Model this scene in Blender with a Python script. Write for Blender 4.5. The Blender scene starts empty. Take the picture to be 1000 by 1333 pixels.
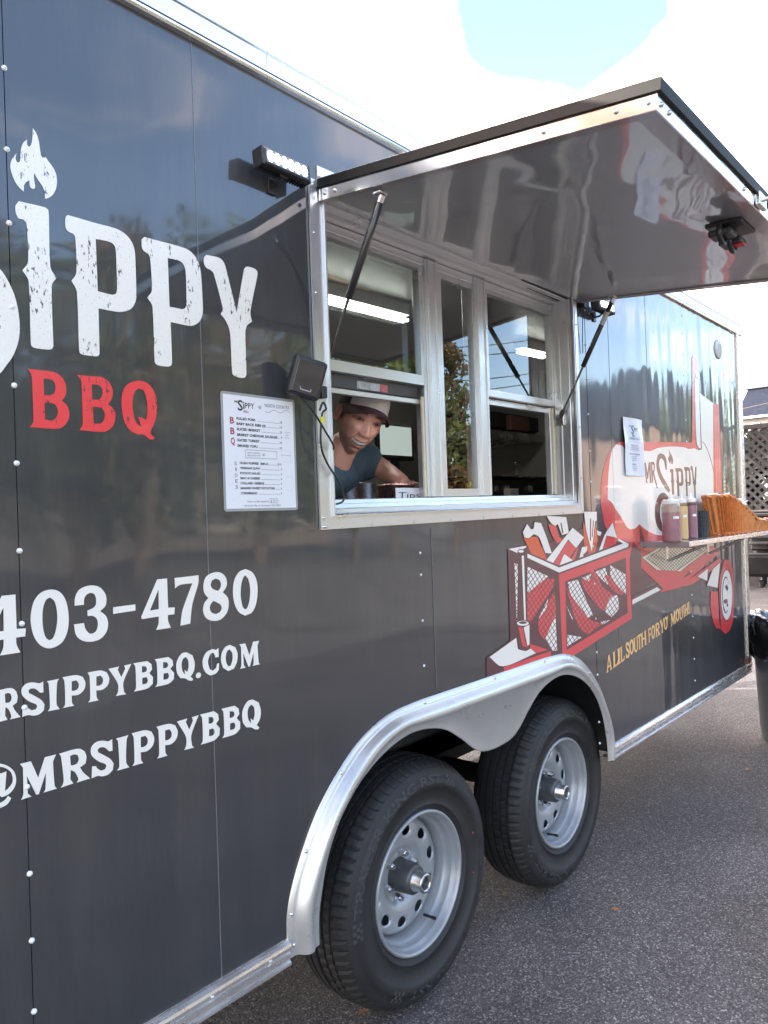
import bpy, bmesh, math, random
import numpy as np
from mathutils import Vector, Matrix, noise
from mathutils.geometry import delaunay_2d_cdt
random.seed(7)
sc = bpy.context.scene
C = sc.collection
R_ = math.radians

# ------------------------------------------------------------------ camera
CF = Vector((0.76116791, 0.64853357, 0.00525566))
CR = Vector((0.64830094, -0.76061818, -0.03414474))
CU = Vector((0.01814646, -0.02939713, 0.99940308))
CP = Vector((0.0, -1.345, 1.44))
FPX = 990.0
cam_d = bpy.data.cameras.new('camera'); cam = bpy.data.objects.new('camera', cam_d); C.objects.link(cam)
m = Matrix((CR, CU, -CF)).transposed().to_4x4(); m.translation = CP
cam.matrix_world = m
cam_d.sensor_fit = 'HORIZONTAL'; cam_d.sensor_width = 36.0; cam_d.lens = 36.0*FPX/1000.0
cam_d.clip_start = 0.02; cam_d.clip_end = 3000
sc.camera = cam

# ------------------------------------------------------------------ world, sun, exposure
SUN_EL, SUN_AZ = R_(21), math.atan2(-0.58, 0.81)      # azimuth from +y towards +x
SKY_STRENGTH = 0.15
w = bpy.data.worlds.new('World'); sc.world = w; w.use_nodes = True
nt = w.node_tree; nt.nodes.clear()
N = nt.nodes.new; L = nt.links.new
out = N('ShaderNodeOutputWorld'); bg = N('ShaderNodeBackground'); bg.inputs['Strength'].default_value = SKY_STRENGTH
sky = N('ShaderNodeTexSky'); sky.sky_type = 'NISHITA'; sky.sun_disc = False
sky.sun_elevation = SUN_EL; sky.sun_rotation = SUN_AZ; sky.air_density = 1.0; sky.dust_density = 0.6; sky.ozone_density = 4.0
tc = N('ShaderNodeTexCoord')
sep = N('ShaderNodeSeparateXYZ'); L(tc.outputs['Generated'], sep.inputs[0])
# project the direction on a cloud layer
mz = N('ShaderNodeMath'); mz.operation = 'MAXIMUM'; L(sep.outputs['Z'], mz.inputs[0]); mz.inputs[1].default_value = 0.0
ma = N('ShaderNodeMath'); ma.operation = 'ADD'; L(mz.outputs[0], ma.inputs[0]); ma.inputs[1].default_value = 0.12
dv = N('ShaderNodeVectorMath'); dv.operation = 'DIVIDE'; L(tc.outputs['Generated'], dv.inputs[0])
cmb = N('ShaderNodeCombineXYZ'); L(ma.outputs[0], cmb.inputs[0]); L(ma.outputs[0], cmb.inputs[1]); L(ma.outputs[0], cmb.inputs[2])
L(cmb.outputs[0], dv.inputs[1])
nz = N('ShaderNodeTexNoise'); nz.inputs['Scale'].default_value = 1.3; nz.inputs['Detail'].default_value = 7; nz.inputs['Roughness'].default_value = 0.55
L(dv.outputs[0], nz.inputs['Vector'])
# more cloud on the sunny side (+y), thin wisps on the other
cov = N('ShaderNodeMapRange'); L(sep.outputs['Y'], cov.inputs['Value'])
cov.inputs['From Min'].default_value = -0.3; cov.inputs['From Max'].default_value = 0.45
cov.inputs['To Min'].default_value = -0.07; cov.inputs['To Max'].default_value = 0.24
ad = N('ShaderNodeMath'); ad.operation = 'ADD'; L(nz.outputs['Fac'], ad.inputs[0]); L(cov.outputs[0], ad.inputs[1])
gap = N('ShaderNodeVectorMath'); gap.operation = 'DOT_PRODUCT'; L(tc.outputs['Generated'], gap.inputs[0])   # a break in the cloud above the trailer
gap.inputs[1].default_value = Vector((0.76, 0.365, 0.545)).normalized()
gr = N('ShaderNodeMapRange'); gr.interpolation_type = 'SMOOTHSTEP'; L(gap.outputs['Value'], gr.inputs['Value']); gr.inputs['From Min'].default_value = .989; gr.inputs['From Max'].default_value = 1.0
gr.inputs['To Min'].default_value = 0; gr.inputs['To Max'].default_value = .295
ad0 = ad; ad = N('ShaderNodeMath'); ad.operation = 'SUBTRACT'; L(ad0.outputs[0], ad.inputs[0]); L(gr.outputs[0], ad.inputs[1])
cr = N('ShaderNodeMapRange'); cr.interpolation_type = 'SMOOTHSTEP'; L(ad.outputs[0], cr.inputs['Value'])
cr.inputs['From Min'].default_value = 0.46; cr.inputs['From Max'].default_value = 0.68
mx = N('ShaderNodeMix'); mx.data_type = 'RGBA'; L(cr.outputs[0], mx.inputs['Factor']); L(sky.outputs[0], mx.inputs['A'])
gl = N('ShaderNodeVectorMath'); gl.operation = 'DOT_PRODUCT'; L(tc.outputs['Generated'], gl.inputs[0])
sd = Vector((math.sin(SUN_AZ)*math.cos(SUN_EL), math.cos(SUN_AZ)*math.cos(SUN_EL), math.sin(SUN_EL)))
gl.inputs[1].default_value = sd
gm = N('ShaderNodeMapRange'); L(gl.outputs['Value'], gm.inputs['Value'])
gm.inputs['From Min'].default_value = -0.6; gm.inputs['From Max'].default_value = 1.0
gm.inputs['To Min'].default_value = 7.0; gm.inputs['To Max'].default_value = 17.0
cc = N('ShaderNodeVectorMath'); cc.operation = 'SCALE'; cc.inputs[0].default_value = (1.0, 1.0, 1.02); L(gm.outputs[0], cc.inputs['Scale'])
L(cc.outputs[0], mx.inputs['B'])
wb = N('ShaderNodeMix'); wb.data_type = 'RGBA'; wb.blend_type = 'MULTIPLY'; wb.inputs['Factor'].default_value = 1; wb.inputs['B'].default_value = (1.22, 1.0, .86, 1)   # the camera's white balance
L(mx.outputs['Result'], wb.inputs['A']); L(wb.outputs['Result'], bg.inputs['Color']); L(bg.outputs[0], out.inputs[0])

sl = bpy.data.lights.new('sun', 'SUN'); sl.energy = 4.0; sl.angle = R_(0.6); sl.color = (1.0, 0.93, 0.82)
so = bpy.data.objects.new('sun', sl); C.objects.link(so); so.rotation_euler = (-sd).to_track_quat('-Z', 'Y').to_euler()
so.location = (0, 10, 20)
vs = sc.view_settings
sc.display_settings.display_device = 'sRGB'
vs.view_transform = 'Standard'; vs.look = 'None'; vs.gamma = 1; vs.use_curve_mapping = False
vs.exposure = 2.62
sc.cycles.max_bounces = 8; sc.cycles.transparent_max_bounces = 12; sc.cycles.glossy_bounces = 5

# ------------------------------------------------------------------ helpers
def ray(px, py):
    return CF + CR*((px-500)/FPX) - CU*((py-666.5)/FPX)
def un(px, py, y=0.0):                      # photo point -> point on the plane y = const (side of the trailer)
    d = ray(px, py); t = (y-CP.y)/d.y; return CP + d*t
def at(px, py, D):
    return CP + ray(px, py)*D
def unz(px, py, z=0.0):
    d = ray(px, py); t = (z-CP.z)/d.z; return CP + d*t

_m = {}
def mat(name, col, rough=0.5, metal=0.0, ior=1.5, coat=0.0, coat_r=0.03, var=0.0, vscale=8.0, bump=0.0, bscale=60.0, rvar=0.0,
        emit=None, es=0.0, stretch=(1, 1, 1), alpha=1.0, trans=0.0, detail=4):
    if name in _m: return _m[name]
    M = bpy.data.materials.new(name); M.use_nodes = True; t = M.node_tree; b = t.nodes['Principled BSDF']
    b.inputs['Base Color'].default_value = (*col, 1); b.inputs['Roughness'].default_value = rough
    b.inputs['Metallic'].default_value = metal; b.inputs['IOR'].default_value = ior
    b.inputs['Coat Weight'].default_value = coat; b.inputs['Coat Roughness'].default_value = coat_r
    b.inputs['Transmission Weight'].default_value = trans
    if emit: b.inputs['Emission Color'].default_value = (*emit, 1); b.inputs['Emission Strength'].default_value = es
    co = t.nodes.new('ShaderNodeTexCoord'); mp = t.nodes.new('ShaderNodeMapping'); mp.inputs['Scale'].default_value = stretch
    t.links.new(co.outputs['Object'], mp.inputs['Vector'])
    if var or rvar:
        n = t.nodes.new('ShaderNodeTexNoise'); n.inputs['Scale'].default_value = vscale; n.inputs['Detail'].default_value = detail
        t.links.new(mp.outputs[0], n.inputs['Vector'])
        if var:
            r = t.nodes.new('ShaderNodeMapRange'); t.links.new(n.outputs['Fac'], r.inputs['Value'])
            r.inputs['From Min'].default_value = 0.25; r.inputs['From Max'].default_value = 0.75
            r.inputs['To Min'].default_value = 1-var; r.inputs['To Max'].default_value = 1+var
            s = t.nodes.new('ShaderNodeVectorMath'); s.operation = 'SCALE'; s.inputs[0].default_value = col
            t.links.new(r.outputs[0], s.inputs['Scale']); t.links.new(s.outputs[0], b.inputs['Base Color'])
        if rvar:
            r = t.nodes.new('ShaderNodeMapRange'); t.links.new(n.outputs['Fac'], r.inputs['Value'])
            r.inputs['From Min'].default_value = 0.25; r.inputs['From Max'].default_value = 0.75
            r.inputs['To Min'].default_value = max(0, rough-rvar); r.inputs['To Max'].default_value = rough+rvar
            t.links.new(r.outputs[0], b.inputs['Roughness'])
    if bump:
        n = t.nodes.new('ShaderNodeTexNoise'); n.inputs['Scale'].default_value = bscale; n.inputs['Detail'].default_value = 3
        t.links.new(mp.outputs[0], n.inputs['Vector'])
        bp = t.nodes.new('ShaderNodeBump'); bp.inputs['Strength'].default_value = 1.0; bp.inputs['Distance'].default_value = bump
        t.links.new(n.outputs['Fac'], bp.inputs['Height']); t.links.new(bp.outputs[0], b.inputs['Normal'])
    _m[name] = M; return M

def curve(P, k=6):
    P = [Vector(p) for p in P]; o = []; n = len(P)
    for i in range(n-1):
        p0, p1, p2, p3 = P[max(i-1, 0)], P[i], P[i+1], P[min(i+2, n-1)]
        for j in range(k):
            t = j/k; o.append(.5*((2*p1)+(p2-p0)*t+(2*p0-5*p1+4*p2-p3)*t*t+(-p0+3*p1-3*p2+p3)*t**3))
    return o+[P[-1]]
class MB:
    """collects shapes into one mesh"""
    def __init__(s): s.v = []; s.f = []; s.m = []; s.sm = []
    def add(s, vs, fs, mi=0, smooth=False):
        o = len(s.v); s.v += [tuple(p) for p in vs]
        for f in fs: s.f.append(tuple(o+i for i in f)); s.m.append(mi); s.sm.append(smooth)
        return s
    def box(s, a, b, mi=0, M=None):
        x0, y0, z0 = a; x1, y1, z1 = b
        P = [Vector(p) for p in ((x0,y0,z0),(x1,y0,z0),(x1,y1,z0),(x0,y1,z0),(x0,y0,z1),(x1,y0,z1),(x1,y1,z1),(x0,y1,z1))]
        if M: P = [M @ p for p in P]
        return s.add(P, [(0,3,2,1),(4,5,6,7),(0,1,5,4),(1,2,6,5),(2,3,7,6),(3,0,4,7)], mi)
    def bbox(s, a, b, r=0.003, mi=0, M=None):      # box with bevelled edges
        bm = bmesh.new(); a = Vector(a); b = Vector(b)
        bmesh.ops.create_cube(bm, size=1)
        for v in bm.verts: v.co = Vector(((a[i]+b[i])/2 + v.co[i]*abs(b[i]-a[i]) for i in range(3)))
        bmesh.ops.bevel(bm, geom=bm.edges[:], offset=r, segments=2, affect='EDGES', profile=0.5)
        return s.bm(bm, mi, M)
    def bm(s, bm, mi=0, M=None, smooth=False):
        bm.verts.index_update()
        vs = [(M @ v.co) if M else v.co.copy() for v in bm.verts]
        s.add(vs, [tuple(v.index for v in f.verts) for f in bm.faces], mi, smooth); bm.free(); return s
    def tube(s, pts, r, n=10, mi=0, cap=True, smooth=True):
        pts = [Vector(p) for p in pts]; k = len(pts); rr = r if isinstance(r, (list, tuple)) else [r]*k
        up = None; V = []
        for i, p in enumerate(pts):
            d = (pts[min(i+1, k-1)] - pts[max(i-1, 0)]).normalized()
            if up is None: up = d.orthogonal().normalized()
            up = (up - d*up.dot(d)).normalized(); q = d.cross(up)
            V += [p + (up*math.cos(2*math.pi*j/n) + q*math.sin(2*math.pi*j/n))*rr[i] for j in range(n)]
        Fs = [(i*n+j, i*n+(j+1) % n, (i+1)*n+(j+1) % n, (i+1)*n+j) for i in range(k-1) for j in range(n)]
        s.add(V, Fs, mi, smooth)
        if cap: s.add([V[j] for j in range(n)], [tuple(range(n-1, -1, -1))], mi); s.add(V[-n:], [tuple(range(n))], mi)
        return s
    def lathe(s, prof, n=32, mi=0, M=None, smooth=True, axis='z', cap=False):
        V = []
        for r, h in prof:
            for j in range(n):
                a = 2*math.pi*j/n; c, q = math.cos(a)*r, math.sin(a)*r
                p = Vector((c, q, h)) if axis == 'z' else Vector((c, h, q))
                V.append(M @ p if M else p)
        Fs = [(i*n+j, i*n+(j+1) % n, (i+1)*n+(j+1) % n, (i+1)*n+j) for i in range(len(prof)-1) for j in range(n)]
        if axis != 'z': Fs = [f[::-1] for f in Fs]
        return s.add(V, Fs, mi, smooth)
    def sweepx(s, prof, x0, x1, mi=0, smooth=False, closed=False):   # profile (y,z) swept along x
        n = len(prof); V = [(x0, y, z) for y, z in prof] + [(x1, y, z) for y, z in prof]
        k = n if closed else n-1
        s.add(V, [(i, (i+1) % n, n+(i+1) % n, n+i) for i in range(k)], mi, smooth)
        if closed: s.add(V[:n], [tuple(range(n))[::-1]], mi); s.add(V[n:], [tuple(range(n))], mi)
        return s
    def sheet(s, polys, y0, y1=None, mi=0):
        """flat shape in the x-z plane at y0 (front), optionally thick back to y1. polys: [('+'|'-', pts)]"""
        vs, tris = cdt2([(1 if k == '+' else None, p, None) for k, p in polys])
        F = [t for t, c in tris]
        if y1 is None: return s.add([(x, y0, z) for x, z in vs], F, mi)
        n = len(vs); used = {i for f in F for i in f}; mp = {}; V = []
        for i in sorted(used): mp[i] = len(V); V.append((vs[i][0], y0, vs[i][1]))
        n = len(V); V += [(p[0], y1, p[2]) for p in V]
        G = [tuple(mp[i] for i in f) for f in F]; cnt = {(f[i], f[(i+1) % 3]) for f in G for i in range(3)}
        G2 = G + [tuple(i+n for i in f[::-1]) for f in G] + [(b, a, a+n, b+n) for a, b in cnt if (b, a) not in cnt]
        s.add(V, G2, mi)
        return s
    def build(s, name, mats, parent=None, **kw):
        me = bpy.data.meshes.new(name); me.from_pydata(s.v, [], s.f)
        if not isinstance(mats, (list, tuple)): mats = [mats]
        for q in mats: me.materials.append(q)
        me.polygons.foreach_set('material_index', s.m); me.polygons.foreach_set('use_smooth', s.sm); me.update()
        return link(name, me, parent, **kw)

def link(name, me, parent=None, loc=None, label=None, kind=None):
    o = bpy.data.objects.new(name, me); C.objects.link(o)
    if parent is not None: o.parent = parent
    if loc is not None: o.location = loc
    if label: o['label'] = label
    if kind: o['kind'] = kind
    return o
def tag(o, label, cat, group=None):
    o['label'] = label; o['category'] = cat
    if group: o['group'] = group
    return o
def thing(name, label, cat, loc=(0, 0, 0), group=None, rz=0):
    o = bpy.data.objects.new(name, None); C.objects.link(o); o.location = loc; o.rotation_euler = (0, 0, rz); o.empty_display_size = .1
    return tag(o, label, cat, group)
def struct(name, mb, mats):
    o = mb.build(name, mats); o['kind'] = 'structure'; return o
def copy_tree(o, parent=None):
    c = o.copy(); C.objects.link(c); c.parent = parent
    for ch in list(o.children): copy_tree(ch, c)
    return c

def inpoly(x, y, P):
    c = False; j = len(P)-1
    for i in range(len(P)):
        xi, yi = P[i]; xj, yj = P[j]
        if (yi > y) != (yj > y) and x < (xj-xi)*(y-yi)/(yj-yi)+xi: c = not c
        j = i
    return c
def cdt2(ops, extra=None):
    """ops: (colour or None, polygon, clip polygon or None), later ones on top -> verts, [(tri, colour)]"""
    S = 100.0; vs = []; es = []
    for c, P, cl in ops:
        o = len(vs); vs += [Vector((x*S, z*S)) for x, z in P]; n = len(P)
        es += [(o+i, o+(i+1) % n) for i in range(n)]
    if extra: vs += [Vector((x*S, z*S)) for x, z in extra]
    V, E, F, *_ = delaunay_2d_cdt(vs, es, [], 0, 1e-4)
    bb = [(min(p[0] for p in P), max(p[0] for p in P), min(p[1] for p in P), max(p[1] for p in P)) for c, P, cl in ops]
    res = []
    for f in F:
        x = sum(V[i][0] for i in f)/len(f)/S; y = sum(V[i][1] for i in f)/len(f)/S
        for k in range(len(ops)-1, -1, -1):
            b = bb[k]
            if b[0] <= x <= b[1] and b[2] <= y <= b[3] and inpoly(x, y, ops[k][1]) and (ops[k][2] is None or inpoly(x, y, ops[k][2])):
                if ops[k][0] is not None: res.append((tuple(f), ops[k][0]))
                break
    return [(v[0]/S, v[1]/S) for v in V], res
def smooth(P, corner=48, n=4):
    """round a traced outline, keeping sharp corners"""
    k = len(P); out = []
    V = [Vector(p) for p in P]
    def isc(i):
        a = V[i]-V[i-1]; b = V[(i+1) % k]-V[i]
        if a.length < 1e-9 or b.length < 1e-9: return True
        return abs(a.angle(b)) > R_(corner)
    cn = [isc(i) for i in range(k)]
    for i in range(k):
        p0, p1, p2, p3 = V[i-1], V[i], V[(i+1) % k], V[(i+2) % k]
        m1 = Vector((0, 0)) if cn[i] else (p2-p0)*0.5
        m2 = Vector((0, 0)) if cn[(i+1) % k] else (p3-p1)*0.5
        L_ = (p2-p1).length
        for q in (m1, m2):
            if q.length > L_*1.2: q *= L_*1.2/q.length
        straight = cn[i] and cn[(i+1) % k]
        for t in ([0] if straight else [j/n for j in range(n)]):
            if cn[i] and cn[(i+1) % k]: out.append(tuple(p1)); continue
            if cn[i]: m1_ = (p2-p1)
            else: m1_ = m1
            m2_ = (p2-p1) if cn[(i+1) % k] else m2
            t2, t3 = t*t, t*t*t
            out.append(tuple(p1*(2*t3-3*t2+1) + m1_*(t3-2*t2+t) + p2*(-2*t3+3*t2) + m2_*(t3-t2)))
    return out
def TW(ox, oy, s, P, sm=True, corner=48):
    """outline traced on an enlarged crop of the photo -> outline on the trailer's side (metres)"""
    if sm: P = smooth(P, corner)
    r = []
    for x, y in P:
        q = un(ox+s*x, oy+s*y); r.append((q.x, q.z))
    return r
def area(P): return sum(P[i-1][0]*P[i][1]-P[i][0]*P[i-1][1] for i in range(len(P)))/2
def text_mesh(mb, s, x0, zb, h, x1=None, mi=0, f=None, bold=0.0):
    """lettering in the built-in face; f maps (u,v) metres to a point"""
    cu = bpy.data.curves.new('t', 'FONT'); cu.body = s; cu.size = 1.0; cu.offset = bold; cu.resolution_u = 2
    ob = bpy.data.objects.new('t', cu); C.objects.link(ob)
    me = bpy.data.meshes.new_from_object(ob.evaluated_get(bpy.context.evaluated_depsgraph_get()))
    C.objects.unlink(ob); bpy.data.objects.remove(ob)
    V = [v.co.copy() for v in me.vertices]
    if not V: return x0
    a = min(v.x for v in V); b = max(v.x for v in V); k = h/0.73
    kx = (x1-x0)/(b-a) if x1 is not None else k
    g = f or (lambda u, v: (u, -0.0016, v))
    mb.add([g(x0+(v.x-a)*kx, zb+v.y*k) for v in V], [tuple(p.vertices) for p in me.polygons], mi)
    bpy.data.meshes.remove(me)
    return x0+(b-a)*kx
# ------------------------------------------------------------------ materials
def paint_mat():
    M = mat('charcoal_paint', (0.031, 0.0335, 0.037), rough=0.42, ior=1.5, coat=1.0, coat_r=0.015)
    t = M.node_tree; b = t.nodes['Principled BSDF']; b.inputs['Specular IOR Level'].default_value = .22; b.inputs['Coat IOR'].default_value = 1.64
    co = t.nodes.new('ShaderNodeTexCoord')
    def nb(sc_, det, rough=.5):
        mp = t.nodes.new('ShaderNodeMapping'); mp.inputs['Scale'].default_value = sc_
        n = t.nodes.new('ShaderNodeTexNoise'); n.inputs['Scale'].default_value = 1; n.inputs['Detail'].default_value = det; n.inputs['Roughness'].default_value = rough
        t.links.new(co.outputs['Object'], mp.inputs['Vector']); t.links.new(mp.outputs[0], n.inputs['Vector']); return n
    # oil-canning of the thin aluminium skin, stronger on the front half of the trailer
    a = nb((1.6, 1, 2.6), 1); c = nb((7.5, 1, 1.3), 1)
    sx = t.nodes.new('ShaderNodeSeparateXYZ'); t.links.new(co.outputs['Object'], sx.inputs[0])
    mr = t.nodes.new('ShaderNodeMapRange'); t.links.new(sx.outputs['X'], mr.inputs['Value'])
    mr.inputs['From Min'].default_value = 2.6; mr.inputs['From Max'].default_value = 4.3
    mr.inputs['To Min'].default_value = 0.08; mr.inputs['To Max'].default_value = 0.72
    mu = t.nodes.new('ShaderNodeMath'); mu.operation = 'MULTIPLY'; t.links.new(c.outputs['Fac'], mu.inputs[0]); t.links.new(mr.outputs[0], mu.inputs[1])
    ad_ = t.nodes.new('ShaderNodeMath'); ad_.operation = 'ADD'; t.links.new(mu.outputs[0], ad_.inputs[0]); t.links.new(a.outputs['Fac'], ad_.inputs[1])
    bp = t.nodes.new('ShaderNodeBump'); bp.inputs['Strength'].default_value = 1; bp.inputs['Distance'].default_value = 0.012
    t.links.new(ad_.outputs[0], bp.inputs['Height'])
    t.links.new(bp.outputs[0], b.inputs['Normal']); t.links.new(bp.outputs[0], b.inputs['Coat Normal'])
    e_ = nb((9, 1, 1.1), 6, .75); f_ = nb((1.1, 1, 1.6), 3)
    m7 = t.nodes.new('ShaderNodeMath'); m7.operation = 'MULTIPLY'; t.links.new(e_.outputs['Fac'], m7.inputs[0]); t.links.new(f_.outputs['Fac'], m7.inputs[1])
    m8 = t.nodes.new('ShaderNodeMapRange'); t.links.new(m7.outputs[0], m8.inputs['Value']); m8.inputs['From Min'].default_value = .20; m8.inputs['From Max'].default_value = .42
    mc = t.nodes.new('ShaderNodeMix'); mc.data_type = 'RGBA'; mc.inputs['A'].default_value = (.029, .0315, .035, 1); mc.inputs['B'].default_value = (.052, .052, .050, 1); t.links.new(m8.outputs[0], mc.inputs['Factor']); t.links.new(mc.outputs['Result'], b.inputs['Base Color'])
    d = nb((5, 1, 5), 6, .7)     # faint dust in the gloss
    r = t.nodes.new('ShaderNodeMapRange'); t.links.new(d.outputs['Fac'], r.inputs['Value'])
    r.inputs['From Min'].default_value = .35; r.inputs['From Max'].default_value = .8; r.inputs['To Min'].default_value = 0.035; r.inputs['To Max'].default_value = 0.085
    t.links.new(r.outputs[0], b.inputs['Coat Roughness'])
    return M
PAINT = paint_mat()
def wrap_mat(name, col, rough=0.3, wear=0.0):
    """printed vinyl; wear = distressed flecks that show the dark wall colour (flat print)"""
    M = bpy.data.materials.new(name); M.use_nodes = True; t = M.node_tree; b = t.nodes['Principled BSDF']
    b.inputs['Base Color'].default_value = (*col, 1); b.inputs['Roughness'].default_value = rough; b.inputs['Coat Weight'].default_value = .5; b.inputs['Coat Roughness'].default_value = .03
    if wear:
        co = t.nodes.new('ShaderNodeTexCoord')
        def band(scale, lo, det=5):
            mp = t.nodes.new('ShaderNodeMapping'); mp.inputs['Scale'].default_value = scale; t.links.new(co.outputs['Object'], mp.inputs['Vector'])
            n = t.nodes.new('ShaderNodeTexNoise'); n.inputs['Scale'].default_value = 1; n.inputs['Detail'].default_value = det; n.inputs['Roughness'].default_value = .72
            t.links.new(mp.outputs[0], n.inputs['Vector'])
            r = t.nodes.new('ShaderNodeMapRange'); t.links.new(n.outputs['Fac'], r.inputs['Value'])
            r.inputs['From Min'].default_value = lo; r.inputs['From Max'].default_value = lo+.012; return r
        a = band((150, 1, 55), .585-.02*wear, 6); g = band((19, 1, 5), .535, 2)
        h = band((380, 1, 240), .665, 2)
        m1 = t.nodes.new('ShaderNodeMath'); m1.operation = 'MULTIPLY'; t.links.new(a.outputs[0], m1.inputs[0]); t.links.new(g.outputs[0], m1.inputs[1])
        m2 = t.nodes.new('ShaderNodeMath'); m2.operation = 'MAXIMUM'; t.links.new(m1.outputs[0], m2.inputs[0]); t.links.new(h.outputs[0], m2.inputs[1])
        mx_ = t.nodes.new('ShaderNodeMix'); mx_.data_type = 'RGBA'; t.links.new(m2.outputs[0], mx_.inputs['Factor'])
        mx_.inputs['A'].default_value = (*col, 1); mx_.inputs['B'].default_value = (.03, .03, .032, 1); t.links.new(mx_.outputs['Result'], b.inputs['Base Color'])
    return M
VWHITE = wrap_mat('white_vinyl', (.76, .73, .665)); VWORN = wrap_mat('distressed_white_vinyl', (.76, .73, .665), wear=1)
VREDW = wrap_mat('distressed_red_vinyl', (.72, .052, .058), wear=.6)
VRED = wrap_mat('red_print', (.62, .05, .055)); VMAR = wrap_mat('maroon_print', (.085, .022, .030)); VORA = wrap_mat('orange_red_print', (.62, .085, .03))
VPINK = wrap_mat('pale_red_print', (.75, .25, .22)); VCREAM = wrap_mat('cream_print', (.72, .68, .55)); VYEL = wrap_mat('amber_print', (.85, .49, .18))
VBLK = wrap_mat('black_print', (.02, .018, .02))
ALU = mat('brushed_aluminium', (.80, .79, .77), rough=.27, metal=.88, rvar=.10, vscale=14, stretch=(1, 8, 1), bump=.0004, bscale=25, detail=8)
ALUM = mat('mill_aluminium', (.80, .80, .80), rough=.42, metal=1, rvar=.12, vscale=20, var=.05, detail=8)
ALUS = mat('polished_aluminium', (.74, .74, .74), rough=.24, metal=.9, rvar=.10, vscale=9, bump=.0006, bscale=30)
STEEL = mat('stainless_steel', (.62, .61, .60), rough=.28, metal=1, rvar=.1, vscale=12)
RIVM = mat('white_rivet_paint', (.75, .76, .78), rough=.35)
BLKP = mat('black_plastic', (.016, .017, .019), rough=.38, ior=1.5, var=.15, vscale=30)
RUBG = mat('black_rubber_seal', (.012, .012, .012), rough=.6)
def diamond_mat():
    M = mat('diamond_plate', (.80, .80, .80), rough=.28, metal=1)
    t = M.node_tree; b = t.nodes['Principled BSDF']; co = t.nodes.new('ShaderNodeTexCoord')
    v = t.nodes.new('ShaderNodeTexVoronoi'); v.inputs['Scale'].default_value = 48; v.inputs['Randomness'].default_value = .35
    mp = t.nodes.new('ShaderNodeMapping'); mp.inputs['Scale'].default_value = (1, 1, .55); mp.inputs['Rotation'].default_value = (0, R_(45), 0)
    t.links.new(co.outputs['Object'], mp.inputs[0]); t.links.new(mp.outputs[0], v.inputs['Vector'])
    bp = t.nodes.new('ShaderNodeBump'); bp.inputs['Distance'].default_value = .012; bp.inputs['Strength'].default_value = 1; bp.invert = True
    t.links.new(v.outputs['Distance'], bp.inputs['Height']); t.links.new(bp.outputs[0], b.inputs['Normal']); return M
DIAM = diamond_mat()
INWALL = mat('interior_wall_panel', (.36, .35, .32), rough=.5, var=.08, vscale=3)
INDARK = mat('interior_ceiling_panel', (.20, .20, .195), rough=.45)
WELL = mat('black_wheel_well', (.008, .008, .009), rough=.8)

# ------------------------------------------------------------------ ground
def asphalt_mat():
    M = bpy.data.materials.new('asphalt'); M.use_nodes = True; t = M.node_tree; b = t.nodes['Principled BSDF']
    co = t.nodes.new('ShaderNodeTexCoord')
    def vor(sc_):
        v = t.nodes.new('ShaderNodeTexVoronoi'); v.inputs['Scale'].default_value = sc_; t.links.new(co.outputs['Object'], v.inputs['Vector']); return v
    v1 = vor(215); v2 = vor(120)
    s1 = t.nodes.new('ShaderNodeSeparateColor'); t.links.new(v1.outputs['Color'], s1.inputs[0])
    r1 = t.nodes.new('ShaderNodeValToRGB'); e = r1.color_ramp.elements
    e[0].position = 0; e[0].color = (.040, .041, .045, 1); e[1].position = 1; e[1].color = (.33, .33, .33, 1)
    for p, c in ((.30, .060), (.58, .092), (.84, .125), (.94, .20)):
        q = r1.color_ramp.elements.new(p); q.color = (c, c*1.01, c*1.06, 1)
    t.links.new(s1.outputs[0], r1.inputs[0])
    n = t.nodes.new('ShaderNodeTexNoise'); n.inputs['Scale'].default_value = 1.3; n.inputs['Detail'].default_value = 8; n.inputs['Roughness'].default_value = .65; t.links.new(co.outputs['Object'], n.inputs['Vector'])
    mr = t.nodes.new('ShaderNodeMapRange'); t.links.new(n.outputs['Fac'], mr.inputs['Value']); mr.inputs['From Min'].default_value = .3; mr.inputs['From Max'].default_value = .7
    mr.inputs['To Min'].default_value = .70; mr.inputs['To Max'].default_value = 1.24
    n5 = t.nodes.new('ShaderNodeTexNoise'); n5.inputs['Scale'].default_value = .55; n5.inputs['Detail'].default_value = 3; t.links.new(co.outputs['Object'], n5.inputs['Vector'])
    m5 = t.nodes.new('ShaderNodeMapRange'); t.links.new(n5.outputs['Fac'], m5.inputs['Value']); m5.inputs['From Min'].default_value = .34; m5.inputs['From Max'].default_value = .46; m5.inputs['To Min'].default_value = .68; m5.inputs['To Max'].default_value = 1
    m6 = t.nodes.new('ShaderNodeMath'); m6.operation = 'MULTIPLY'; t.links.new(mr.outputs[0], m6.inputs[0]); t.links.new(m5.outputs[0], m6.inputs[1]); mr = m6
    sc2 = t.nodes.new('ShaderNodeVectorMath'); sc2.operation = 'SCALE'; t.links.new(r1.outputs[0], sc2.inputs[0]); t.links.new(mr.outputs[0], sc2.inputs['Scale'])
    t.links.new(sc2.outputs[0], b.inputs['Base Color']); b.inputs['Roughness'].default_value = .8; b.inputs['Specular IOR Level'].default_value = .25
    ad_ = t.nodes.new('ShaderNodeMath'); ad_.operation = 'ADD'; t.links.new(v1.outputs['Distance'], ad_.inputs[0]); t.links.new(v2.outputs['Distance'], ad_.inputs[1])
    bp = t.nodes.new('ShaderNodeBump'); bp.inputs['Distance'].default_value = .0035; bp.inputs['Strength'].default_value = .9; bp.invert = True
    t.links.new(ad_.outputs[0], bp.inputs['Height']); t.links.new(bp.outputs[0], b.inputs['Normal']); return M
g = MB()
gx = [-400, -60, -20, -8, 0, 4, 8, 14, 24, 60, 400]
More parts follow.
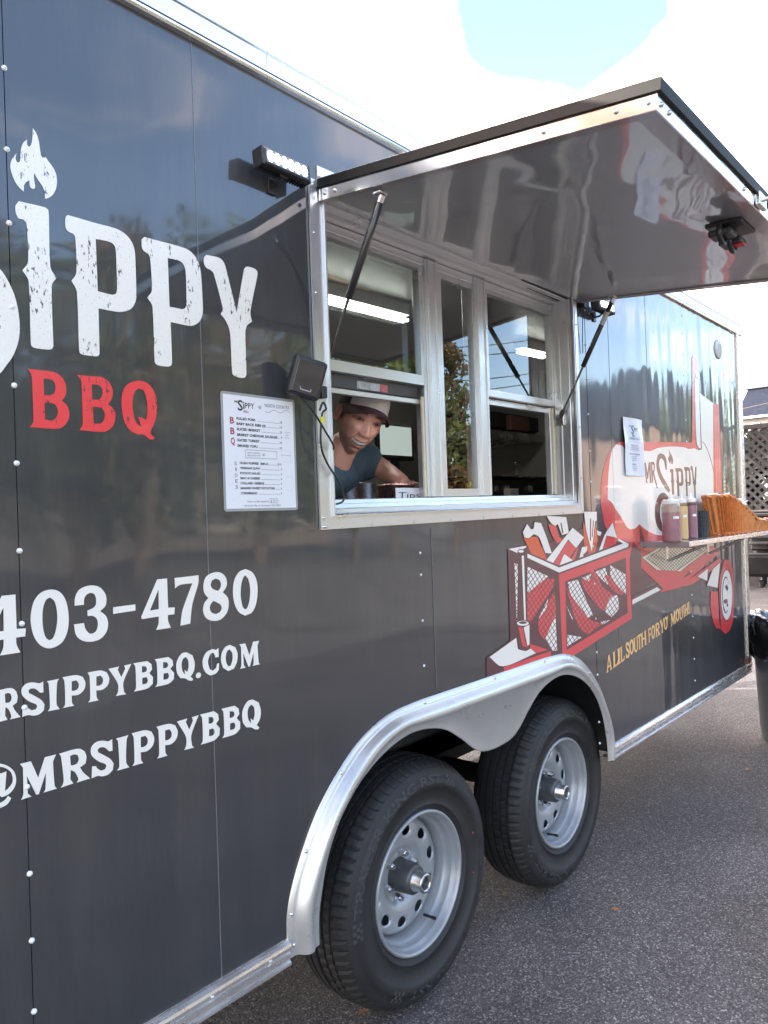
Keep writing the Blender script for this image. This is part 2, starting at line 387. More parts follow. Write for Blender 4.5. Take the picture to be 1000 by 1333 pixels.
for i in range(len(gx)-1):
    for j in range(len(gx)-1):
        g.add([(gx[i], gx[j], 0), (gx[i+1], gx[j], 0), (gx[i+1], gx[j+1], 0), (gx[i], gx[j+1], 0)], [(0, 1, 2, 3)])
struct('ground', g, asphalt_mat())

# ------------------------------------------------------------------ the trailer
X0, X1, YB, ZB, ZT = -1.70, 4.935, 2.14, .452, 2.478
trailer = thing('food_trailer', 'long charcoal barbecue food trailer with open serving window, white lettering and two wheels', 'food trailer', (1.6, 1.0, 0))
def part(mb, name, mats, par=None, **kw):
    """build in world space under a parent that may be offset"""
    par = par if par is not None else trailer
    o = mb.build(name, mats, par, **kw); o.matrix_parent_inverse = Matrix.Identity(4)
    off = -wpos(par); o.location = off; return o
def wpos(o):
    p = Vector(o.location)
    while o.parent is not None: o = o.parent; p += Vector(o.location)
    return p

# wheel-arch outline (half, mirrored about the middle of the tandem)
XM = 2.077; ZTOP = .913
OUT = [(1.180, .421), (1.178, .507), (1.195, .575), (1.233, .651), (1.287, .730), (1.366, .806), (1.455, .866), (1.560, .902), (1.68, .912), (1.79, ZTOP), (1.90, ZTOP), (1.97, ZTOP), (2.02, ZTOP), (XM, ZTOP)]
INN = [(1.262, .424), (1.264, .486), (1.275, .54), (1.300, .617), (1.350, .697), (1.425, .764), (1.520, .812), (1.621, .836), (1.712, .832), (1.80, .808), (1.878, .762), (1.945, .715), (2.00, .694), (XM, .688)]
OUT = OUT + [(2*XM-x, z) for x, z in OUT[-2::-1]]; INN = INN + [(2*XM-x, z) for x, z in INN[-2::-1]]
def resample(P, k):
    o = []
    n = len(P)
    for i in range(n-1):
        p0, p1, p2, p3 = (Vector(P[max(i-1, 0)]), Vector(P[i]), Vector(P[i+1]), Vector(P[min(i+2, n-1)]))
        for j in range(k):
            t = j/k
            o.append(tuple(.5*((2*p1)+(p2-p0)*t+(2*p0-5*p1+4*p2-p3)*t*t+(-p0+3*p1-3*p2+p3)*t**3)))
    o.append(tuple(P[-1])); return o
OUTr, INNr = resample(OUT, 5), resample(INN, 5)
mid = [((a[0]*.6+b[0]*.4), (a[1]*.6+b[1]*.4)) for a, b in zip(OUTr, INNr)]
WIN = (1.372, 2.768, 1.440, 2.262)                            # serving-window opening
hole_w = [(1.21, .412)] + [(a[0]*.72+b[0]*.28, a[1]*.72+b[1]*.28) for a, b in zip(OUTr, INNr)] + [(2*XM-1.21, .412)]
# keep the opening above the lobe: use the outer outline shrunk, so the well shows behind the lobe
seams = [-1.70, -.538, .595, 1.7285, 2.862, 3.996, X1]
for i in range(len(seams)-1):
    a, b = seams[i]+.0006, seams[i+1]-.0006
    rect = [(a, ZB), (b, ZB), (b, ZT), (a, ZT)]
    mb = MB(); polys = [('+', rect)]
    if b > 1.1 and a < 3.1:
        polys.append(('-', hole_w)); polys.append(('-', [(WIN[0], WIN[2]), (WIN[1], WIN[2]), (WIN[1], WIN[3]), (WIN[0], WIN[3])]))
    # lengthen each seam overlap: the left panel laps over by 1 mm of thickness
    yy = 0.0 if i % 2 == 0 else .0012
    mb.sheet(polys, yy, yy+.0035)
    part(mb, 'wall_panel', PAINT)
mb = MB()
mb.sheet([('+', [(X0, ZB-.01), (X1+.02, ZB-.01), (X1+.02, ZT+.01), (X0, ZT+.01)]), ('-', hole_w), ('-', [(WIN[0], WIN[2]), (WIN[1], WIN[2]), (WIN[1], WIN[3]), (WIN[0], WIN[3])])], .006, .05)
part(mb, 'wall_core', mat('dark_wall_core', (.01, .01, .01), rough=.7))
# faint vinyl joint lines
for x, z0, z1 in ((.992, .46, 2.47), (1.7285+.06, .93, 1.40), (3.08, .62, 2.45), (3.50, 1.9, 2.45)):
    mb = MB(); mb.box((x, -.0009, z0), (x+.0014, .0006, z1)); part(mb, 'vinyl_joint', mat('vinyl_edge', (.16, .17, .19), rough=.3))

# roof, far side, ends, floor
mb = MB()
mb.box((X0, .05, 2.52), (X1+.09, YB, 2.545)); part(mb, 'roof', mat('white_roof_skin', (.6, .6, .6), rough=.5))
mb = MB(); mb.box((X0, YB-.04, ZB), (X1+.06, YB, 2.52)); part(mb, 'rear_side_wall', PAINT)
mb = MB(); mb.box((X1+.06, .03, ZB), (X1+.10, YB, 2.52)); part(mb, 'front_end_wall', PAINT)
mb = MB(); mb.box((X0-.03, .0, ZB), (X0, YB, 2.52)); part(mb, 'back_end_wall', PAINT)
mb = MB(); mb.box((X0, .055, ZB), (1.15, YB-.04, ZB+.05)); mb.box((3.0, .055, ZB), (X1, YB-.04, ZB+.05)); mb.box((1.15, .62, ZB), (3.0, YB-.04, ZB+.05))
mb.box((X0, .62, .36), (X1, .70, ZB)); mb.box((X0, 1.45, .36), (X1, 1.53, ZB))
part(mb, 'chassis_frame', mat('black_chassis_paint', (.012, .012, .012), rough=.5))
mb = MB()                                                    # wheel well
pr = hole_w
for i in range(len(pr)-1):
    (xa, za), (xb, zb) = pr[i], pr[i+1]
    mb.add([(xa, .05, za), (xb, .05, zb), (xb, .62, zb), (xa, .62, za)], [(0, 1, 2, 3)])
mb.sheet([('+', pr)], .62, .63)
part(mb, 'wheel_well', WELL)
mb = MB(); mb.box((1.50, .631, .16), (2.66, .64, .50)); part(mb, 'inner_splash_guard', WELL)  # dark sheet added to stand in for the shade beneath the trailer

# roof edge trim and gutter
def trim(x0, x1):
    mb = MB()
    mb.sweepx([(-.001, 2.473), (-.012, 2.475), (-.014, 2.481), (-.012, 2.487), (-.006, 2.489), (-.008, 2.533), (-.012, 2.536), (-.012, 2.543), (-.004, 2.552), (.03, 2.556), (.16, 2.560)], x0, x1)
    return part(mb, 'roof_edge_trim', ALUS)
trim(X0, 1.2); trim(1.2015, 3.995); trim(3.998, 5.035)
mb = MB()
mb.sweepx([(-.010, 2.489), (-.0115, 2.4905), (-.0115, 2.492), (-.010, 2.493)], X0, 5.03); part(mb, 'trim_bead', RUBG)
# corner trim
mb = MB(); mb.bbox((X1, -.010, ZB-.012), (X1+.022, .02, ZT-.002), .003); part(mb, 'corner_moulding', ALU)
mb = MB()
a = [(X1+.0225, -.008), (X1+.085, -.004), (X1+.10, .01), (X1+.104, .30)]
for i in range(3):
    (xa, ya), (xb, yb) = a[i], a[i+1]
    mb.add([(xa, ya, ZB-.02), (xb, yb, ZB-.02), (xb, yb, ZT-.003), (xa, ya, ZT-.003)], [(0, 1, 2, 3)], smooth=False)
part(mb, 'diamond_plate_corner', DIAM)
# bottom trim
def sill(x0, x1):
    mb = MB()
    mb.sweepx([(.0, .468), (-.006, .466), (-.014, .461), (-.016, .455), (-.010, .453), (-.010, .441), (-.014, .439), (-.014, .433), (-.009, .431), (-.009, .421), (-.014, .418), (-.014, .412), (-.004, .409), (.05, .409)], x0, x1)
    return part(mb, 'bottom_trim', ALU)
sill(X0, 1.179); sill(2*XM-1.179, X1+.05)

# fender
mb = MB()
def lerp(a, b, t): return (a[0]*(1-t)+b[0]*t, a[1]*(1-t)+b[1]*t)
rows = []
for o, i_ in zip(OUTr, INNr):
    d = Vector((i_[0]-o[0], i_[1]-o[1])); wdt = d.length; u = d/wdt
    s = lambda q, y: (o[0]+u.x*q, y, o[1]+u.y*q)
    q = min(wdt, 9)
    rows.append([s(0, -.0015), s(0, -.0045), s(.020, -.0055), s(.026, -.010), s(.031, -.021), s(.038, -.029), s(.046, -.033), s(.054, -.033), s(.061, -.029), s(.066, -.024), s(max(.070, wdt-.004), -.0225), s(max(.071, wdt), -.022), s(max(.071, wdt), -.018)])
k = len(rows[0]); V = [p for r in rows for p in r]
mb.add(V, [(i*k+j, i*k+j+1, (i+1)*k+j+1, (i+1)*k+j) for i in range(len(rows)-1) for j in range(k-1)], 0, True)
fen = part(mb, 'wheel_arch_fender', mat('fender_aluminium', (.58, .575, .55), rough=.33, metal=.62, rvar=.10, vscale=9, var=.04, bump=.0003, bscale=40, detail=9))

# rivets
mb = MB(); mb.lathe([(.0, -.0062), (.0022, -.0062), (.0024, -.0050), (.0038, -.0048), (.0056, -.0034), (.0064, -.0004), (.0064, .002)], 14, axis='y')
riv_me = None
def rivet(x, z, y=0.0, s=1.0, m_=None, par=None, nm='rivet'):
    global riv_me
    if riv_me is None:
        riv_me = bpy.data.meshes.new('rivet'); riv_me.from_pydata(mb.v, [], mb.f); riv_me.materials.append(RIVM); riv_me.polygons.foreach_set('use_smooth', [True]*len(mb.f))
    par = par or trailer
    o = link(nm, riv_me if m_ is None else riv_alu(), par); o.location = Vector((x, y, z))-wpos(par); o.scale = (s, s, s); return o
_ra = []
def riv_alu():
    if not _ra: q = riv_me.copy(); q.name = 'trim_screw'; q.materials[0] = STEEL; _ra.append(q)
    return _ra[0]
for z in (2.40, 2.246, 2.103, 1.974, 1.827, 1.690, 1.554, 1.401, 1.274, 1.128, .99, .839, .723, .60, .50): rivet(.596, z, .001, .80)
for z in (1.33, 1.267, 1.135, 1.005): rivet(1.734, z, .0012, .62)
for z in (2.36, 2.24, 2.10, 1.96, 1.821, 1.673, 1.549, 1.41, 1.29, 1.14, 1.0, .865, .775, .696, .585, .50): rivet(2.864, z, .0012, .75)
for z in (2.42, 2.33, 2.22, 2.11, 2.0, 1.88, 1.77, 1.66, 1.55, 1.44, 1.33, 1.22, 1.10, .98, .87, .76, .65, .54): rivet(3.998, z, .0012, .75)
for x, z in ((1.196, .447), (1.245, .452), (1.192, .52), (1.244, .648), (1.374, .798), (1.725, .902), (2.10, .903), (2.43, .902), (2.780, .798), (2.910, .648)): rivet(x, z, -.004, .8, 1, nm='fender_screw')
for x in (.3, .62, .96, 1.12, 3.2, 3.55, 3.9, 4.25, 4.6, 4.88): rivet(x, .447, -.010, .7, 1, nm='trim_screw')

# vent and marker lamp
mb = MB(); mb.lathe([(0, -.010), (.020, -.011), (.040, -.010), (.052, -.007), (.056, -.001), (.056, .003)], 32, axis='y', M=Matrix.Translation((4.584, 0, 2.33)))
v_ = part(mb, 'round_vent', mat('vent_plastic', (.5, .5, .5), rough=.4))
mb = MB()
for k_ in range(-4, 5):
    hw = math.sqrt(max(.034**2-(k_*.009)**2, 0)); mb.box((4.584-hw, -.0135, 2.33+k_*.009-.0015), (4.584+hw, -.009, 2.33+k_*.009+.0015))
part(mb, 'vent_louvre', mat('vent_slat', (.45, .45, .45), rough=.4), v_)
mb = MB(); mb.bbox((4.865, -.022, .478), (4.915, -.0005, .512), .003); ml = part(mb, 'marker_lamp', mat('brown_lamp_body', (.10, .045, .03), rough=.4))
mb = MB(); mb.bbox((4.868, -.027, .481), (4.912, -.0225, .509), .0015); part(mb, 'lamp_lens', mat('amber_lens', (.20, .045, .015), rough=.2, coat=.5), ml)
# ------------------------------------------------------------------ lettering and print on the wall
def decal(polys, name, m_, y=-.0010, par=None, label=None):
    """polys: [(sign, [(x,z)])] thin vinyl"""
    mb = MB(); vs, tr = cdt2([(0 if s_ > 0 else None, p, None) for s_, p in polys])
    used = sorted({i for t, c in tr for i in t}); mp = {j: k for k, j in enumerate(used)}
    mb.add([(vs[i][0], y, vs[i][1]) for i in used], [tuple(mp[i] for i in t) for t, c in tr])
    o = part(mb, name, m_, par)
    if label: o['label'] = label
    return o
A_ = (0, 150, .1); B_ = (0, 250, .17995); C_ = (80, 260, .16506); D_ = (170, 290, .18); E_ = (20, 470, .2); F_ = (0, 730, .18); G_ = (170, 720, .18); H_ = (0, 880, .17); I_ = (170, 820, .18)
def t_(o, P, **k): return TW(o[0], o[1], o[2], P, **k)
decal([(1, t_(A_, [(424,168),(470,240),(500,330),(515,430),(530,520),(550,555),(567,540),(575,508),(620,590),(680,670),(725,760),(738,860),(725,960),(680,1040),(620,1080),(582,1088),(578,1000),(545,920),(490,840),(455,780),(445,748),(437,790),(445,870),(455,930),(440,962),(410,955),(385,920),(380,850),(340,870),(312,910),(306,995),(250,945),(195,870),(150,760),(130,670),(145,590),(185,530),(210,495),(200,560),(215,605),(240,618),(258,590),(262,520),(272,430),(300,360),(348,318),(350,380),(372,412),(395,395),(412,340),(420,260)]))], 'flame_print', VWORN, label='white flame above the letter i')
decal([(1, t_(B_, [(135,67),(320,110),(348,130),(352,180),(362,540),(408,620),(372,680),(384,1110),(375,1135),(350,1140),(250,1128),(222,1100),(206,650),(160,567),(202,500),(192,250),(185,220),(165,200),(130,190),(112,150),(110,100)]))], 'letter', VWORN)
decal([(1, t_(C_, [(50,122),(250,180),(420,225),(500,270),(550,330),(575,400),(582,500),(588,760),(575,820),(540,865),(470,885),(400,878),(290,857),(298,1210),(290,1232),(265,1235),(160,1220),(138,1190),(120,730),(77,640),(116,572),(107,300),(90,270),(60,255),(32,225),(28,160),(35,130)])),
       (-1, t_(C_, [(268,310),(370,330),(415,360),(428,420),(437,700),(430,740),(400,750),(285,722)]))], 'letter', VWORN)
decal([(1, t_(D_, [(98,103),(380,180),(440,215),(480,270),(505,350),(518,540),(520,650),(500,710),(460,740),(420,745),(288,718),(298,1010),(290,1035),(265,1040),(195,1030),(172,1000),(157,610),(118,540),(152,490),(140,260),(125,225),(95,205),(78,170),(78,120)])),
       (-1, t_(D_, [(267,255),(350,275),(385,310),(398,370),(402,590),(392,618),(370,625),(280,607)]))], 'letter', VWORN)
decal([(1, t_(D_, [(545,233),(630,250),(665,275),(685,320),(766,650),(780,560),(818,340),(832,318),(860,320),(900,335),(916,360),(912,400),(865,640),(876,715),(840,745),(828,800),(836,1095),(825,1120),(800,1122),(755,1110),(733,1085),(718,800),(690,715),(650,660),(665,620),(600,370),(580,345),(545,325),(528,290),(530,250)]))], 'letter', VWORN)
# the S: only its right edge is in the photo
sr = t_(B_, [(-90,500),(0,560),(60,650),(110,770),(138,920),(135,1060),(95,1180),(40,1260),(0,1310),(-90,1375)], corner=70)
xe = min(p[0] for p in sr)
Sp = sr + [(.44, 1.665), (.36, 1.69), (.33, 1.75), (.345, 1.81), (.40, 1.80), (.41, 1.74), (.45, 1.72), (.485, 1.76), (.48, 1.84), (.43, 1.93), (.36, 2.03), (.34, 2.13), (.37, 2.22), (.43, 2.25), (.50, 2.24), (.54, 2.18), (.53, 2.10), (.49, 2.11), (.475, 2.17), (.44, 2.17), (.425, 2.11), (.46, 2.02)]
decal([(1, Sp)], 'letter', VWORN)
for o_, hs in (([(80,50),(160,60),(250,72),(300,105),(325,150),(330,200),(318,235),(300,258),(335,290),(350,340),(340,390),(305,430),(260,442),(93,430),(112,405),(116,380),(106,110),(98,80)], [[(182,115),(225,118),(250,135),(260,170),(252,210),(225,222),(186,222)],[(188,272),(240,275),(265,295),(275,335),(262,370),(235,388),(192,380)]]),
               ([(400,90),(480,98),(560,105),(605,135),(630,180),(630,230),(618,260),(602,282),(635,310),(650,350),(640,410),(610,445),(570,462),(415,450),(432,425),(437,400),(428,140),(415,110)], [[(495,152),(535,155),(560,175),(566,205),(555,240),(530,252),(499,250)],[(502,298),(548,302),(575,325),(580,360),(568,395),(545,408),(508,406)]]),
               ([(790,128),(850,140),(895,185),(918,260),(918,330),(905,400),(880,455),(885,480),(906,500),(895,510),(870,508),(835,480),(790,475),(740,445),(705,385),(690,290),(695,210),(725,155)], [[(800,178),(835,195),(855,260),(858,330),(850,385),(815,365),(797,368),(805,385),(818,432),(785,400),(765,330),(762,260),(775,200)]])):
    decal([(1, t_(E_, o_))] + [(-1, t_(E_, h)) for h in hs], 'letter', VREDW, label='red letter')
# telephone number
four = [(1, t_(G_, [(190,190),(262,183),(270,395),(318,392),(315,442),(268,448),(270,490),(290,540),(183,556),(200,510),(202,458),(80,478),(75,460)], corner=30)), (-1, t_(G_, [(200,262),(202,405),(138,416)]))]
decal(four, 'digit', VWHITE)
# the first 4 has the same shape one position to the left
r1 = un(0+.18*185, 730+.18*487); r2 = un(170+.18*318, 720+.18*392); s1 = un(0+.18*95, 730+.18*245); s2 = un(170+.18*262, 720+.18*183)
ka = (r1.x-s1.x)/(r2.x-s2.x) if abs(r2.x-s2.x) > 1e-4 else 1
decal([(s_, [(r1.x+(x-r2.x), z + (s1.z-s2.z)) for x, z in P]) for s_, P in four], 'digit', VWHITE)
for o_, hs in ((( F_, [(365,208),(430,225),(475,290),(495,400),(488,500),(455,580),(400,622),(345,633),(290,610),(245,550),(222,460),(222,380),(245,290),(295,230)]), [[(358,265),(390,290),(408,350),(412,430),(400,510),(380,560),(355,575),(330,555),(312,500),(305,420),(310,340),(330,285)]]),
               ((F_, [(665,178),(720,192),(760,240),(768,290),(758,330),(722,364),(765,400),(780,455),(765,520),(715,570),(640,586),(580,570),(545,530),(533,460),(606,450),(615,490),(640,522),(665,528),(695,505),(706,455),(695,415),(665,398),(632,400),(630,360),(665,345),(690,320),(692,270),(680,240),(655,232),(625,245),(607,275),(605,318),(538,325),(540,270),(565,215),(610,188)]), []),
               ((F_, [(816,336),(977,315),(978,360),(816,384)]), []),
               ((G_, [(316,180),(490,160),(488,220),(445,370),(430,510),(358,525),(370,430),(395,350),(445,218),(380,225),(345,235),(320,256)]), []),
               ((G_, [(615,137),(665,150),(692,190),(692,240),(665,283),(700,320),(708,370),(695,430),(650,480),(595,490),(545,470),(523,420),(530,365),(560,325),(530,285),(526,220),(550,165)]), [[(612,184),(640,195),(652,225),(645,255),(630,273),(595,260),(578,235),(585,200)],[(598,345),(645,370),(658,395),(645,425),(615,441),(585,430),(571,400),(578,370)]]),
               ((G_, [(830,115),(880,140),(910,200),(917,280),(905,370),(875,430),(825,452),(780,425),(748,360),(738,270),(750,190),(785,135)]), [[(826,160),(850,190),(863,260),(858,340),(842,395),(826,408),(808,385),(795,310),(798,230),(812,180)]])):
    decal([(1, t_(o_[0], o_[1]))] + [(-1, t_(o_[0], h)) for h in hs], 'digit', VWHITE)

# a flared-serif alphabet: traced once, then set in the two web lines and the slogan
GL = {}
def glyph(ch, fr, outer, *holes, smoothing=True):
    polys = [(1, t_(fr, outer, corner=38))] + [(-1, t_(fr, h, corner=50)) for h in holes]
    xs = [p[0] for p in polys[0][1]]; zb, zt = LINE3
    GL[ch] = [(s_, [((x-min(xs))/(max(xs)-min(xs)), (z-zb)/(zt-zb)) for x, z in P]) for s_, P in polys]
def uglyph(ch, outer, *holes):
    GL[ch] = [(1, smooth(outer, 38))] + [(-1, smooth(h, 50)) for h in holes]
ii = t_(H_, [(889,478),(978,453),(985,700),(897,724)], sm=False)
LINE3 = ((ii[2][1]+ii[3][1])/2, (ii[0][1]+ii[1][1])/2)
glyph('I', H_, [(889,478),(978,453),(965,490),(962,660),(985,700),(897,724),(913,690),(903,500)])
glyph('R', H_, [(452,595),(560,562),(610,558),(645,580),(657,620),(650,670),(610,700),(630,735),(685,785),(582,817),(598,795),(590,770),(570,735),(540,720),(537,790),(560,822),(463,855),(480,830),(487,790),(470,640),(465,612)], [(535,612),(565,600),(590,605),(600,635),(590,665),(568,680),(540,685)])
glyph('S', H_, [(855,483),(858,572),(832,577),(815,560),(790,545),(760,548),(745,565),(750,585),(790,605),(840,635),(866,670),(860,720),(825,755),(780,768),(745,765),(700,783),(703,692),(735,690),(740,705),(770,725),(800,715),(812,690),(800,672),(755,655),(710,620),(693,585),(700,540),(735,505),(780,495),(825,500),(845,490)])
glyph('M', H_, [(152,672),(235,652),(290,778),(340,622),(425,600),(408,640),(402,660),(415,840),(432,862),(330,893),(345,865),(348,740),(295,905),(275,908),(205,765),(212,900),(240,922),(160,948),(175,915),(178,880),(175,700)])
glyph('P', I_, [(5,748),(100,725),(150,735),(170,780),(160,835),(120,875),(72,885),(75,940),(90,962),(10,985),(25,955),(20,780)], [(72,775),(105,765),(122,790),(118,825),(95,845),(72,848)])
glyph('Y', I_, [(335,662),(410,640),(400,665),(425,720),(452,655),(445,630),(495,615),(480,650),(440,760),(445,835),(460,850),(388,868),(402,835),(400,770),(350,685)])
glyph('B', I_, [(500,612),(600,588),(630,610),(635,650),(615,680),(642,710),(640,760),(600,800),(505,830),(520,800),(515,640)], [(562,630),(590,630),(598,650),(588,672),(562,680)], [(565,720),(595,712),(605,735),(595,760),(565,770)])
glyph('Q', I_, [(880,503),(925,525),(940,580),(935,640),(910,690),(930,705),(920,720),(895,718),(870,705),(835,705),(810,670),(803,610),(815,560),(845,515)], [(872,540),(890,560),(895,610),(885,655),(865,640),(870,675),(850,650),(843,600),(852,560)])
z2 = (1.1125, 1.1665); LINE3_ = LINE3; LINE3 = z2
glyph('C', I_, [(632,130),(635,195),(610,200),(600,170),(585,165),(565,190),(555,235),(568,285),(590,295),(615,275),(622,245),(637,240),(635,290),(610,318),(570,330),(535,305),(517,260),(518,210),(545,160),(590,138),(615,145)])
glyph('O', I_, [(715,108),(755,125),(772,170),(768,230),(745,280),(705,298),(665,275),(650,225),(655,170),(680,125)], [(712,140),(732,165),(735,210),(722,255),(705,265),(690,240),(685,195),(695,155)])
LINE3 = LINE3_
ci = lambda cx, cy, rx, ry, n=16: [(cx+rx*math.cos(2*math.pi*i/n), cy+ry*math.sin(2*math.pi*i/n)) for i in range(n)]
GL['.'] = [(1, ci(.5, .11, .5, .11))]
uglyph('A', [(.40,1.0),(.62,1.0),(.88,.12),(1.0,0),(.60,0),(.70,.10),(.65,.26),(.32,.26),(.28,.10),(.36,0),(0,0),(.10,.12)], [(.49,.76),(.35,.36),(.62,.36)])
uglyph('L', [(0,1),(.55,1),(.44,.93),(.42,.12),(.75,.12),(.90,.30),(1.0,.30),(.95,0),(0,0),(.12,.07),(.12,.93)])
uglyph('T', [(.02,1.02),(.98,1.02),(1.0,.72),(.90,.74),(.80,.88),(.64,.88),(.65,.10),(.78,0),(.22,0),(.36,.10),(.36,.88),(.20,.88),(.10,.74),(0,.72)])
uglyph('H', [(0,1),(.42,1),(.34,.92),(.34,.58),(.66,.58),(.66,.92),(.58,1),(1,1),(.92,.92),(.92,.08),(1,0),(.58,0),(.66,.08),(.66,.46),(.34,.46),(.34,.08),(.42,0),(0,0),(.08,.08),(.08,.92)])
uglyph('F', [(0,1),(.97,1),(1.0,.72),(.90,.74),(.78,.88),(.44,.88),(.44,.58),(.66,.58),(.72,.66),(.78,.66),(.78,.38),(.72,.38),(.66,.46),(.44,.46),(.44,.10),(.56,0),(0,0),(.14,.08),(.14,.92)])
uglyph('U', [(0,1),(.42,1),(.34,.93),(.34,.30),(.40,.15),(.52,.11),(.64,.16),(.68,.30),(.68,.93),(.60,1),(1,1),(.92,.93),(.92,.28),(.84,.08),(.66,-.02),(.46,-.03),(.22,.04),(.08,.24),(.08,.93)])
uglyph("'", [(.2,1.02),(.9,1.02),(.6,.72),(.3,.72)])
GL['!'] = [(1, smooth([(.1,1.02),(.9,1.02),(.7,.30),(.3,.30)], 30)), (1, ci(.5, .09, .38, .10))]
def setg(ch, x0, x1, f, m_, nm='letter', y=-.0010):
    return decal([(s_, [f(x0+(x1-x0)*u, v) for u, v in P]) for s_, P in GL[ch]], nm, m_, y)
# web address and handle
zb2, zt2 = z2
for ch, fr, a, b in (('R', (0,820,.18), -25, 145), ('S', (0,820,.18), 155, 320), ('I', (0,820,.18), 340, 428), ('P', (0,820,.18), 450, 618), ('P', (0,820,.18), 632, 790), ('Y', (0,820,.18), 785, 952),
                     ('B', I_, 18, 160), ('B', I_, 172, 312), ('Q', I_, 327, 462), ('.', I_, 466, 504), ('C', I_, 517, 637), ('O', I_, 650, 772), ('M', I_, 785, 930)):
    ym = {True: 880+.17*(0)}.get(False, 0)
    # the row's height at this place
    pa = fr[0]+fr[2]*a; pb = fr[0]+fr[2]*b; yy_ = 918-.257*((pa+pb)/2-30)
    setg(ch, un(pa, yy_).x, un(pb, yy_).x, lambda x, v: (x, zb2+(zt2-zb2)*v), VWHITE)
setg('M', un(-60, 945).x, un(-14, 935).x, lambda x, v: (x, zb2+(zt2-zb2)*v), VWHITE)
zb3, zt3 = LINE3
for ch, fr, a, b in (('M', H_, 152, 432), ('R', H_, 452, 685), ('S', H_, 693, 866), ('I', H_, 889, 985), ('P', I_, 5, 170), ('P', I_, 185, 340), ('Y', I_, 335, 495), ('B', I_, 500, 642), ('B', I_, 655, 790), ('Q', I_, 803, 940)):
    pa = fr[0]+fr[2]*a; pb = fr[0]+fr[2]*b; yy_ = 1010-.30*((pa+pb)/2-40)
    setg(ch, un(pa, yy_).x, un(pb, yy_).x, lambda x, v: (x, zb3+(zt3-zb3)*v), VWHITE)
decal([(1, t_(H_, [(-60,668),(0,670),(60,690),(105,730),(122,790),(110,850),(70,900),(20,925),(0,920),(-20,880),(-60,915),(-130,900),(-160,840),(-140,770),(-90,725),(-20,735),(0,745),(48,730),(36,880),(60,860),(90,820),(95,780),(80,735),(40,705),(0,695),(-60,695),(-140,720),(-190,780),(-205,850),(-190,920),(-140,975),(-60,985),(20,960),(60,918),(85,935),(50,985),(-20,1015),(-100,1025),(-180,1000),(-240,920),(-245,830),(-215,740),(-150,685)], corner=60)),
       (-1, t_(H_, [(-10,770),(-15,870),(-50,885),(-85,870),(-95,830),(-75,780),(-45,762)]))], 'at_sign', VWHITE)
# slogan, climbing to the right
J0 = (780, 770, .13)
def slo(x, v):
    return (x, .7665+(x-2.943)*.1235 + v*(.066-.006*(x-2.943)))
for ch, a, b in (('A',66,128),('L',132,188),('I',180,212),('L',208,252),('S',264,302),('O',300,346),('U',342,390),('T',382,422),('H',415,473),('F',488,519),('O',520,559),('R',560,606),('Y',606,652),('O',646,684),("'",678,692),('M',714,766),('O',764,801),('U',800,838),('T',832,864),('H',857,889),('!',889,904)):
    pa = J0[0]+J0[2]*a; pb = J0[0]+J0[2]*b; ymid = J0[1]+J0[2]*(735-(a+b)/2*.70+20)
    setg(ch, un(pa, ymid).x, un(pb, ymid).x, slo, VYEL)

# ------------------------------------------------------------------ the big printed picture: a smoker made of a truck, meat crate and wheel
Z_ = (620, 660, .22); J_ = (770, 540, .135); K_ = (860, 460, .135); L_ = (800, 680, .16); X_ = (780, 580, .22)
PR = ['W', 'R', 'M', 'O', 'P', 'C', 'K']; PRM = [VWHITE, VRED, VMAR, VORA, VPINK, VCREAM, VBLK]
def paint(layers, name, label, y=-.0010):
    ops = [(PR.index(l[0]), l[1], l[2] if len(l) > 2 else None) for l in layers]
    vs, tr = cdt2(ops); mb = MB()
    used = sorted({i for t, c in tr for i in t}); mp = {j: k for k, j in enumerate(used)}
    mb.v = [(vs[i][0], y, vs[i][1]) for i in used]
    for t, c in tr: mb.f.append(tuple(mp[i] for i in t)); mb.m.append(c); mb.sm.append(False)
    o = part(mb, name, PRM); o['label'] = label; return o
S_ = lambda fr, P, c=48, sm=True: t_(fr, P, corner=c, sm=sm)
def line(fr, pts, wd, c=60):
    """a drawn line as a thin polygon (crop units)"""
    P = [Vector(p) for p in pts]; l = []; r = []
    for i, p in enumerate(P):
        d = (P[min(i+1, len(P)-1)]-P[max(i-1, 0)]).normalized(); n_ = Vector((-d.y, d.x))*wd/2; l.append(p+n_); r.append(p-n_)
    return t_(fr, [tuple(q) for q in l+r[::-1]], corner=c, sm=len(pts) > 2)
def lattice(clip, fr, box, d1, d2, step, wd, col='M'):
    x0, y0, x1, y1 = box; o = []
    for d in (d1, d2):
        dv_ = Vector(d).normalized(); n_ = Vector((-dv_.y, dv_.x)); c_ = Vector(((x0+x1)/2, (y0+y1)/2)); R0 = Vector((x1-x0, y1-y0)).length/2
        k_ = int(R0/step)+1
        for i in range(-k_, k_+1):
            q = c_+n_*i*step; a = q-dv_*R0; b = q+dv_*R0
            o.append((col, t_(fr, [tuple(a+n_*wd/2), tuple(b+n_*wd/2), tuple(b-n_*wd/2), tuple(a-n_*wd/2)], sm=False), clip))
    return o
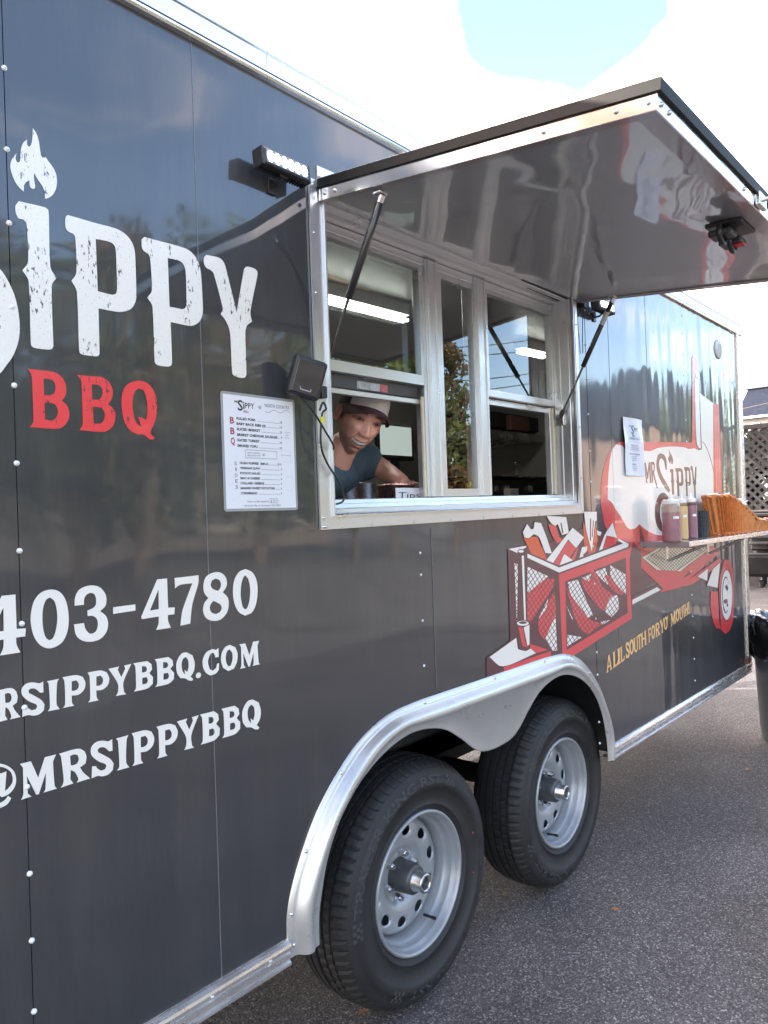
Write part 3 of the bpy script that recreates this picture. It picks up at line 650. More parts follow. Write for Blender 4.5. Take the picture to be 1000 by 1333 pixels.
# --- meat crate
fw = S_(Z_, [(526,440),(884,300),(896,628),(534,846)], sm=False)
lw = S_(Z_, [(222,325),(300,340),(467,425),(480,700),(478,850),(440,852),(380,760),(300,700),(238,690)], sm=False)
Ls = [('M', S_(Z_, [(185,250),(490,385),(512,918),(438,920),(438,850),(200,790)], sm=False)),
      ('R', S_(Z_, [(488,392),(907,232),(920,660),(512,920)], sm=False)),
      ('M', fw)]
clipf = fw
for c_, P in (('W',[(540,445),(600,430),(690,640),(660,655),(620,600),(560,520)]), ('R',[(620,430),(680,415),(715,450),(810,520),(780,610),(740,605),(650,500)]), ('W',[(790,540),(835,520),(842,600),(800,652),(762,620)]),
              ('W',[(700,385),(762,360),(795,460),(770,455)]), ('R',[(755,405),(792,410),(875,500),(860,525),(800,485)]), ('W',[(793,345),(884,400),(886,520),(800,420)]), ('R',[(530,470),(560,520),(660,655),(745,690),(660,755),(600,700)]),
              ('W',[(532,580),(575,670),(562,655)]), ('W',[(735,680),(792,668),(750,697)]), ('W',[(538,755),(625,770),(538,825)]), ('W',[(625,420),(680,395),(665,440)]), ('R',[(650,360),(700,380),(745,470),(715,450)])):
    Ls.append((c_, S_(Z_, P), clipf))
Ls += lattice(clipf, Z_, (526,300,896,846), (1, 1.75), (1, -1.15), 22, 3.6)
for c_, P in (('R',[(300,520),(400,430),(462,425),(450,480),(322,680),(300,665)]), ('R',[(375,640),(462,500),(468,640),(420,800),(372,740)]), ('W',[(286,345),(425,410),(300,512),(288,485)]), ('W',[(368,662),(425,540),(412,600)]), ('W',[(408,780),(468,640),(478,850),(448,852)]), ('W',[(225,330),(246,338),(240,685),(234,560)])):
    Ls.append((c_, S_(Z_, P), lw))
Ls += lattice(lw, Z_, (222,325,480,852), (1, 1.75), (1, -1.35), 22, 3.6)
# meat standing in the crate (behind the rim)
top = [('O',[(278,182),(360,175),(425,330),(360,300),(330,285)]), ('W',[(285,180),(275,150),(300,100),(322,132),(338,130),(345,90),(382,95),(412,170),(447,275),(408,272),(372,180),(340,160),(310,185)]),
       ('R',[(425,100),(470,112),(490,180),(522,200),(480,215),(450,170)]), ('W',[(415,52),(532,60),(547,155),(507,165),(482,100),(465,112),(440,92)]), ('K',[(497,95),(503,92),(515,150),(508,160)]),
       ('W',[(668,120),(742,150),(732,172),(672,140)]), ('O',[(632,88),(652,140),(682,268),(702,100),(716,200),(696,290),(640,250)]), ('W',[(638,28),(712,28),(712,80),(702,85),(684,268),(652,145),(642,70)]), ('M',[(672,70),(680,68),(678,200),(672,200)]), ('M',[(690,80),(696,80),(688,180),(683,180)]),
       ('R',[(745,260),(770,170),(830,185),(822,245)]), ('W',[(722,268),(760,165),(806,93),(832,182),(770,168),(742,265)]),
       ('R',[(450,335),(540,200),(605,240),(575,330),(480,352)]), ('W',[(408,322),(570,123),(637,180),(590,243),(543,192),(452,335)]), ('M',[(500,262),(560,290),(520,272)]), ('M',[(590,245),(600,240),(560,312),(552,300)]),
       ('R',[(640,290),(682,262),(694,285),(622,315)]), ('W',[(606,318),(625,238),(657,233),(652,262),(632,280),(634,306)]), ('W',[(488,356),(520,278),(577,320),(572,348)])]
bg_ = [(c_, S_(Z_, P, 40)) for c_, P in top]
outl = []
for c_, P in top:      # dark drawing line round each bone
    if c_ in 'WOR' and len(P) > 5:
        q = smooth(P, 40); cx = sum(p[0] for p in q)/len(q); cy = sum(p[1] for p in q)/len(q)
        ar = area(q); o2 = []
        for i, p in enumerate(q):
            d = Vector(q[(i+1) % len(q)])-Vector(q[i-1]); d = d.normalized() if d.length > 1e-6 else Vector((1, 0)); n_ = Vector((d.y, -d.x))*(1 if ar > 0 else -1); o2.append((p[0]+n_.x*3.2, p[1]+n_.y*3.2))
        outl.append((c_, P, o2))
full = [('M', S_(Z_, [(215,240),(490,350),(880,205),(800,180),(660,120),(560,150),(380,240)], sm=False))]
for (c_, P) in top:
    m_ = [o for o in outl if o[1] is P]
    if m_: full.append(('M', t_(Z_, m_[0][2], sm=False)))
    full.append((c_, S_(Z_, P, 40)))
rim = [('M', S_(Z_, [(184,246),(302,226),(310,240),(290,262),(490,346),(846,212),(836,186),(908,212),(908,244),(490,398),(184,262)], sm=False)),
       ('W', S_(Z_, [(190,248),(294,230),(298,236),(272,252),(284,268),(490,358),(868,216),(836,196),(842,188),(902,218),(898,236),(490,388)], sm=False))]
pipe = [('M', S_(Z_, [(243,262),(302,262),(302,690),(250,690)], sm=False)), ('W', S_(Z_, [(268,288),(281,288),(294,690),(284,690)], sm=False)), ('M', t_(Z_, ci(264, 262, 21, 14), sm=False)), ('W', t_(Z_, ci(264, 262, 16, 8), sm=False)),
        ('M', S_(Z_, [(238,700),(318,690),(320,822),(290,852),(250,840)], 50)), ('R', S_(Z_, [(248,708),(275,716),(290,800),(302,832),(272,822)], 50)), ('W', S_(Z_, [(280,712),(314,696),(314,812),(302,822)], 50)),
        ('M', t_(Z_, ci(275, 688, 40, 20), sm=False)), ('W', t_(Z_, ci(275, 688, 35, 15), sm=False)), ('M', t_(Z_, ci(275, 684, 24, 8), sm=False))]
base = [('M', S_(Z_, [(60,890),(235,765),(245,840),(300,805),(442,850),(442,935),(160,1060),(60,1060)], sm=False)), ('R', S_(Z_, [(162,948),(440,852),(440,960),(162,1060)], sm=False)), ('R', S_(Z_, [(312,808),(424,845),(352,866),(318,838)], sm=False)),
        ('W', S_(Z_, [(78,888),(236,774),(246,842),(290,852),(320,838),(352,865),(160,943)], 60))]
paint(Ls + base + full + rim + pipe, 'crate_print', 'printed red wire crate full of meat bones')
# --- smoker tank, chimney, cab
tank = [('R', S_(J_, [(285,264),(400,258),(700,262),(960,266),(1010,262),(1010,330),(960,1230),(700,1215),(500,1235),(480,1400),(300,1400),(135,1080),(110,960),(92,860),(92,700),(108,560),(145,430),(195,330),(235,285)])),
        ('W', S_(J_, [(240,285),(300,300),(330,345),(500,345),(570,350),(640,320),(780,305),(900,315),(940,330),(1000,322),(1180,330),(1180,1290),(900,1180),(700,1162),(640,1160),(560,1130),(500,1090),(462,1055),(420,1095),(375,1105),(340,1080),(300,1010),(240,920),(200,850),(157,815),(158,700),(165,560),(180,420),(205,330)])),
        ('M', S_(J_, [(462,1060),(480,1100),(520,1235),(470,1235)], 60))]
cab = [('W', S_(K_, [(378,395),(506,490),(512,1250),(380,1250)], sm=False)), ('C', line(K_, [(378,388),(520,494)], 8)),
       ('R', S_(K_, [(505,488),(562,488),(604,1600),(512,1600)], sm=False))]
for q in range(3):
    xa = 528+q*16; cab.append(('P', S_(K_, [(xa-7, 600), (xa-2, 600), (xa+26, 1600), (xa+18, 1600)], sm=False)))
cab += [('R', S_(K_, [(305,40),(320,22),(345,30),(368,90),(374,165),(335,160),(338,700),(350,860),(372,905),(392,925),(350,930),(318,900),(300,860),(306,500)], 60)),
        ('M', S_(K_, [(326,230),(378,255),(386,600),(398,925),(366,935),(340,860),(332,640)], 60)), ('W', S_(K_, [(332,236),(371,256),(378,600),(388,918),(366,905),(348,850),(338,640)], 60)), ('W', S_(K_, [(335,160),(372,172),(372,236),(340,225)], sm=False)),
        ('M', line(K_, [(392,852),(415,862),(445,915),(480,1010),(515,1150)], 6))]
logo = [('M', S_(J_, [(625,470),(640,385),(665,370),(700,385),(722,430),(727,530),(714,530),(700,450),(675,418),(655,440),(655,500),(680,580),(757,718),(747,758),(690,680),(640,570)])),
        ('M', S_(J_, [(742,325),(760,365),(778,400),(788,440),(782,480),(770,470),(765,440),(760,475),(748,455),(738,420),(752,390)])),
        # M R
        ('M', S_(J_, [(505,462),(524,460),(541,560),(551,458),(568,456),(576,656),(561,657),(557,530),(546,622),(538,622),(522,535),(540,655),(527,657)], 20)),
        ('M', S_(J_, [(570,456),(600,452),(612,480),(610,530),(604,560),(640,700),(630,712),(592,575),(594,655),(580,655)], 30)), ('W', S_(J_, [(586,480),(598,482),(600,520),(590,545)], 30)),
        # Q
        ('M', t_(J_, ci(690, 940, 80, 190, 32), sm=False)), ('W', t_(J_, ci(706, 940, 45, 128, 28), sm=False)), ('M', S_(J_, [(710,1010),(740,1030),(790,1130),(770,1150),(730,1100)], 40))]
def bigl(P, o_, x0, x1, y0, y1):      # the large letters again, small, for the business name on the tank
    W = [t_(o_, q) for q in P]; xs = [p[0] for p in W[0]]; zs = [p[1] for p in W[0]]
    a = un(X_[0]+X_[2]*x0, X_[1]+X_[2]*y0); b = un(X_[0]+X_[2]*x1, X_[1]+X_[2]*y1); A = un(X_[0]+X_[2]*x0, X_[1]+X_[2]*y1)
    return [(c, [(a.x+(x-min(xs))/(max(xs)-min(xs))*(b.x-a.x), A.z+(z-min(zs))/(max(zs)-min(zs))*(a.z-A.z)) for x, z in q]) for c, q in zip('MW', W)]
BI = [[(135,67),(320,110),(348,130),(352,180),(362,540),(408,620),(372,680),(384,1110),(375,1135),(350,1140),(250,1128),(222,1100),(206,650),(160,567),(202,500),(192,250),(185,220),(165,200),(130,190),(112,150),(110,100)]]
BP = [[(98,103),(380,180),(440,215),(480,270),(505,350),(518,540),(520,650),(500,710),(460,740),(420,745),(288,718),(298,1010),(290,1035),(265,1040),(195,1030),(172,1000),(157,610),(118,540),(152,490),(140,260),(125,225),(95,205),(78,170),(78,120)], [(267,255),(350,275),(385,310),(398,370),(402,590),(392,618),(370,625),(280,607)]]
BY = [[(545,233),(630,250),(665,275),(685,320),(766,650),(780,560),(818,340),(832,318),(860,320),(900,335),(916,360),(912,400),(865,640),(876,715),(840,745),(828,800),(836,1095),(825,1120),(800,1122),(755,1110),(733,1085),(718,800),(690,715),(650,660),(665,620),(600,370),(580,345),(545,325),(528,290),(530,250)]]
logo += bigl(BI, B_, 418, 448, 138, 290)+bigl(BP, D_, 450, 502, 132, 300)+bigl(BP, D_, 503, 546, 126, 300)+bigl(BY, D_, 540, 584, 120, 330)
paint(tank+cab+logo, 'smoker_print', 'printed red and white smoker with the business name', y=-.0006)
# --- lower grate and wheel
gr = S_(L_, [(262,292),(395,212),(760,205),(690,260),(490,398),(412,400)], sm=False)
low = [('M', S_(L_, [(150,160),(220,240),(216,380),(330,480),(130,600),(122,300)], sm=False)),
       ('R', S_(L_, [(218,210),(800,190),(860,250),(790,300),(600,470),(490,532),(400,542),(215,372)], sm=False)), ('M', S_(L_, [(216,286),(352,205),(790,205),(602,352),(490,446),(402,446)], sm=False)),
       ('C', S_(L_, [(224,286),(356,210),(782,210),(598,346),(488,440),(405,440)], sm=False)), ('M', S_(L_, [(256,292),(392,206),(770,200),(690,266),(492,404),(410,406)], sm=False)), ('C', gr)]
low += lattice(gr, L_, (262,200,760,402), (1, .95), (1, -1.1), 19, 4.2)
low += [('R', S_(L_, [(340,525),(400,540),(600,470),(860,285),(870,330),(640,500),(380,570)], sm=False)), ('M', S_(L_, [(143,600),(600,390),(620,420),(145,680)], sm=False)), ('R', S_(L_, [(225,380),(600,400),(490,532),(400,542)], sm=False)),
        ('M', S_(L_, [(138,620),(350,515),(384,552),(138,680)], sm=False)), ('W', S_(L_, [(144,630),(345,527),(374,550),(145,668)], sm=False)),
        ('R', S_(L_, [(895,302),(925,310),(948,340),(965,430),(970,600),(965,780),(940,870),(905,908),(880,890),(860,850),(850,560),(862,420)])), ('R', S_(L_, [(782,560),(842,566),(852,800),(862,868),(830,862),(800,800),(780,690)])),
        ('M', line(L_, [(852,565),(858,760),(866,850)], 7)), ('M', line(L_, [(866,420),(880,360),(910,340),(945,420),(955,560)], 5)),
        ('M', S_(L_, [(668,442),(765,366),(756,484)], sm=False)), ('W', S_(L_, [(675,440),(760,376),(751,476)], sm=False)), ('M', S_(L_, [(746,518),(796,372),(866,318),(844,540)], sm=False)), ('W', S_(L_, [(752,514),(801,380),(858,328),(837,531)], sm=False)),
        ('K', t_(L_, ci(910, 592, 50, 212, 36), sm=False)), ('W', t_(L_, ci(912, 592, 45, 203, 36), sm=False)), ('K', t_(L_, ci(905, 590, 30, 152, 30), sm=False)), ('W', t_(L_, ci(908, 592, 27, 140, 30), sm=False)),
        ('K', S_(L_, [(898,520),(915,505),(925,540),(918,560),(906,545)], 50)), ('M', S_(L_, [(888,630),(915,622),(922,650),(900,665),(886,650)], 50)), ('K', t_(L_, ci(917, 672, 8, 16, 10), sm=False)), ('K', line(L_, [(888,690),(902,735),(920,715)], 6))]
paint(low, 'wheel_and_grate_print', 'printed grill grate and red wheel', y=-.0013)
# ------------------------------------------------------------------ serving window
def unx(px, py, x):
    d = ray(px, py); t = (x-CP.x)/d.x; return CP + d*t
def shear(mb, k=.0095, x0=1.33):
    mb.v = [(x, y, z+(x-x0)*k) for x, y, z in mb.v]; return mb
def glass_mat(name, tint=(.9, .93, .92), boost=1.35):
    M = bpy.data.materials.new(name); M.use_nodes = True; t = M.node_tree; t.nodes.clear()
    o = t.nodes.new('ShaderNodeOutputMaterial'); a = t.nodes.new('ShaderNodeBsdfTransparent'); a.inputs[0].default_value = (*tint, 1)
    g_ = t.nodes.new('ShaderNodeBsdfGlossy'); g_.inputs['Roughness'].default_value = 0.0; g_.inputs['Color'].default_value = (1, 1, 1, 1)
    f = t.nodes.new('ShaderNodeFresnel'); f.inputs[0].default_value = 1.5
    mu = t.nodes.new('ShaderNodeMath'); mu.operation = 'MULTIPLY'; mu.use_clamp = True; t.links.new(f.outputs[0], mu.inputs[0]); mu.inputs[1].default_value = boost
    ge = t.nodes.new('ShaderNodeNewGeometry'); iv = t.nodes.new('ShaderNodeMath'); iv.operation = 'SUBTRACT'; iv.inputs[0].default_value = 1; t.links.new(ge.outputs['Backfacing'], iv.inputs[1])
    m3 = t.nodes.new('ShaderNodeMath'); m3.operation = 'MULTIPLY'; t.links.new(mu.outputs[0], m3.inputs[0]); t.links.new(iv.outputs[0], m3.inputs[1]); mu = m3
    mx_ = t.nodes.new('ShaderNodeMixShader'); t.links.new(mu.outputs[0], mx_.inputs[0]); t.links.new(a.outputs[0], mx_.inputs[1]); t.links.new(g_.outputs[0], mx_.inputs[2])
    t.links.new(mx_.outputs[0], o.inputs[0]); return M
GLASS = glass_mat('window_glass', boost=1.5)
FRAME = mat('window_frame_aluminium', (.66, .665, .67), rough=.33, metal=.80, rvar=.08, vscale=14, var=.02, detail=6)
CREAM = mat('cream_vinyl_track', (.66, .58, .44), rough=.45)
fo = (1.328, 2.778, 1.411, 2.285); fi = (1.377, 2.738, 1.446, 2.252)
rc = lambda b: [(b[0], b[2]), (b[1], b[2]), (b[1], b[3]), (b[0], b[3])]
mb = MB()
mb.sheet([('+', rc(fo)), ('-', rc((fo[0]+.020, fo[1]-.02, fo[2]+.014, fo[3]-.016)))], -.0075, -.0015)
mb.sheet([('+', rc((fo[0]+.020, fo[1]-.02, fo[2]+.014, fo[3]-.016))), ('-', rc(fi))], -.004, -.0005)
mb.sheet([('+', rc((fi[0]-.004, fi[1]+.004, fi[2]-.004, fi[3]+.004))), ('-', rc(fi))], -.012, -.0042)
win = part(shear(mb), 'window_surround', FRAME)
JD = .084
mb = MB()   # far jamb, ribbed, and near jamb
def jamb(x, sgn):
    P = [(x, -.004), (x, .012), (x-sgn*.004, .014), (x-sgn*.004, .030), (x, .032), (x, .050), (x-sgn*.005, .052), (x-sgn*.005, .062), (x, .064), (x, JD+.03)]
    for (xa, ya), (xb, yb) in zip(P[:-1], P[1:]):
        f = [(xa, ya, fi[2]), (xb, yb, fi[2]), (xb, yb, fi[3]), (xa, ya, fi[3])]
        mb.add(f, [(0, 1, 2, 3)])
jamb(fi[1], 1); part(shear(mb), 'side_jamb', FRAME, win)
mb = MB(); jamb(fi[0], -1); part(shear(mb), 'side_jamb', FRAME, win)
mb = MB(); mb.sweepx([(-.004, fi[3]), (.015, fi[3]), (.017, fi[3]-.006), (.036, fi[3]-.006), (.038, fi[3]-.001), (.055, fi[3]-.001), (.057, fi[3]-.014), (JD+.03, fi[3]-.014)], fi[0], fi[1]); part(shear(mb), 'header_jamb', FRAME, win)
mb = MB(); mb.sweepx([(-.0120, 1.447), (-.010, 1.4495), (.003, 1.452), (.004, 1.461), (.030, 1.464), (.032, 1.474), (.055, 1.476), (.057, 1.486), (JD+.05, 1.489), (JD+.05, 1.47)], fi[0], fi[1]); part(shear(mb), 'window_sill', FRAME, win)
for x in (1.338, 1.345, 1.52, 1.70, 1.88, 2.06, 2.24, 2.42, 2.60, 2.768): rivet(x, 1.418+(x-1.33)*.0095, -.0075, .62, 1, win, 'frame_screw')
for z in (1.44, 1.62, 1.80, 2.0, 2.15, 2.27): rivet(1.338, z, -.0075, .62, 1, win, 'frame_screw')
for z in (1.55, 1.75, 1.95, 2.15): rivet(2.768, z+.013, -.0075, .62, 1, win, 'frame_screw')
Y0 = .080
def post(x0, x1, z0, z1, y0, y1, name='mullion', m_=FRAME, par=win, groove=True):
    mb = MB(); mb.bbox((x0, y0, z0), (x1, y1, z1), .002)
    if groove: mb.bbox((x0+.008, y0-.004, z0+.001), (x0+.014, y0+.001, z1-.001), .001); mb.bbox((x1-.014, y0-.004, z0+.001), (x1-.008, y0+.001, z1-.001), .001)
    return part(shear(mb, .0095), name, m_, par)
zs, ze = 1.489, 2.235
post(1.905, 1.965, zs, ze, Y0-.006, Y0+.05)
post(2.180, 2.248, zs, ze, Y0-.006, Y0+.05)
post(1.378, 2.737, 2.212, 2.237, Y0, Y0+.05, 'window_head')
# left: cream track, raised sash
post(1.872, 1.882, zs, 1.80, Y0-.001, Y0+.008, 'sash_track', CREAM, groove=False)
post(1.8835, 1.890, zs, 1.83, Y0-.003, Y0+.008, 'sash_track', FRAME, groove=False)
post(1.8915, 1.9045, zs, 2.211, Y0+.002, Y0+.012, 'sash_track', FRAME, groove=False)
def sash(x0, x1, z0, z1, y, wd, name='sash', bot=None, gl=True, wr=None):
    bot = bot or wd; wr = wr or wd
    mb = MB(); mb.sheet([('+', rc((x0, x1, z0, z1))), ('-', rc((x0+wd, x1-wr, z0+bot, z1-wd)))], y, y+.022)
    o = part(shear(mb), name, FRAME, win)
    if gl:
        mb = MB(); mb.box((x0+wd*.6, y+.010, z0+bot*.6), (x1-wr*.6, y+.013, z1-wd*.6)); part(shear(mb), 'glass_pane', GLASS, o)
    return o
sash(1.379, 1.887, 1.836, 2.211, Y0, .013, bot=.030, wr=.012)
# the raised lower sash stands behind the upper one; its bottom rail hangs just below
mb = MB(); mb.bbox((1.379, Y0+.012, 1.778), (1.882, Y0+.030, 1.793), .002); part(shear(mb), 'sash_rail', FRAME, win)
mb = MB(); mb.bbox((1.379, Y0+.024, 1.798), (1.882, Y0+.032, 1.834), .002); part(shear(mb), 'sash_rail', mat('dark_grey_track', (.06, .06, .06), rough=.5), win)  # dark grey paints in the shading on the rail and gap below the sash
for x0, x1, c_ in ((1.60, 1.655, (.35, .36, .36)), (1.657, 1.70, (.40, .42, .42)), (1.702, 1.735, (.45, .12, .12))):
    mb = MB(); mb.box((x0, Y0+.0225, 1.802), (x1, Y0+.0238, 1.824)); part(shear(mb), 'sticker', mat('sticker_%d' % int(x0*100), c_, rough=.5, var=.3, vscale=90), win)
mb = MB(); mb.box((1.388, Y0+.037, 1.84), (1.872, Y0+.040, 2.20)); part(shear(mb), 'glass_pane', GLASS, win)
# middle fixed light
mb = MB(); mb.sheet([('+', rc((1.9655, 2.1795, zs, 2.2115))), ('-', rc((1.995, 2.172, 1.514, 2.192)))], Y0+.002, Y0+.03); o_ = part(shear(mb), 'sash', FRAME, win)
mb = MB(); mb.box((1.99, Y0+.012, 1.505), (2.176, Y0+.015, 2.2)); part(shear(mb), 'glass_pane', GLASS, o_)
# right: upper and lower sash
sash(2.2485, 2.736, 1.836, 2.211, Y0, .016, bot=.024, wr=.016)
mb = MB(); mb.bbox((2.2485, Y0+.026, 1.812), (2.72, Y0+.05, 1.834), .002); part(shear(mb), 'sash_rail', FRAME, win)
post(2.703, 2.715, zs, 1.83, Y0+.006, Y0+.03, 'sash_track', FRAME, groove=False)
post(2.718, 2.736, zs, 1.83, Y0+.0, Y0+.03, 'sash_track', CREAM, groove=False)

# ------------------------------------------------------------------ awning door, held up by two gas struts
AN = math.atan(.103); AX0, AX1, AL = 1.360, 2.800, .855
def aw(x, l, h):                # x along the trailer, l outwards, h above the underside
    return Vector((x, -.006 - l*math.cos(AN) - h*math.sin(AN), 2.236 - l*math.sin(AN) + h*math.cos(AN) + (x-AX0)*.012))
def awbox(x0, x1, l0, l1, h0, h1, mb=None, mi=0):
    mb = mb or MB(); P = [aw(x, l, h) for h in (h0, h1) for x, l in ((x0, l0), (x1, l0), (x1, l1), (x0, l1))]
    return mb.add(P, [(0, 1, 2, 3), (7, 6, 5, 4), (1, 0, 4, 5), (2, 1, 5, 6), (3, 2, 6, 7), (0, 3, 7, 4)], mi)
AWP = mat('awning_liner', (.29, .298, .315), rough=.34, ior=1.6, coat=1.0, coat_r=.055)
t = AWP.node_tree; b_ = t.nodes['Principled BSDF']; co = t.nodes.new('ShaderNodeTexCoord'); n_ = t.nodes.new('ShaderNodeTexNoise'); n_.inputs['Scale'].default_value = 3.2; n_.inputs['Detail'].default_value = 1.5
t.links.new(co.outputs['Object'], n_.inputs['Vector']); bp = t.nodes.new('ShaderNodeBump'); bp.inputs['Distance'].default_value = .010; t.links.new(n_.outputs['Fac'], bp.inputs['Height']); t.links.new(bp.outputs[0], b_.inputs['Normal']); t.links.new(bp.outputs[0], b_.inputs['Coat Normal'])
b_.inputs['Coat IOR'].default_value = 1.9
awn = part(awbox(AX0-.006, AX1+.006, -.002, AL+.007, .0305, .052), 'awning_door', mat('black_edge_rubber', (.006, .006, .006), rough=.6, ior=1.35))
part(awbox(AX0+.004, AX1-.004, .004, AL-.004, .006, .030), 'awning_liner', AWP, awn)
mb = MB(); awbox(AX0, AX0+.0035, 0, AL, 0, .030, mb); part(mb, 'awning_edge', ALU, awn)
mb = MB(); awbox(AX1-.0035, AX1, 0, AL, 0, .030, mb); part(mb, 'awning_edge', ALU, awn)
mb = MB(); awbox(AX0+.0036, AX1-.0036, AL-.0035, AL, 0, .030, mb); part(mb, 'awning_edge', ALU, awn)
LIP = mat('awning_inner_lip', (.24, .21, .21), rough=.3, coat=.6)
mb = MB(); awbox(AX0+.0037, AX0+.030, .0, AL-.004, .0015, .0058, mb); part(mb, 'awning_lip', LIP, awn)
mb = MB(); awbox(AX1-.030, AX1-.0037, .0, AL-.004, .0015, .0058, mb); part(mb, 'awning_lip', LIP, awn)
mb = MB(); awbox(AX0+.0305, AX1-.0305, AL-.045, AL-.0038, .0015, .0058, mb); part(mb, 'awning_lip', LIP, awn)
mb = MB(); awbox(AX0-.0065, AX1+.0065, .0, AL+.0068, .0522, .0535, mb); part(mb, 'awning_top_sheet', ALU, awn)
mb = MB(); mb.tube([(AX0, -.008, 2.290), (AX1+.02, -.008, 2.290+.0137+.002)], .0085, 12); part(mb, 'hinge', ALU, awn)
mb = MB(); mb.box((AX0, -.005, 2.286), (AX1+.02, -.001, 2.325)); shear(mb, .0095, 1.34); part(mb, 'hinge_leaf', ALU, awn)
ALUE = mat('smooth_edge_aluminium', (.80, .78, .75), rough=.17, metal=1, rvar=.08, vscale=10)
for o in list(awn.children):
    if o.name.startswith('awning_edge'): o.data.materials[0] = ALUE
def awscrew(x, l, h, rot):
    o = link('edge_screw', riv_alu(), awn); p = aw(x, l, h); o.location = p - wpos(awn)
    o.rotation_euler = rot; o.scale = (.8, .8, .8)
for l in (.02, .055, .63, .78, .84): awscrew(AX0-.0002, l, .015, (0, 0, R_(-90)))
for x in (1.38, 1.42, 1.90, 2.02, 2.06, 2.30): awscrew(x, AL+.0002, .015, (0, 0, 0))
for x, l in ((1.372, .05), (1.372, .13)): awscrew(x, l, .0015, (R_(-90), 0, 0))
def strut(x, topp, jb, botp, nm):
    T = topp; J = jb; B = botp
    mb = MB(); d = (J-T).normalized()
    mb.tube([T+d*.012, T+d*.014, J-d*.002, J], [.007, .0095, .0095, .007], 14); s_ = part(mb, 'gas_strut', mat('black_strut_enamel', (.014, .014, .015), rough=.28, coat=.4))
    mb = MB(); mb.tube([J-d*.002, B-d*.015], .0042, 10); part(mb, 'piston_rod', mat('dark_piston_steel', (.10, .10, .10), rough=.25, metal=1), s_)
    mb = MB(); mb.tube([B-d*.022, B-d*.018, B+d*.006, B+d*.010], [.005, .009, .009, .005], 12); mb.bbox(B+Vector((-.010, -.004, -.014)), B+Vector((.010, .004, .014)), .002); part(mb, 'ball_socket', BLKP, s_)
    mb = MB(); mb.tube([T-d*.004, T+d*.014], .0085, 12); mb.bbox(T+Vector((-.016, -.010, .004)), T+Vector((.012, .014, .012)), .002); part(mb, 'top_bracket', STEEL, s_)
    return s_
xl = 1.392
Tl = aw(xl, .182, -.016); Bl = Vector((xl, .052, 1.765)); Jl = unx(452, 388, xl)
dl = (Bl-Tl); kk = (Jl-Tl).dot(dl)/dl.dot(dl); strut(xl, Tl, Tl+dl*kk, Bl, 0)
xr = 2.722
Tr = aw(xr, .178, -.016); Br = unx(731, 540, xr); Jr = unx(755, 476, xr); dl = Br-Tr; kk = (Jr-Tr).dot(dl)/dl.dot(dl); strut(xr, Tr, Tr+dl*kk, Br, 1)
mb = MB(); mb.bbox(Br+Vector((.004, -.006, -.04)), Br+Vector((.014, .030, .045)), .002); part(mb, 'strut_plate', STEEL)
mb = MB(); p0 = Tr+(Br-Tr).normalized()*.05; p1 = Tr+(Br-Tr).normalized()*.10; mb.tube([p0, p1], .0099, 14, cap=False); part(mb, 'strut_label', mat('paper_label', (.55, .55, .52), rough=.6, var=.3, vscale=200))
# black clamp hanging from the underside, and the latch on the outer edge
def awray(px, py, h=.0):
    n = Vector((0, -math.sin(AN), math.cos(AN))); p0 = aw(2.0, .4, h); d = ray(px, py); t_ = (p0-CP).dot(n)/d.dot(n); return CP+d*t_
ca = awray(925, 290, -.02); cb = awray(965, 285, -.02)
mb = MB()
cc_ = awray(940, 288, 0)
mb.bbox((-.005, -.045, -.006), (.125, .045, .006), .003, M=Matrix.Translation(cc_+Vector((.01, 0, 0))))
def arcpts(c, r, a0, a1, n=12): return [(c[0]+r*math.cos(R_(a0+(a1-a0)*i/n)), c[1], c[2]+r*math.sin(R_(a0+(a1-a0)*i/n))) for i in range(n+1)]
for cx in (.0, .085):
    q = cc_+Vector((cx, 0, -.030)); mb.tube(arcpts(q, .026, 150, 390), .007, 10); 
    mb.bbox(q+Vector((-.028, -.028, -.012)), q+Vector((.028, .028, .004)), .004)
mb.bbox(cc_+Vector((.02, -.014, -.034)), cc_+Vector((.07, .014, -.010)), .004)
cl_ = part(mb, 'door_catch', BLKP, awn)
mb = MB(); mb.bbox(cc_+Vector((.072, -.03, -.046)), cc_+Vector((.10, .0, -.042)), .001); part(mb, 'red_clip', mat('red_plastic', (.5, .02, .03), rough=.4), awn)
lx = aw(2.02, AL, .02)
mb = MB(); mb.bbox(lx+Vector((-.03, -.012, -.018)), lx+Vector((.03, 0, .016)), .003); mb.tube([lx+Vector((0, -.012, 0)), lx+Vector((0, -.03, .004)), lx+Vector((0, -.034, .03))], .005, 8); part(mb, 'edge_latch', STEEL, awn)

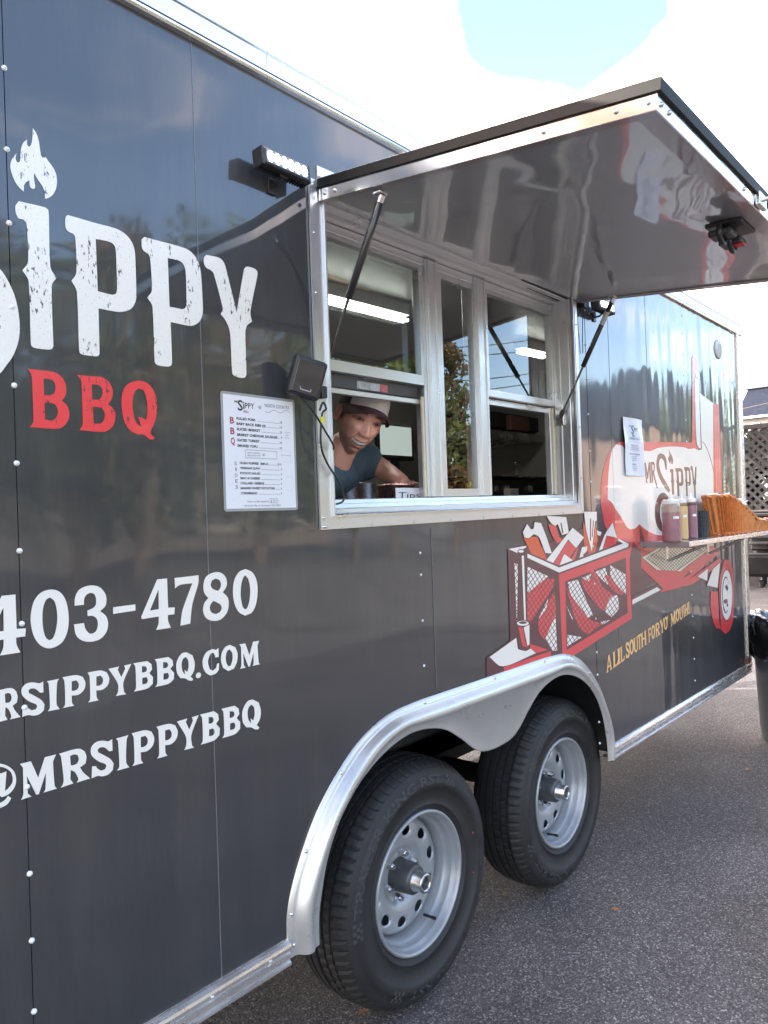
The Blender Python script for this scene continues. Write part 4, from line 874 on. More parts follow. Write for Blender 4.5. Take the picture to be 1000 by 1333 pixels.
# ------------------------------------------------------------------ LED work lights
LEDM = mat('led_emitter', (.9, .95, 1), emit=(.95, 1, 1), es=2.2)
REFL = mat('led_reflector', (.18, .19, .20), rough=.35, metal=.5)
def led_bar(xc, rz=0, ry=0):
    Mx = Matrix.Translation((xc, -.042, 2.258)) @ Matrix.Rotation(rz, 4, 'Z') @ Matrix.Rotation(R_(-6), 4, 'X') @ Matrix.Diagonal((.90, .9, .98, 1))
    mb = MB(); mb.bbox((-.081, -.020, -.021), (.081, .004, .021), .005, M=Mx)
    for i in range(18):
        x = -.077+i*.0091; mb.box((x-.0015, .004, -.020), (x+.0015, .022, .020), 0, Mx)
    mb.bbox((-.083, -.020, -.023), (-.077, .020, .023), .003, M=Mx); mb.bbox((.077, -.020, -.023), (.083, .020, .023), .003, M=Mx)
    o = part(mb, 'work_light', BLKP)
    mb = MB(); mb.bbox((-.071, -.0215, -.0165), (.071, -.0195, .0165), .001, M=Mx); part(mb, 'reflector', REFL, o)
    for i in range(6):
        x = -.058+i*.0232; m2 = Mx @ Matrix.Translation((x, 0, 0))
        mb = MB(); V_ = []
        for r, y in ((.0115, -.0225), (.010, -.0235), (.006, -.0245), (0, -.0248)): V_.append((r, y))
        k0 = 14; P = []
        for r, y in V_[:-1]: P += [m2 @ Vector((r*.92*math.cos(2*math.pi*j/k0), y, r*1.2*math.sin(2*math.pi*j/k0))) for j in range(k0)]
        P.append(m2 @ Vector((0, -.0248, 0)))
        Fc = [(a*k0+j, a*k0+(j+1) % k0, (a+1)*k0+(j+1) % k0, (a+1)*k0+j) for a in range(2) for j in range(k0)] + [(2*k0+j, 2*k0+(j+1) % k0, 3*k0) for j in range(k0)]
        mb.add(P, Fc, 0, True); part(mb, 'led_lens', LEDM, o)
    q = Mx @ Vector((0, 0, -.022))
    mb = MB(); mb.bbox(q+Vector((-.012, -.003, -.004)), q+Vector((.012, .003, .004)), .001); mb.tube([q, q+Vector((0, .02, -.012)), (q.x, .0, q.z-.012)], .004, 8); mb.bbox((q.x-.012, -.006, q.z-.03), (q.x+.012, .0, q.z+.006), .001); part(mb, 'light_bracket', BLKP, o)
    return o
led_bar(1.207)
led_bar(2.945, rz=R_(0))
mb = MB(); mb.bbox((2.80, -.030, 2.235), (2.845, -.0005, 2.290), .004); jb_ = part(mb, 'junction_box', BLKP)
mb = MB(); mb.tube([(2.83, -.02, 2.238), (2.84, -.024, 2.215), (2.855, -.022, 2.218), (2.862, -.02, 2.24)], .003, 8); mb.tube([(2.822, -.012, 2.236), (2.823, -.006, 2.12), (2.826, -.004, 2.06)], .0016, 6); part(mb, 'power_lead', BLKP, jb_)
# ------------------------------------------------------------------ wheels
RUB = mat('tyre_rubber', (.0175, .017, .017), rough=.62, var=.25, vscale=16, bump=.0004, bscale=90, detail=8)
RUBL = mat('raised_tyre_lettering', (.048, .048, .050), rough=.7)
RIMM = mat('silver_wheel_paint', (.36, .37, .385), rough=.40, metal=.40, rvar=.06, vscale=20, var=.05, coat=.25, coat_r=.15)
HUBM = mat('hub_grey', (.10, .10, .105), rough=.42, metal=.6, var=.3, vscale=30)
CAPM = mat('hub_cap_steel', (.60, .60, .58), rough=.3, metal=1)
WY = .040                       # face plane of the sidewall bulge
RO = .354
def tyre_mesh(rot):
    mb = MB(); nseg = 288
    # profile (radius, y) from the bead outwards, over the tread, to the inner side
    P = [(.196, .078), (.203, .066), (.208, .062), (.222, .056), (.2225, .0545), (.224, .0545), (.2245, .056), (.245, .049), (.270, .0445), (.2705, .043), (.285, .0405), (.300, .042), (.3005, .0435), (.315, .048), (.328, .055), (.337, .064), (.342, .072), (.3455, .080),
         (.349, .088), (.3500, .095), (.3425, .0955), (.3425, .1015), (.3508, .102), (.3525, .120), (.3455, .1205), (.3455, .1285), (.3530, .129), (.354, .150), (.3465, .1505), (.3465, .1605), (.354, .161), (.3530, .182), (.3455, .1825), (.3455, .1905), (.3525, .191), (.3508, .209), (.3425, .2095), (.3425, .2155), (.350, .216), (.345, .232), (.330, .25), (.30, .265), (.25, .268), (.20, .25)]
    for i in range(nseg):
        a = 2*math.pi*i/nseg; c, s = math.cos(a), math.sin(a)
        ph = i % 4
        for j, (r, y) in enumerate(P):
            rr = r
            if 15 <= j <= 19 and ph == 0: rr -= .0045            # shoulder blocks
            if j in (22, 23) and (i+2) % 4 == 0: rr -= .0035     # sipes
            if j in (26, 27) and i % 4 == 1: rr -= .003
            mb.v.append((rr*c, y, rr*s))
    k = len(P)
    for i in range(nseg):
        for j in range(k-1):
            a, b = i*k+j, ((i+1) % nseg)*k+j
            mb.f.append((a, b, b+1, a+1)); mb.m.append(0); mb.sm.append(j < 14)
    return mb
def rim_face():
    """pressed steel disc with ten oval holes"""
    S = 100; ops = [(0, ci(0, 0, .180, .180, 72), None)]
    for h in range(10):
        a = 2*math.pi*(h+.3)/10; c = Vector((math.cos(a), math.sin(a))); q = Vector((-c.y, c.x)); r0 = .1325
        ops.append((None, [tuple(c*r0 + c*(.0145*math.cos(t)) + q*(.0185*math.sin(t))) for t in [2*math.pi*i/20 for i in range(20)]], None))
    ops.append((None, ci(0, 0, .044, .044, 36), None))
    ex = []
    for r in (.05, .06, .068, .074, .080, .086, .092, .100, .108, .158, .164, .170, .175):
        k = 72; ex += [(r*math.cos(2*math.pi*i/k), r*math.sin(2*math.pi*i/k)) for i in range(k)]
    for h in range(10):
        a = 2*math.pi*(h+.3)/10; c = Vector((math.cos(a), math.sin(a))); q = Vector((-c.y, c.x)); r0 = .1325
        for e_ in (1.14, 1.3): ex += [tuple(c*r0 + c*(.0145*e_*math.cos(t)) + q*(.0185*e_*math.sin(t))) for t in [2*math.pi*i/20 for i in range(20)]]
    vs, tr = cdt2(ops, ex)
    def dep(x, z):
        r = math.hypot(x, z)
        K = [(.0, .150), (.068, .150), (.076, .146), (.084, .136), (.094, .129), (.105, .126), (.135, .123), (.155, .128), (.165, .137), (.172, .150), (.180, .170)]
        y = np.interp(r, [k[0] for k in K], [k[1] for k in K])
        for h in range(10):
            a = 2*math.pi*(h+.3)/10; dx, dz = x-.1325*math.cos(a), z-.1325*math.sin(a)
            u = dx*math.cos(a)+dz*math.sin(a); v = -dx*math.sin(a)+dz*math.cos(a); q = math.hypot(u/.0145, v/.0185)
            if q < 1.25: y += .005*min(1, (1.25-q)/.25)
        return float(y)
    mb = MB(); used = sorted({i for t, c in tr for i in t}); mp = {j: k for k, j in enumerate(used)}
    mb.add([(vs[i][0], dep(*vs[i]), vs[i][1]) for i in used], [tuple(mp[i] for i in t) for t, c in tr], 0, True)
    return mb
tyre_me = rimf_me = None
def make_wheel(x, rot, first=None):
    w_ = bpy.data.objects.new('wheel', None); C.objects.link(w_); w_.parent = trailer; w_.location = Vector((x, 0, RO+.0005))-wpos(trailer)
    w_.rotation_euler = (0, rot, 0)
    pw = lambda mb, n, m_, **k: link(n, _me(mb, n, m_), w_, **k)
    return w_
def _me(mb, n, m_):
    me = bpy.data.meshes.new(n); me.from_pydata(mb.v, [], mb.f); 
    for q in (m_ if isinstance(m_, list) else [m_]): me.materials.append(q)
    me.polygons.foreach_set('material_index', mb.m); me.polygons.foreach_set('use_smooth', mb.sm); me.update(); return me
def side_y(r):
    K = [(.2245, .056), (.245, .049), (.270, .0445), (.285, .0405), (.300, .042), (.315, .048), (.328, .055), (.337, .064)]
    return float(np.interp(r, [k[0] for k in K], [k[1] for k in K]))
MESH = {}
mb = tyre_mesh(0); MESH['tyre'] = _me(mb, 'tyre', RUB)
mb = rim_face(); MESH['wheel_disc'] = _me(mb, 'wheel_disc', RIMM)
mb = MB(); mb.lathe([(.204, .070), (.2055, .063), (.203, .0575), (.198, .057), (.195, .060), (.1925, .068), (.190, .076), (.1865, .080), (.1840, .086), (.1830, .100), (.178, .106), (.1745, .112), (.173, .135), (.172, .16), (.172, .25)], 96, axis='y'); MESH['rim'] = _me(mb, 'rim', RIMM)
mb = MB(); mb.lathe([(.0, .262), (.175, .262)], 48, axis='y'); mb.lathe([(.174, .262), (.174, .20)], 48, axis='y'); MESH['brake_drum'] = _me(mb, 'brake_drum', WELL)
mb = MB(); mb.lathe([(.050, .151), (.047, .140), (.0455, .120), (.043, .085), (.041, .082), (.030, .081), (.0, .081)], 40, axis='y'); MESH['hub'] = _me(mb, 'hub', HUBM)
mb = MB(); mb.lathe([(.031, .082), (.031, .076), (.0285, .074), (.0285, .046), (.0265, .043), (.023, .042), (.020, .043), (.0185, .047), (.0185, .052)], 36, axis='y'); MESH['hub_cap'] = _me(mb, 'hub_cap', CAPM)
mb = MB(); mb.lathe([(.0186, .0515), (.010, .0515), (.009, .049), (.005, .049), (.004, .0515), (.0, .0515)], 28, axis='y'); MESH['grease_plug'] = _me(mb, 'grease_plug', mat('grease_plug_rubber', (.02, .03, .03), rough=.3))
bm = bmesh.new(); bmesh.ops.create_cone(bm, cap_ends=True, segments=6, radius1=.0115, radius2=.0105, depth=.018)
mb = MB(); mb.bm(bm, 0, Matrix.Rotation(R_(90), 4, 'X')); mb.tube([(0, -.006, 0), (0, -.016, 0)], .0062, 12); MESH['lug_nut'] = _me(mb, 'lug_nut', mat('chrome_nut', (.7, .7, .7), rough=.2, metal=1))
mb = MB(); mb.tube([(.166*math.cos(R_(-62)), .118, .166*math.sin(R_(-62))), (.163*math.cos(R_(-62)), .085, .163*math.sin(R_(-62)))], [.0042, .0042], 10); mb.tube([(.163*math.cos(R_(-62)), .085, .163*math.sin(R_(-62))), (.163*math.cos(R_(-62)), .072, .163*math.sin(R_(-62)))], [.0052, .0050], 10); MESH['valve_stem'] = _me(mb, 'valve_stem', BLKP)
def arc_text(s, a0, a1, r0, h, mb, bold=.02, squeeze=1.0):
    """lettering that follows the sidewall from angle a0 to a1 (degrees, measured in the x-z plane)"""
    tmp = MB(); w_ = text_mesh(tmp, s, 0, 0, h, f=lambda u, v: (u, 0, v), bold=bold)
    for f_, m_ in zip(tmp.f, tmp.m): pass
    o = len(mb.v)
    for u, _, v in tmp.v:
        a = R_(a0+(a1-a0)*u/w_); r = r0+v; mb.v.append((r*math.cos(a), side_y(r)-.0009, r*math.sin(a)))
    for f_ in tmp.f: mb.f.append(tuple(o+i for i in f_)); mb.m.append(0); mb.sm.append(False)
mb = MB(); arc_text('TRAILER KING RST', 176, 72, .286, .026, mb, squeeze=1)
arc_text('TRAILER KING RST', -4, -108, .286, .026, mb)
for s0 in (66, 186, -116, -2):
    for i in range(5):
        for j in range(3):
            if (i+j) % 2 == 0:
                a = R_(s0-8+i*1.9*(1 if s0 > -50 else 1)); b = R_(s0-8+i*1.9+1.9); r0, r1 = .283+j*.0105, .283+(j+1)*.0105
                mb.add([(r*math.cos(q), side_y(r)-.0007, r*math.sin(q)) for r, q in ((r0, a), (r0, b), (r1, b), (r1, a))], [(3, 2, 1, 0)])
MESH['tyre_lettering'] = _me(mb, 'tyre_lettering', RUBL)
mb = MB()
for a, r, in ((14, .262), (-14, .258)): mb.lathe([(.0, -.0008), (.0035, -.0006), (.0035, .001)], 10, axis='y', M=Matrix.Translation((r*math.cos(R_(a)), side_y(r), r*math.sin(R_(a)))))
MESH['paint_dot'] = _me(mb, 'paint_dot', mat('red_dot', (.45, .03, .06), rough=.5))
for x, rot in ((1.763, 0.0), (2.652, R_(38))):
    w_ = make_wheel(x, rot)
    ty = link('tyre', MESH['tyre'], w_); 
    for n_ in ('wheel_disc', 'rim', 'hub', 'hub_cap', 'valve_stem', 'brake_drum'): link(n_, MESH[n_], w_)
    link('grease_plug', MESH['grease_plug'], w_); link('tyre_lettering', MESH['tyre_lettering'], w_, kind='stuff')
    if rot == 0: link('paint_dot', MESH['paint_dot'], w_)
    for k_ in range(6):
        a = 2*math.pi*(k_+.28)/6; link('lug_nut', MESH['lug_nut'], w_, loc=(.0635*math.cos(a), .138, .0635*math.sin(a)))
for x in (1.763, 2.652):          # the two wheels on the far side
    w_ = make_wheel(x, 0); w_.location.y += 2.10; w_.rotation_euler = (0, 0, math.pi)
    for n_ in ('tyre', 'wheel_disc', 'rim', 'hub', 'brake_drum'): link(n_, MESH[n_], w_)
mb = MB(); mb.tube([(1.763, .26, RO), (1.763, 1.9, RO)], .04, 14); part(mb, 'axle', mat('black_axle', (.02, .02, .02), rough=.5))
mb = MB(); mb.tube([(2.652, .26, RO), (2.652, 1.9, RO)], .04, 14); part(mb, 'axle', mat('black_axle', (.02, .02, .02), rough=.5))
# ------------------------------------------------------------------ inside of the trailer
fc = lambda a, b, **k: MB().box(a, b, **k)
part(fc((X0+.02, 2.06, .50), (X1, 2.095, 2.44)), 'interior_rear_wall', INWALL)
part(fc((X0+.02, .051, 2.44), (X1, 2.095, 2.46)), 'interior_ceiling', INDARK)
part(MB().add([unz(380, 343, 2.4385)+Vector((0, -.02, 0)), unz(530, 398, 2.4385)+Vector((0, -.02, 0)), unz(530, 398, 2.4385)+Vector((0, .03, 0)), unz(380, 343, 2.4385)+Vector((0, .03, 0))], [(0, 3, 2, 1)]), 'ceiling_batten', mat('tan_batten', (.55, .38, .24), rough=.5))
part(fc((X0+.02, .64, .50), (X1, 2.095, .52)), 'interior_floor', INDARK)
part(fc((X0+.02, .6301, 1.0), (1.2, .64, 1.01)), 'interior_ledge', INDARK)
part(fc((X1-.02, .055, .50), (X1+.0, 2.06, 2.44)), 'interior_end_wall', INWALL); part(fc((X0+.03, .055, .50), (X0+.05, 2.06, 2.44)), 'interior_end_wall', INWALL)
mb = MB(); mb.sheet([('+', [(X0+.05, .98), (X1-.02, .98), (X1-.02, 2.44), (X0+.05, 2.44)]), ('-', rc((1.36, 2.78, 1.44, 2.29)))], .051, .054); part(mb, 'interior_front_lining', INWALL)
mb = MB(); mb.bbox((1.15, .125, 1.375), (2.9, .62, 1.40), .004); cnt_ = part(mb, 'counter', STEEL)
mb = MB(); mb.box((1.15, .60, .52), (2.9, .62, 1.375)); part(mb, 'counter_front', mat('dark_cabinet', (.05, .05, .05), rough=.5), cnt_)
TUBE = mat('lit_fluorescent_tube', (1, 1, 1), emit=(1.0, .97, .88), es=3.5)
for i, (a, b) in enumerate(((unz(424, 393, 2.36), unz(528, 419, 2.36)), (unz(676, 459, 2.36), unz(709, 466, 2.36)))):
    d = (b-a).normalized()
    if i == 0: a = b-d*1.15
    mb = MB(); n_ = Vector((-d.y, d.x, 0))*.03; P = []
    for z in (2.385, 2.439):
        P += [Vector((a.x, a.y, z))-n_, Vector((b.x, b.y, z))-n_, Vector((b.x, b.y, z))+n_, Vector((a.x, a.y, z))+n_]
    mb.add(P, [(0, 3, 2, 1), (4, 5, 6, 7), (0, 1, 5, 4), (1, 2, 6, 5), (2, 3, 7, 6), (3, 0, 4, 7)]); lf = part(mb, 'ceiling_light', mat('white_enamel', (.7, .7, .68), rough=.4))
    for s_ in (-.013, .013):
        q = n_.normalized()*s_; mb = MB(); mb.tube([a+q+Vector((0, 0, .005)), b+q+Vector((0, 0, .005))], .0075, 10); part(mb, 'light_tube', TUBE, lf)
def onplane(px, py, y): return un(px, py, y)
# monitor on the rear counter
a = onplane(492, 549, 1.25); b = onplane(539, 600, 1.25)
mon = thing('monitor', 'black framed screen glowing grey green behind the smiling man', 'screen', (a.x, 1.25, b.z))
mw, mh = b.x-a.x, a.z-b.z
link('casing', _me(MB().bbox((0, 0, 0), (mw, .03, mh), .006), 'casing', BLKP), mon)
link('screen', _me(MB().box((.012, -.002, .025), (mw-.018, -.0005, mh-.014)), 'screen', mat('screen_image', (.10, .12, .11), rough=.2, emit=(.42, .50, .46), es=.16)), mon)
link('stand', _me(MB().bbox((mw*.4, .005, -.22), (mw*.6, .025, .001), .004), 'stand', BLKP), mon)
part(fc((1.2, 1.15, 1.0), (3.4, 2.05, b.z-.221)), 'rear_cabinet', mat('grey_cabinet', (.16, .15, .14), rough=.5))
# tall steel pot
q = onplane(455, 640, .48)
pot = thing('stock_pot', 'tall brushed steel pot standing on the counter behind the man', 'pot', (q.x, .48, 1.401))
mb = MB(); mb.lathe([(.0, 0), (.088, 0), (.092, .006), (.092, .150), (.096, .153), (.096, .157), (.090, .158), (.02, .166), (.0, .166)], 40); link('body', _me(mb, 'body', STEEL), pot)
mb = MB(); mb.tube([(.06, 0, .161), (.06, 0, .185), (-.01, 0, .190), (-.01, 0, .163)], .004, 8); link('lid_handle', _me(mb, 'lid_handle', STEEL), pot)
# dark appliances and an added dark panel behind the right-hand window
DK = mat('black_appliance', (.02, .02, .021), rough=.3)
def boxat(px0, py0, px1, py1, y, dy, nm, m_, par=None, r=.004):
    a = onplane(px0, py0, y); b = onplane(px1, py1, y); x0, x1 = sorted((a.x, b.x)); z0, z1 = sorted((a.z, b.z))
    return part(MB().bbox((x0, y, z0), (x1, y+dy, z1), r), nm, m_, par)
boxat(618, 500, 800, 700, 1.80, .02, 'black_splash_panel', DK)  # black sheet added to darken the rear wall seen through this window
boxat(628, 533, 730, 566, 1.35, .5, 'upper_cabinet', DK)
boxat(625, 567, 735, 570, 1.30, .5, 'wire_shelf', STEEL)
boxat(625, 624, 735, 700, 1.30, .5, 'range', DK); boxat(625, 618, 735, 622, 1.28, .5, 'range_rail', STEEL)
for px in (648, 662, 692): boxat(px-2, 632, px+2, 640, 1.28, .02, 'range_knob', STEEL)
q = onplane(673, 618, 1.25); mb = MB(); mb.tube([q, q+Vector((0, 0, .06)), q+Vector((-.02, 0, .075)), q+Vector((.03, 0, .078))], .009, 8); part(mb, 'tap', STEEL)
boxat(665, 636, 676, 650, 1.0, .05, 'paper_slip', mat('paper', (.75, .75, .73), rough=.7))
boxat(665, 540, 690, 562, 1.30, .04, 'copper_hood_panel', mat('brown_panel', (.16, .07, .05), rough=.5))
# lemon on the window ledge
q = un(613, 636, .125)
mb = MB(); mb.lathe([(.0, -.019), (.010, -.017), (.017, -.009), (.0195, 0), (.017, .009), (.010, .017), (.004, .021), (.0, .022)], 20, M=Matrix.Rotation(R_(80), 4, 'Y')); o = mb.build('lemon', mat('lemon_skin', (.75, .60, .08), rough=.5, bump=.0006, bscale=300)); o.location = (q.x, .116, 1.534); tag(o, 'small yellow lemon in the corner of the middle window', 'lemon')

# tip bucket with paper card
q = un(524, 650, .20)
tb = thing('tip_bucket', 'round pinkish copper bucket with a handwritten paper card, under the man\'s hand', 'bucket', (q.x, .215, 1.401))
COPP = mat('pink_copper', (.78, .45, .40), rough=.28, metal=1, rvar=.1, vscale=40)
mb = MB(); mb.lathe([(.0, .002), (.052, .002), (.055, 0), (.058, .004), (.070, .132), (.0735, .134), (.074, .138), (.071, .140), (.068, .134), (.055, .01), (.0, .008)], 40); link('bucket_body', _me(mb, 'bucket_body', COPP), tb)
mb = MB()
for i in range(5):
    a = i*1.3; bm_ = [( .05*math.cos(a)+.02*math.cos(a+t), .05*math.sin(a)+.02*math.sin(a+t), .11+.012*i*.5+.004*t) for t in (0, 1.6, 3.1, 4.7)]; 
    mb.add([(x*.8, y*.8, z) for x, y, z in bm_], [(0, 1, 2, 3)])
link('paper_lining', _me(mb, 'paper_lining', mat('warm_paper', (.75, .62, .5), rough=.7)), tb)
mb = MB(); a = un(514.5, 635, .13); b = un(549, 650, .13); mb.bbox((a.x, .128, 1.44), (b.x, .1295, a.z), .0004); cd = link('paper_card', _me(MB().bbox((a.x-q.x, .128-.215, 0.06), (b.x-q.x, .1295-.215, a.z-1.401), .0004), 'paper_card', mat('card_paper', (.75, .73, .76), rough=.7)), tb)
mb = MB(); text_mesh(mb, 'Tips', a.x-q.x+.010, a.z-1.401-.032, .020, x1=b.x-q.x-.012, f=lambda u, v: (u+.15*(v-.09), .128-.215-.0004, v)); link('card_writing', _me(mb, 'card_writing', VBLK), cd)

# ------------------------------------------------------------------ sheets taped to the wall
LAM = mat('laminate_edge', (.30, .31, .31), rough=.15, coat=.6); PAP = mat('menu_paper', (.70, .70, .72), rough=.5, coat=.5, coat_r=.08)
INK = mat('printed_ink', (.03, .03, .035), rough=.5); INKR = mat('red_ink', (.32, .04, .07), rough=.5); INKG = mat('pale_grey_ink', (.56, .56, .59), rough=.5)
mx0, mx1, mz0, mz1 = 1.0385, 1.2575, 1.4615, 1.7265
menu = thing('menu_sheet', 'laminated white barbecue menu taped to the trailer left of the window', 'menu', (mx0, -.001, mz0))
ML = lambda mb, n, m_: link(n, _me(mb, n, m_), menu)
def loc(mb): mb.v = [(x-mx0, y+.001, z-mz0) for x, y, z in mb.v]; return mb
rr = lambda x0, x1, z0, z1, r: [(x0+r, z0), (x1-r, z0), (x1-r*.3, z0+r*.3), (x1, z0+r), (x1, z1-r), (x1-r*.3, z1-r*.3), (x1-r, z1), (x0+r, z1), (x0+r*.3, z1-r*.3), (x0, z1-r), (x0, z0+r), (x0+r*.3, z0+r*.3)]
ML(loc(MB().sheet([('+', rr(mx0, mx1, mz0, mz1, .006))], -.0020, -.0011)), 'laminate', LAM)
px0, px1, pz0, pz1 = mx0+.006, mx1-.006, mz0+.006, mz1-.006
ML(loc(MB().sheet([('+', rc((px0, px1, pz0, pz1)))], -.0023, None)), 'paper', PAP)
MU = lambda zx, zy: un(280+.135*zx, 500+.135*zy)
k_ = MB(); r_ = MB(); g_ = MB()
F0 = lambda u, v: (u, -.0025, v)
rows = [('PULLED PORK', 200, 330, 385, '10', 345, 400), ('BABY BACK RIBS (4)', 200, 380, 480, '12', 395, 488), ('SLICED BRISKET', 202, 432, 430, '12', 455, 440), ('BRISKET CHEDDAR SAUSAGE', 206, 486, 594, '9', 510, 600), ('SLICED TURKEY', 208, 538, 424, '10', 560, 436), ('SMOKED TOFU', 208, 592, 402, '10', 612, 412),
        ('HUSH PUPPIES  SM/LG', 232, 760, 505, '5/10', 768, 514), ('VINEGAR SLAW', 234, 808, 430, '5', 815, 440), ('POTATO SALAD', 236, 858, 430, '6', 862, 440), ('MAC & CHEESE', 238, 906, 426, '6', 908, 436), ('COLLARD GREENS', 238, 955, 468, '6', 955, 474), ('MASHED SWEET POTATOES', 240, 1003, 570, '6', 1003, 580), ('CORNBREAD', 242, 1052, 402, '3', 1052, 412)]
for s_, xa, ym, xb, pr_, yp, xl_ in rows:
    a = MU(xa, ym); b = MU(xb, ym+(yp-ym)*.4); h_ = .0056 if ym < 700 else .0050
    zb_ = a.z-h_/2; text_mesh(k_, s_, a.x, zb_, h_, x1=b.x, f=F0, bold=.045)
    p = MU(640, yp); text_mesh(k_, pr_, p.x-.0035*len(pr_), zb_, h_, f=F0, bold=.02)
    l0 = MU(xl_, ym).x; l1 = p.x-.0035*len(pr_)-.002; k_.add([(l0, -.0025, zb_-.0002), (l1, -.0025, zb_-.0002), (l1, -.0025, zb_+.0004), (l0, -.0025, zb_+.0004)], [(0, 1, 2, 3)])
for s_, x_, y_ in (('B', 155, 345), ('B', 160, 448), ('Q', 163, 545)):
    a = MU(x_-20, y_); b = MU(x_+22, y_); text_mesh(r_, s_, a.x, a.z-.0075, .0150, x1=b.x, f=F0, bold=.03)
for s_, x_, y_ in (('S', 192, 765), ('I', 195, 820), ('D', 198, 880), ('E', 201, 935), ('S', 203, 990)):
    a = MU(x_-12, y_); b = MU(x_+12, y_); text_mesh(k_, s_, a.x+(.002 if s_ == 'I' else 0), a.z-.0042, .0085, x1=b.x-(.002 if s_ == 'I' else 0), f=F0)
a = MU(180, 165); text_mesh(k_, 'MR', a.x, a.z-.003, .0055, f=F0, bold=.02)
for s_, xa, xb, yc, h_ in (('S', 210, 262, 200, .024), ('i', 264, 278, 200, .017), ('P', 284, 308, 205, .013), ('P', 312, 336, 208, .013), ('Y', 338, 370, 210, .013)):
    p = MU(xa, yc); q = MU(xb, yc); text_mesh(k_, s_, p.x, p.z-h_/2, h_, x1=q.x, f=F0, bold=.02)
p = MU(268, 262); text_mesh(r_, 'BBQ', p.x, p.z-.003, .0055, f=F0, bold=.02); p = MU(412, 222); text_mesh(k_, '@', p.x, p.z-.003, .0065, f=F0)
p = MU(474, 205); q = MU(710, 232); text_mesh(k_, 'NORTH COUNTRY', p.x, (p.z+q.z)/2-.004, .0085, x1=q.x, f=F0)
P = [MU(475+i*24, 262+14*math.sin(i*1.3)+i*.8) for i in range(11)]
for a, b in zip(P[:-1], P[1:]): k_.add([(a.x, -.0025, a.z-.0004), (b.x, -.0025, b.z-.0004), (b.x, -.0025, b.z+.0004), (a.x, -.0025, a.z+.0004)], [(0, 1, 2, 3)])
bx = [MU(285, 632), MU(590, 650), MU(590, 730), MU(285, 715)]; x0, x1, z0, z1 = bx[0].x, bx[1].x, bx[2].z+.001, bx[0].z
k_.v; mm = MB().sheet([('+', rc((x0, x1, z0, z1))), ('-', rc((x0+.0008, x1-.0008, z0+.0008, z1-.0008)))], -.0025); k_.add(mm.v, mm.f)
text_mesh(k_, 'MAKE IT A SANDWICH', x0+.006, z0+.0102, .0034, x1=x0+.044, f=F0); text_mesh(k_, 'MEAL (BUN & SLAW)', x0+.006, z0+.0045, .0034, x1=x0+.044, f=F0); text_mesh(k_, '$5', x0+.050, z0+.0065, .0060, f=F0)
for i, s_ in enumerate(('INCLUDES', 'PICKLES', '& SAUCE')): p = MU(668, 466+i*26); text_mesh(k_, s_, p.x, p.z-.0012, .0025, f=F0)
p = MU(625, 686); text_mesh(k_, '*TOFU AVAILABLE*', p.x, p.z-.001, .0022, x1=MU(722, 690).x, f=F0)
p = MU(305, 1132); text_mesh(k_, 'Follow us @mrsippybbq', p.x, p.z-.002, .0042, x1=MU(512, 1132).x, f=F0)
p = MU(275, 1172); text_mesh(k_, '284 South Main St, Rochester, NH 03867', p.x, p.z-.002, .0040, x1=MU(625, 1170).x, f=F0)
for xa in (522, 564):
    a = MU(xa, 1148); b = MU(xa+36, 1104); mm = MB().sheet([('+', rr(a.x, b.x, a.z, b.z, .0015)), ('-', rr(a.x+.0007, b.x-.0007, a.z+.0007, b.z-.0007, .0012))], -.0025); k_.add(mm.v, mm.f)
a = MU(534, 1146); text_mesh(k_, 'f', a.x, a.z+.0005, .006, f=F0, bold=.03); a = MU(582, 1126)
mm = MB().sheet([('+', ci(a.x, a.z, .0019, .0019, 16)), ('-', ci(a.x, a.z, .0012, .0012, 12))], -.0025); k_.add(mm.v, mm.f)
# pale watermark drawing
G = lambda P: [(MU(x, y).x, MU(x, y).z) for x, y in P]
for P in ([(625,640),(720,645),(725,760),(640,750)], [(670,900),(740,890),(755,1000),(720,1040),(680,1020)], [(120,830),(160,835),(170,960),(125,970)], [(160,1000),(200,1010),(200,1130),(165,1120)], [(480,780),(600,770),(610,830),(500,840)]):
    mm = MB().sheet([('+', G(P)), ('-', [(x*.94+.06*G(P)[0][0]+.0005, z*.94+.06*(sum(q[1] for q in G(P))/len(P))) for x, z in G(P)])], -.0024); g_.add(mm.v, mm.f)
ML(loc(k_), 'menu_print', INK)['kind'] = 'stuff'; ML(loc(r_), 'red_menu_print', INKR)['kind'] = 'stuff'; ML(loc(g_), 'pale_menu_print', INKG)['kind'] = 'stuff'
# drinks flyer
ax0, ax1, az0, az1 = 3.193, 3.405, 1.580, 1.836
fl = thing('flyer', 'narrow looking white sheet of small print taped above the squeeze bottles', 'flyer', (ax0, -.001, az0)); FLk = lambda mb, n, m_: link(n, _me(mb, n, m_), fl)
def loc2(mb): mb.v = [(x-ax0, y+.001, z-az0) for x, y, z in mb.v]; return mb
mb = MB(); nx, nz_ = 8, 10
V = [(ax0+(ax1-ax0)*i/nx, -.0075-.003*math.sin(i*.9+j*.4)-.0015*math.cos(j*1.1), az0+(az1-az0)*j/nz_) for j in range(nz_+1) for i in range(nx+1)]
mb.add(V, [(j*(nx+1)+i, j*(nx+1)+i+1, (j+1)*(nx+1)+i+1, (j+1)*(nx+1)+i) for j in range(nz_) for i in range(nx)], 0, True); FLk(loc2(mb), 'paper', mat('thin_paper', (.68, .70, .76), rough=.45, coat=.3))
def wob(u, v):
    i = (u-ax0)/(ax1-ax0)*nx; j = (v-az0)/(az1-az0)*nz_; return (u, -.0081-.003*math.sin(i*.9+j*.4)-.0015*math.cos(j*1.1)-.0008, v)
k_ = MB()
mm = MB().sheet([('+', rc((ax0+.012, ax1-.012, az0+.010, az1-.012))), ('-', rc((ax0+.014, ax1-.014, az0+.012, az1-.014)))], 0); 
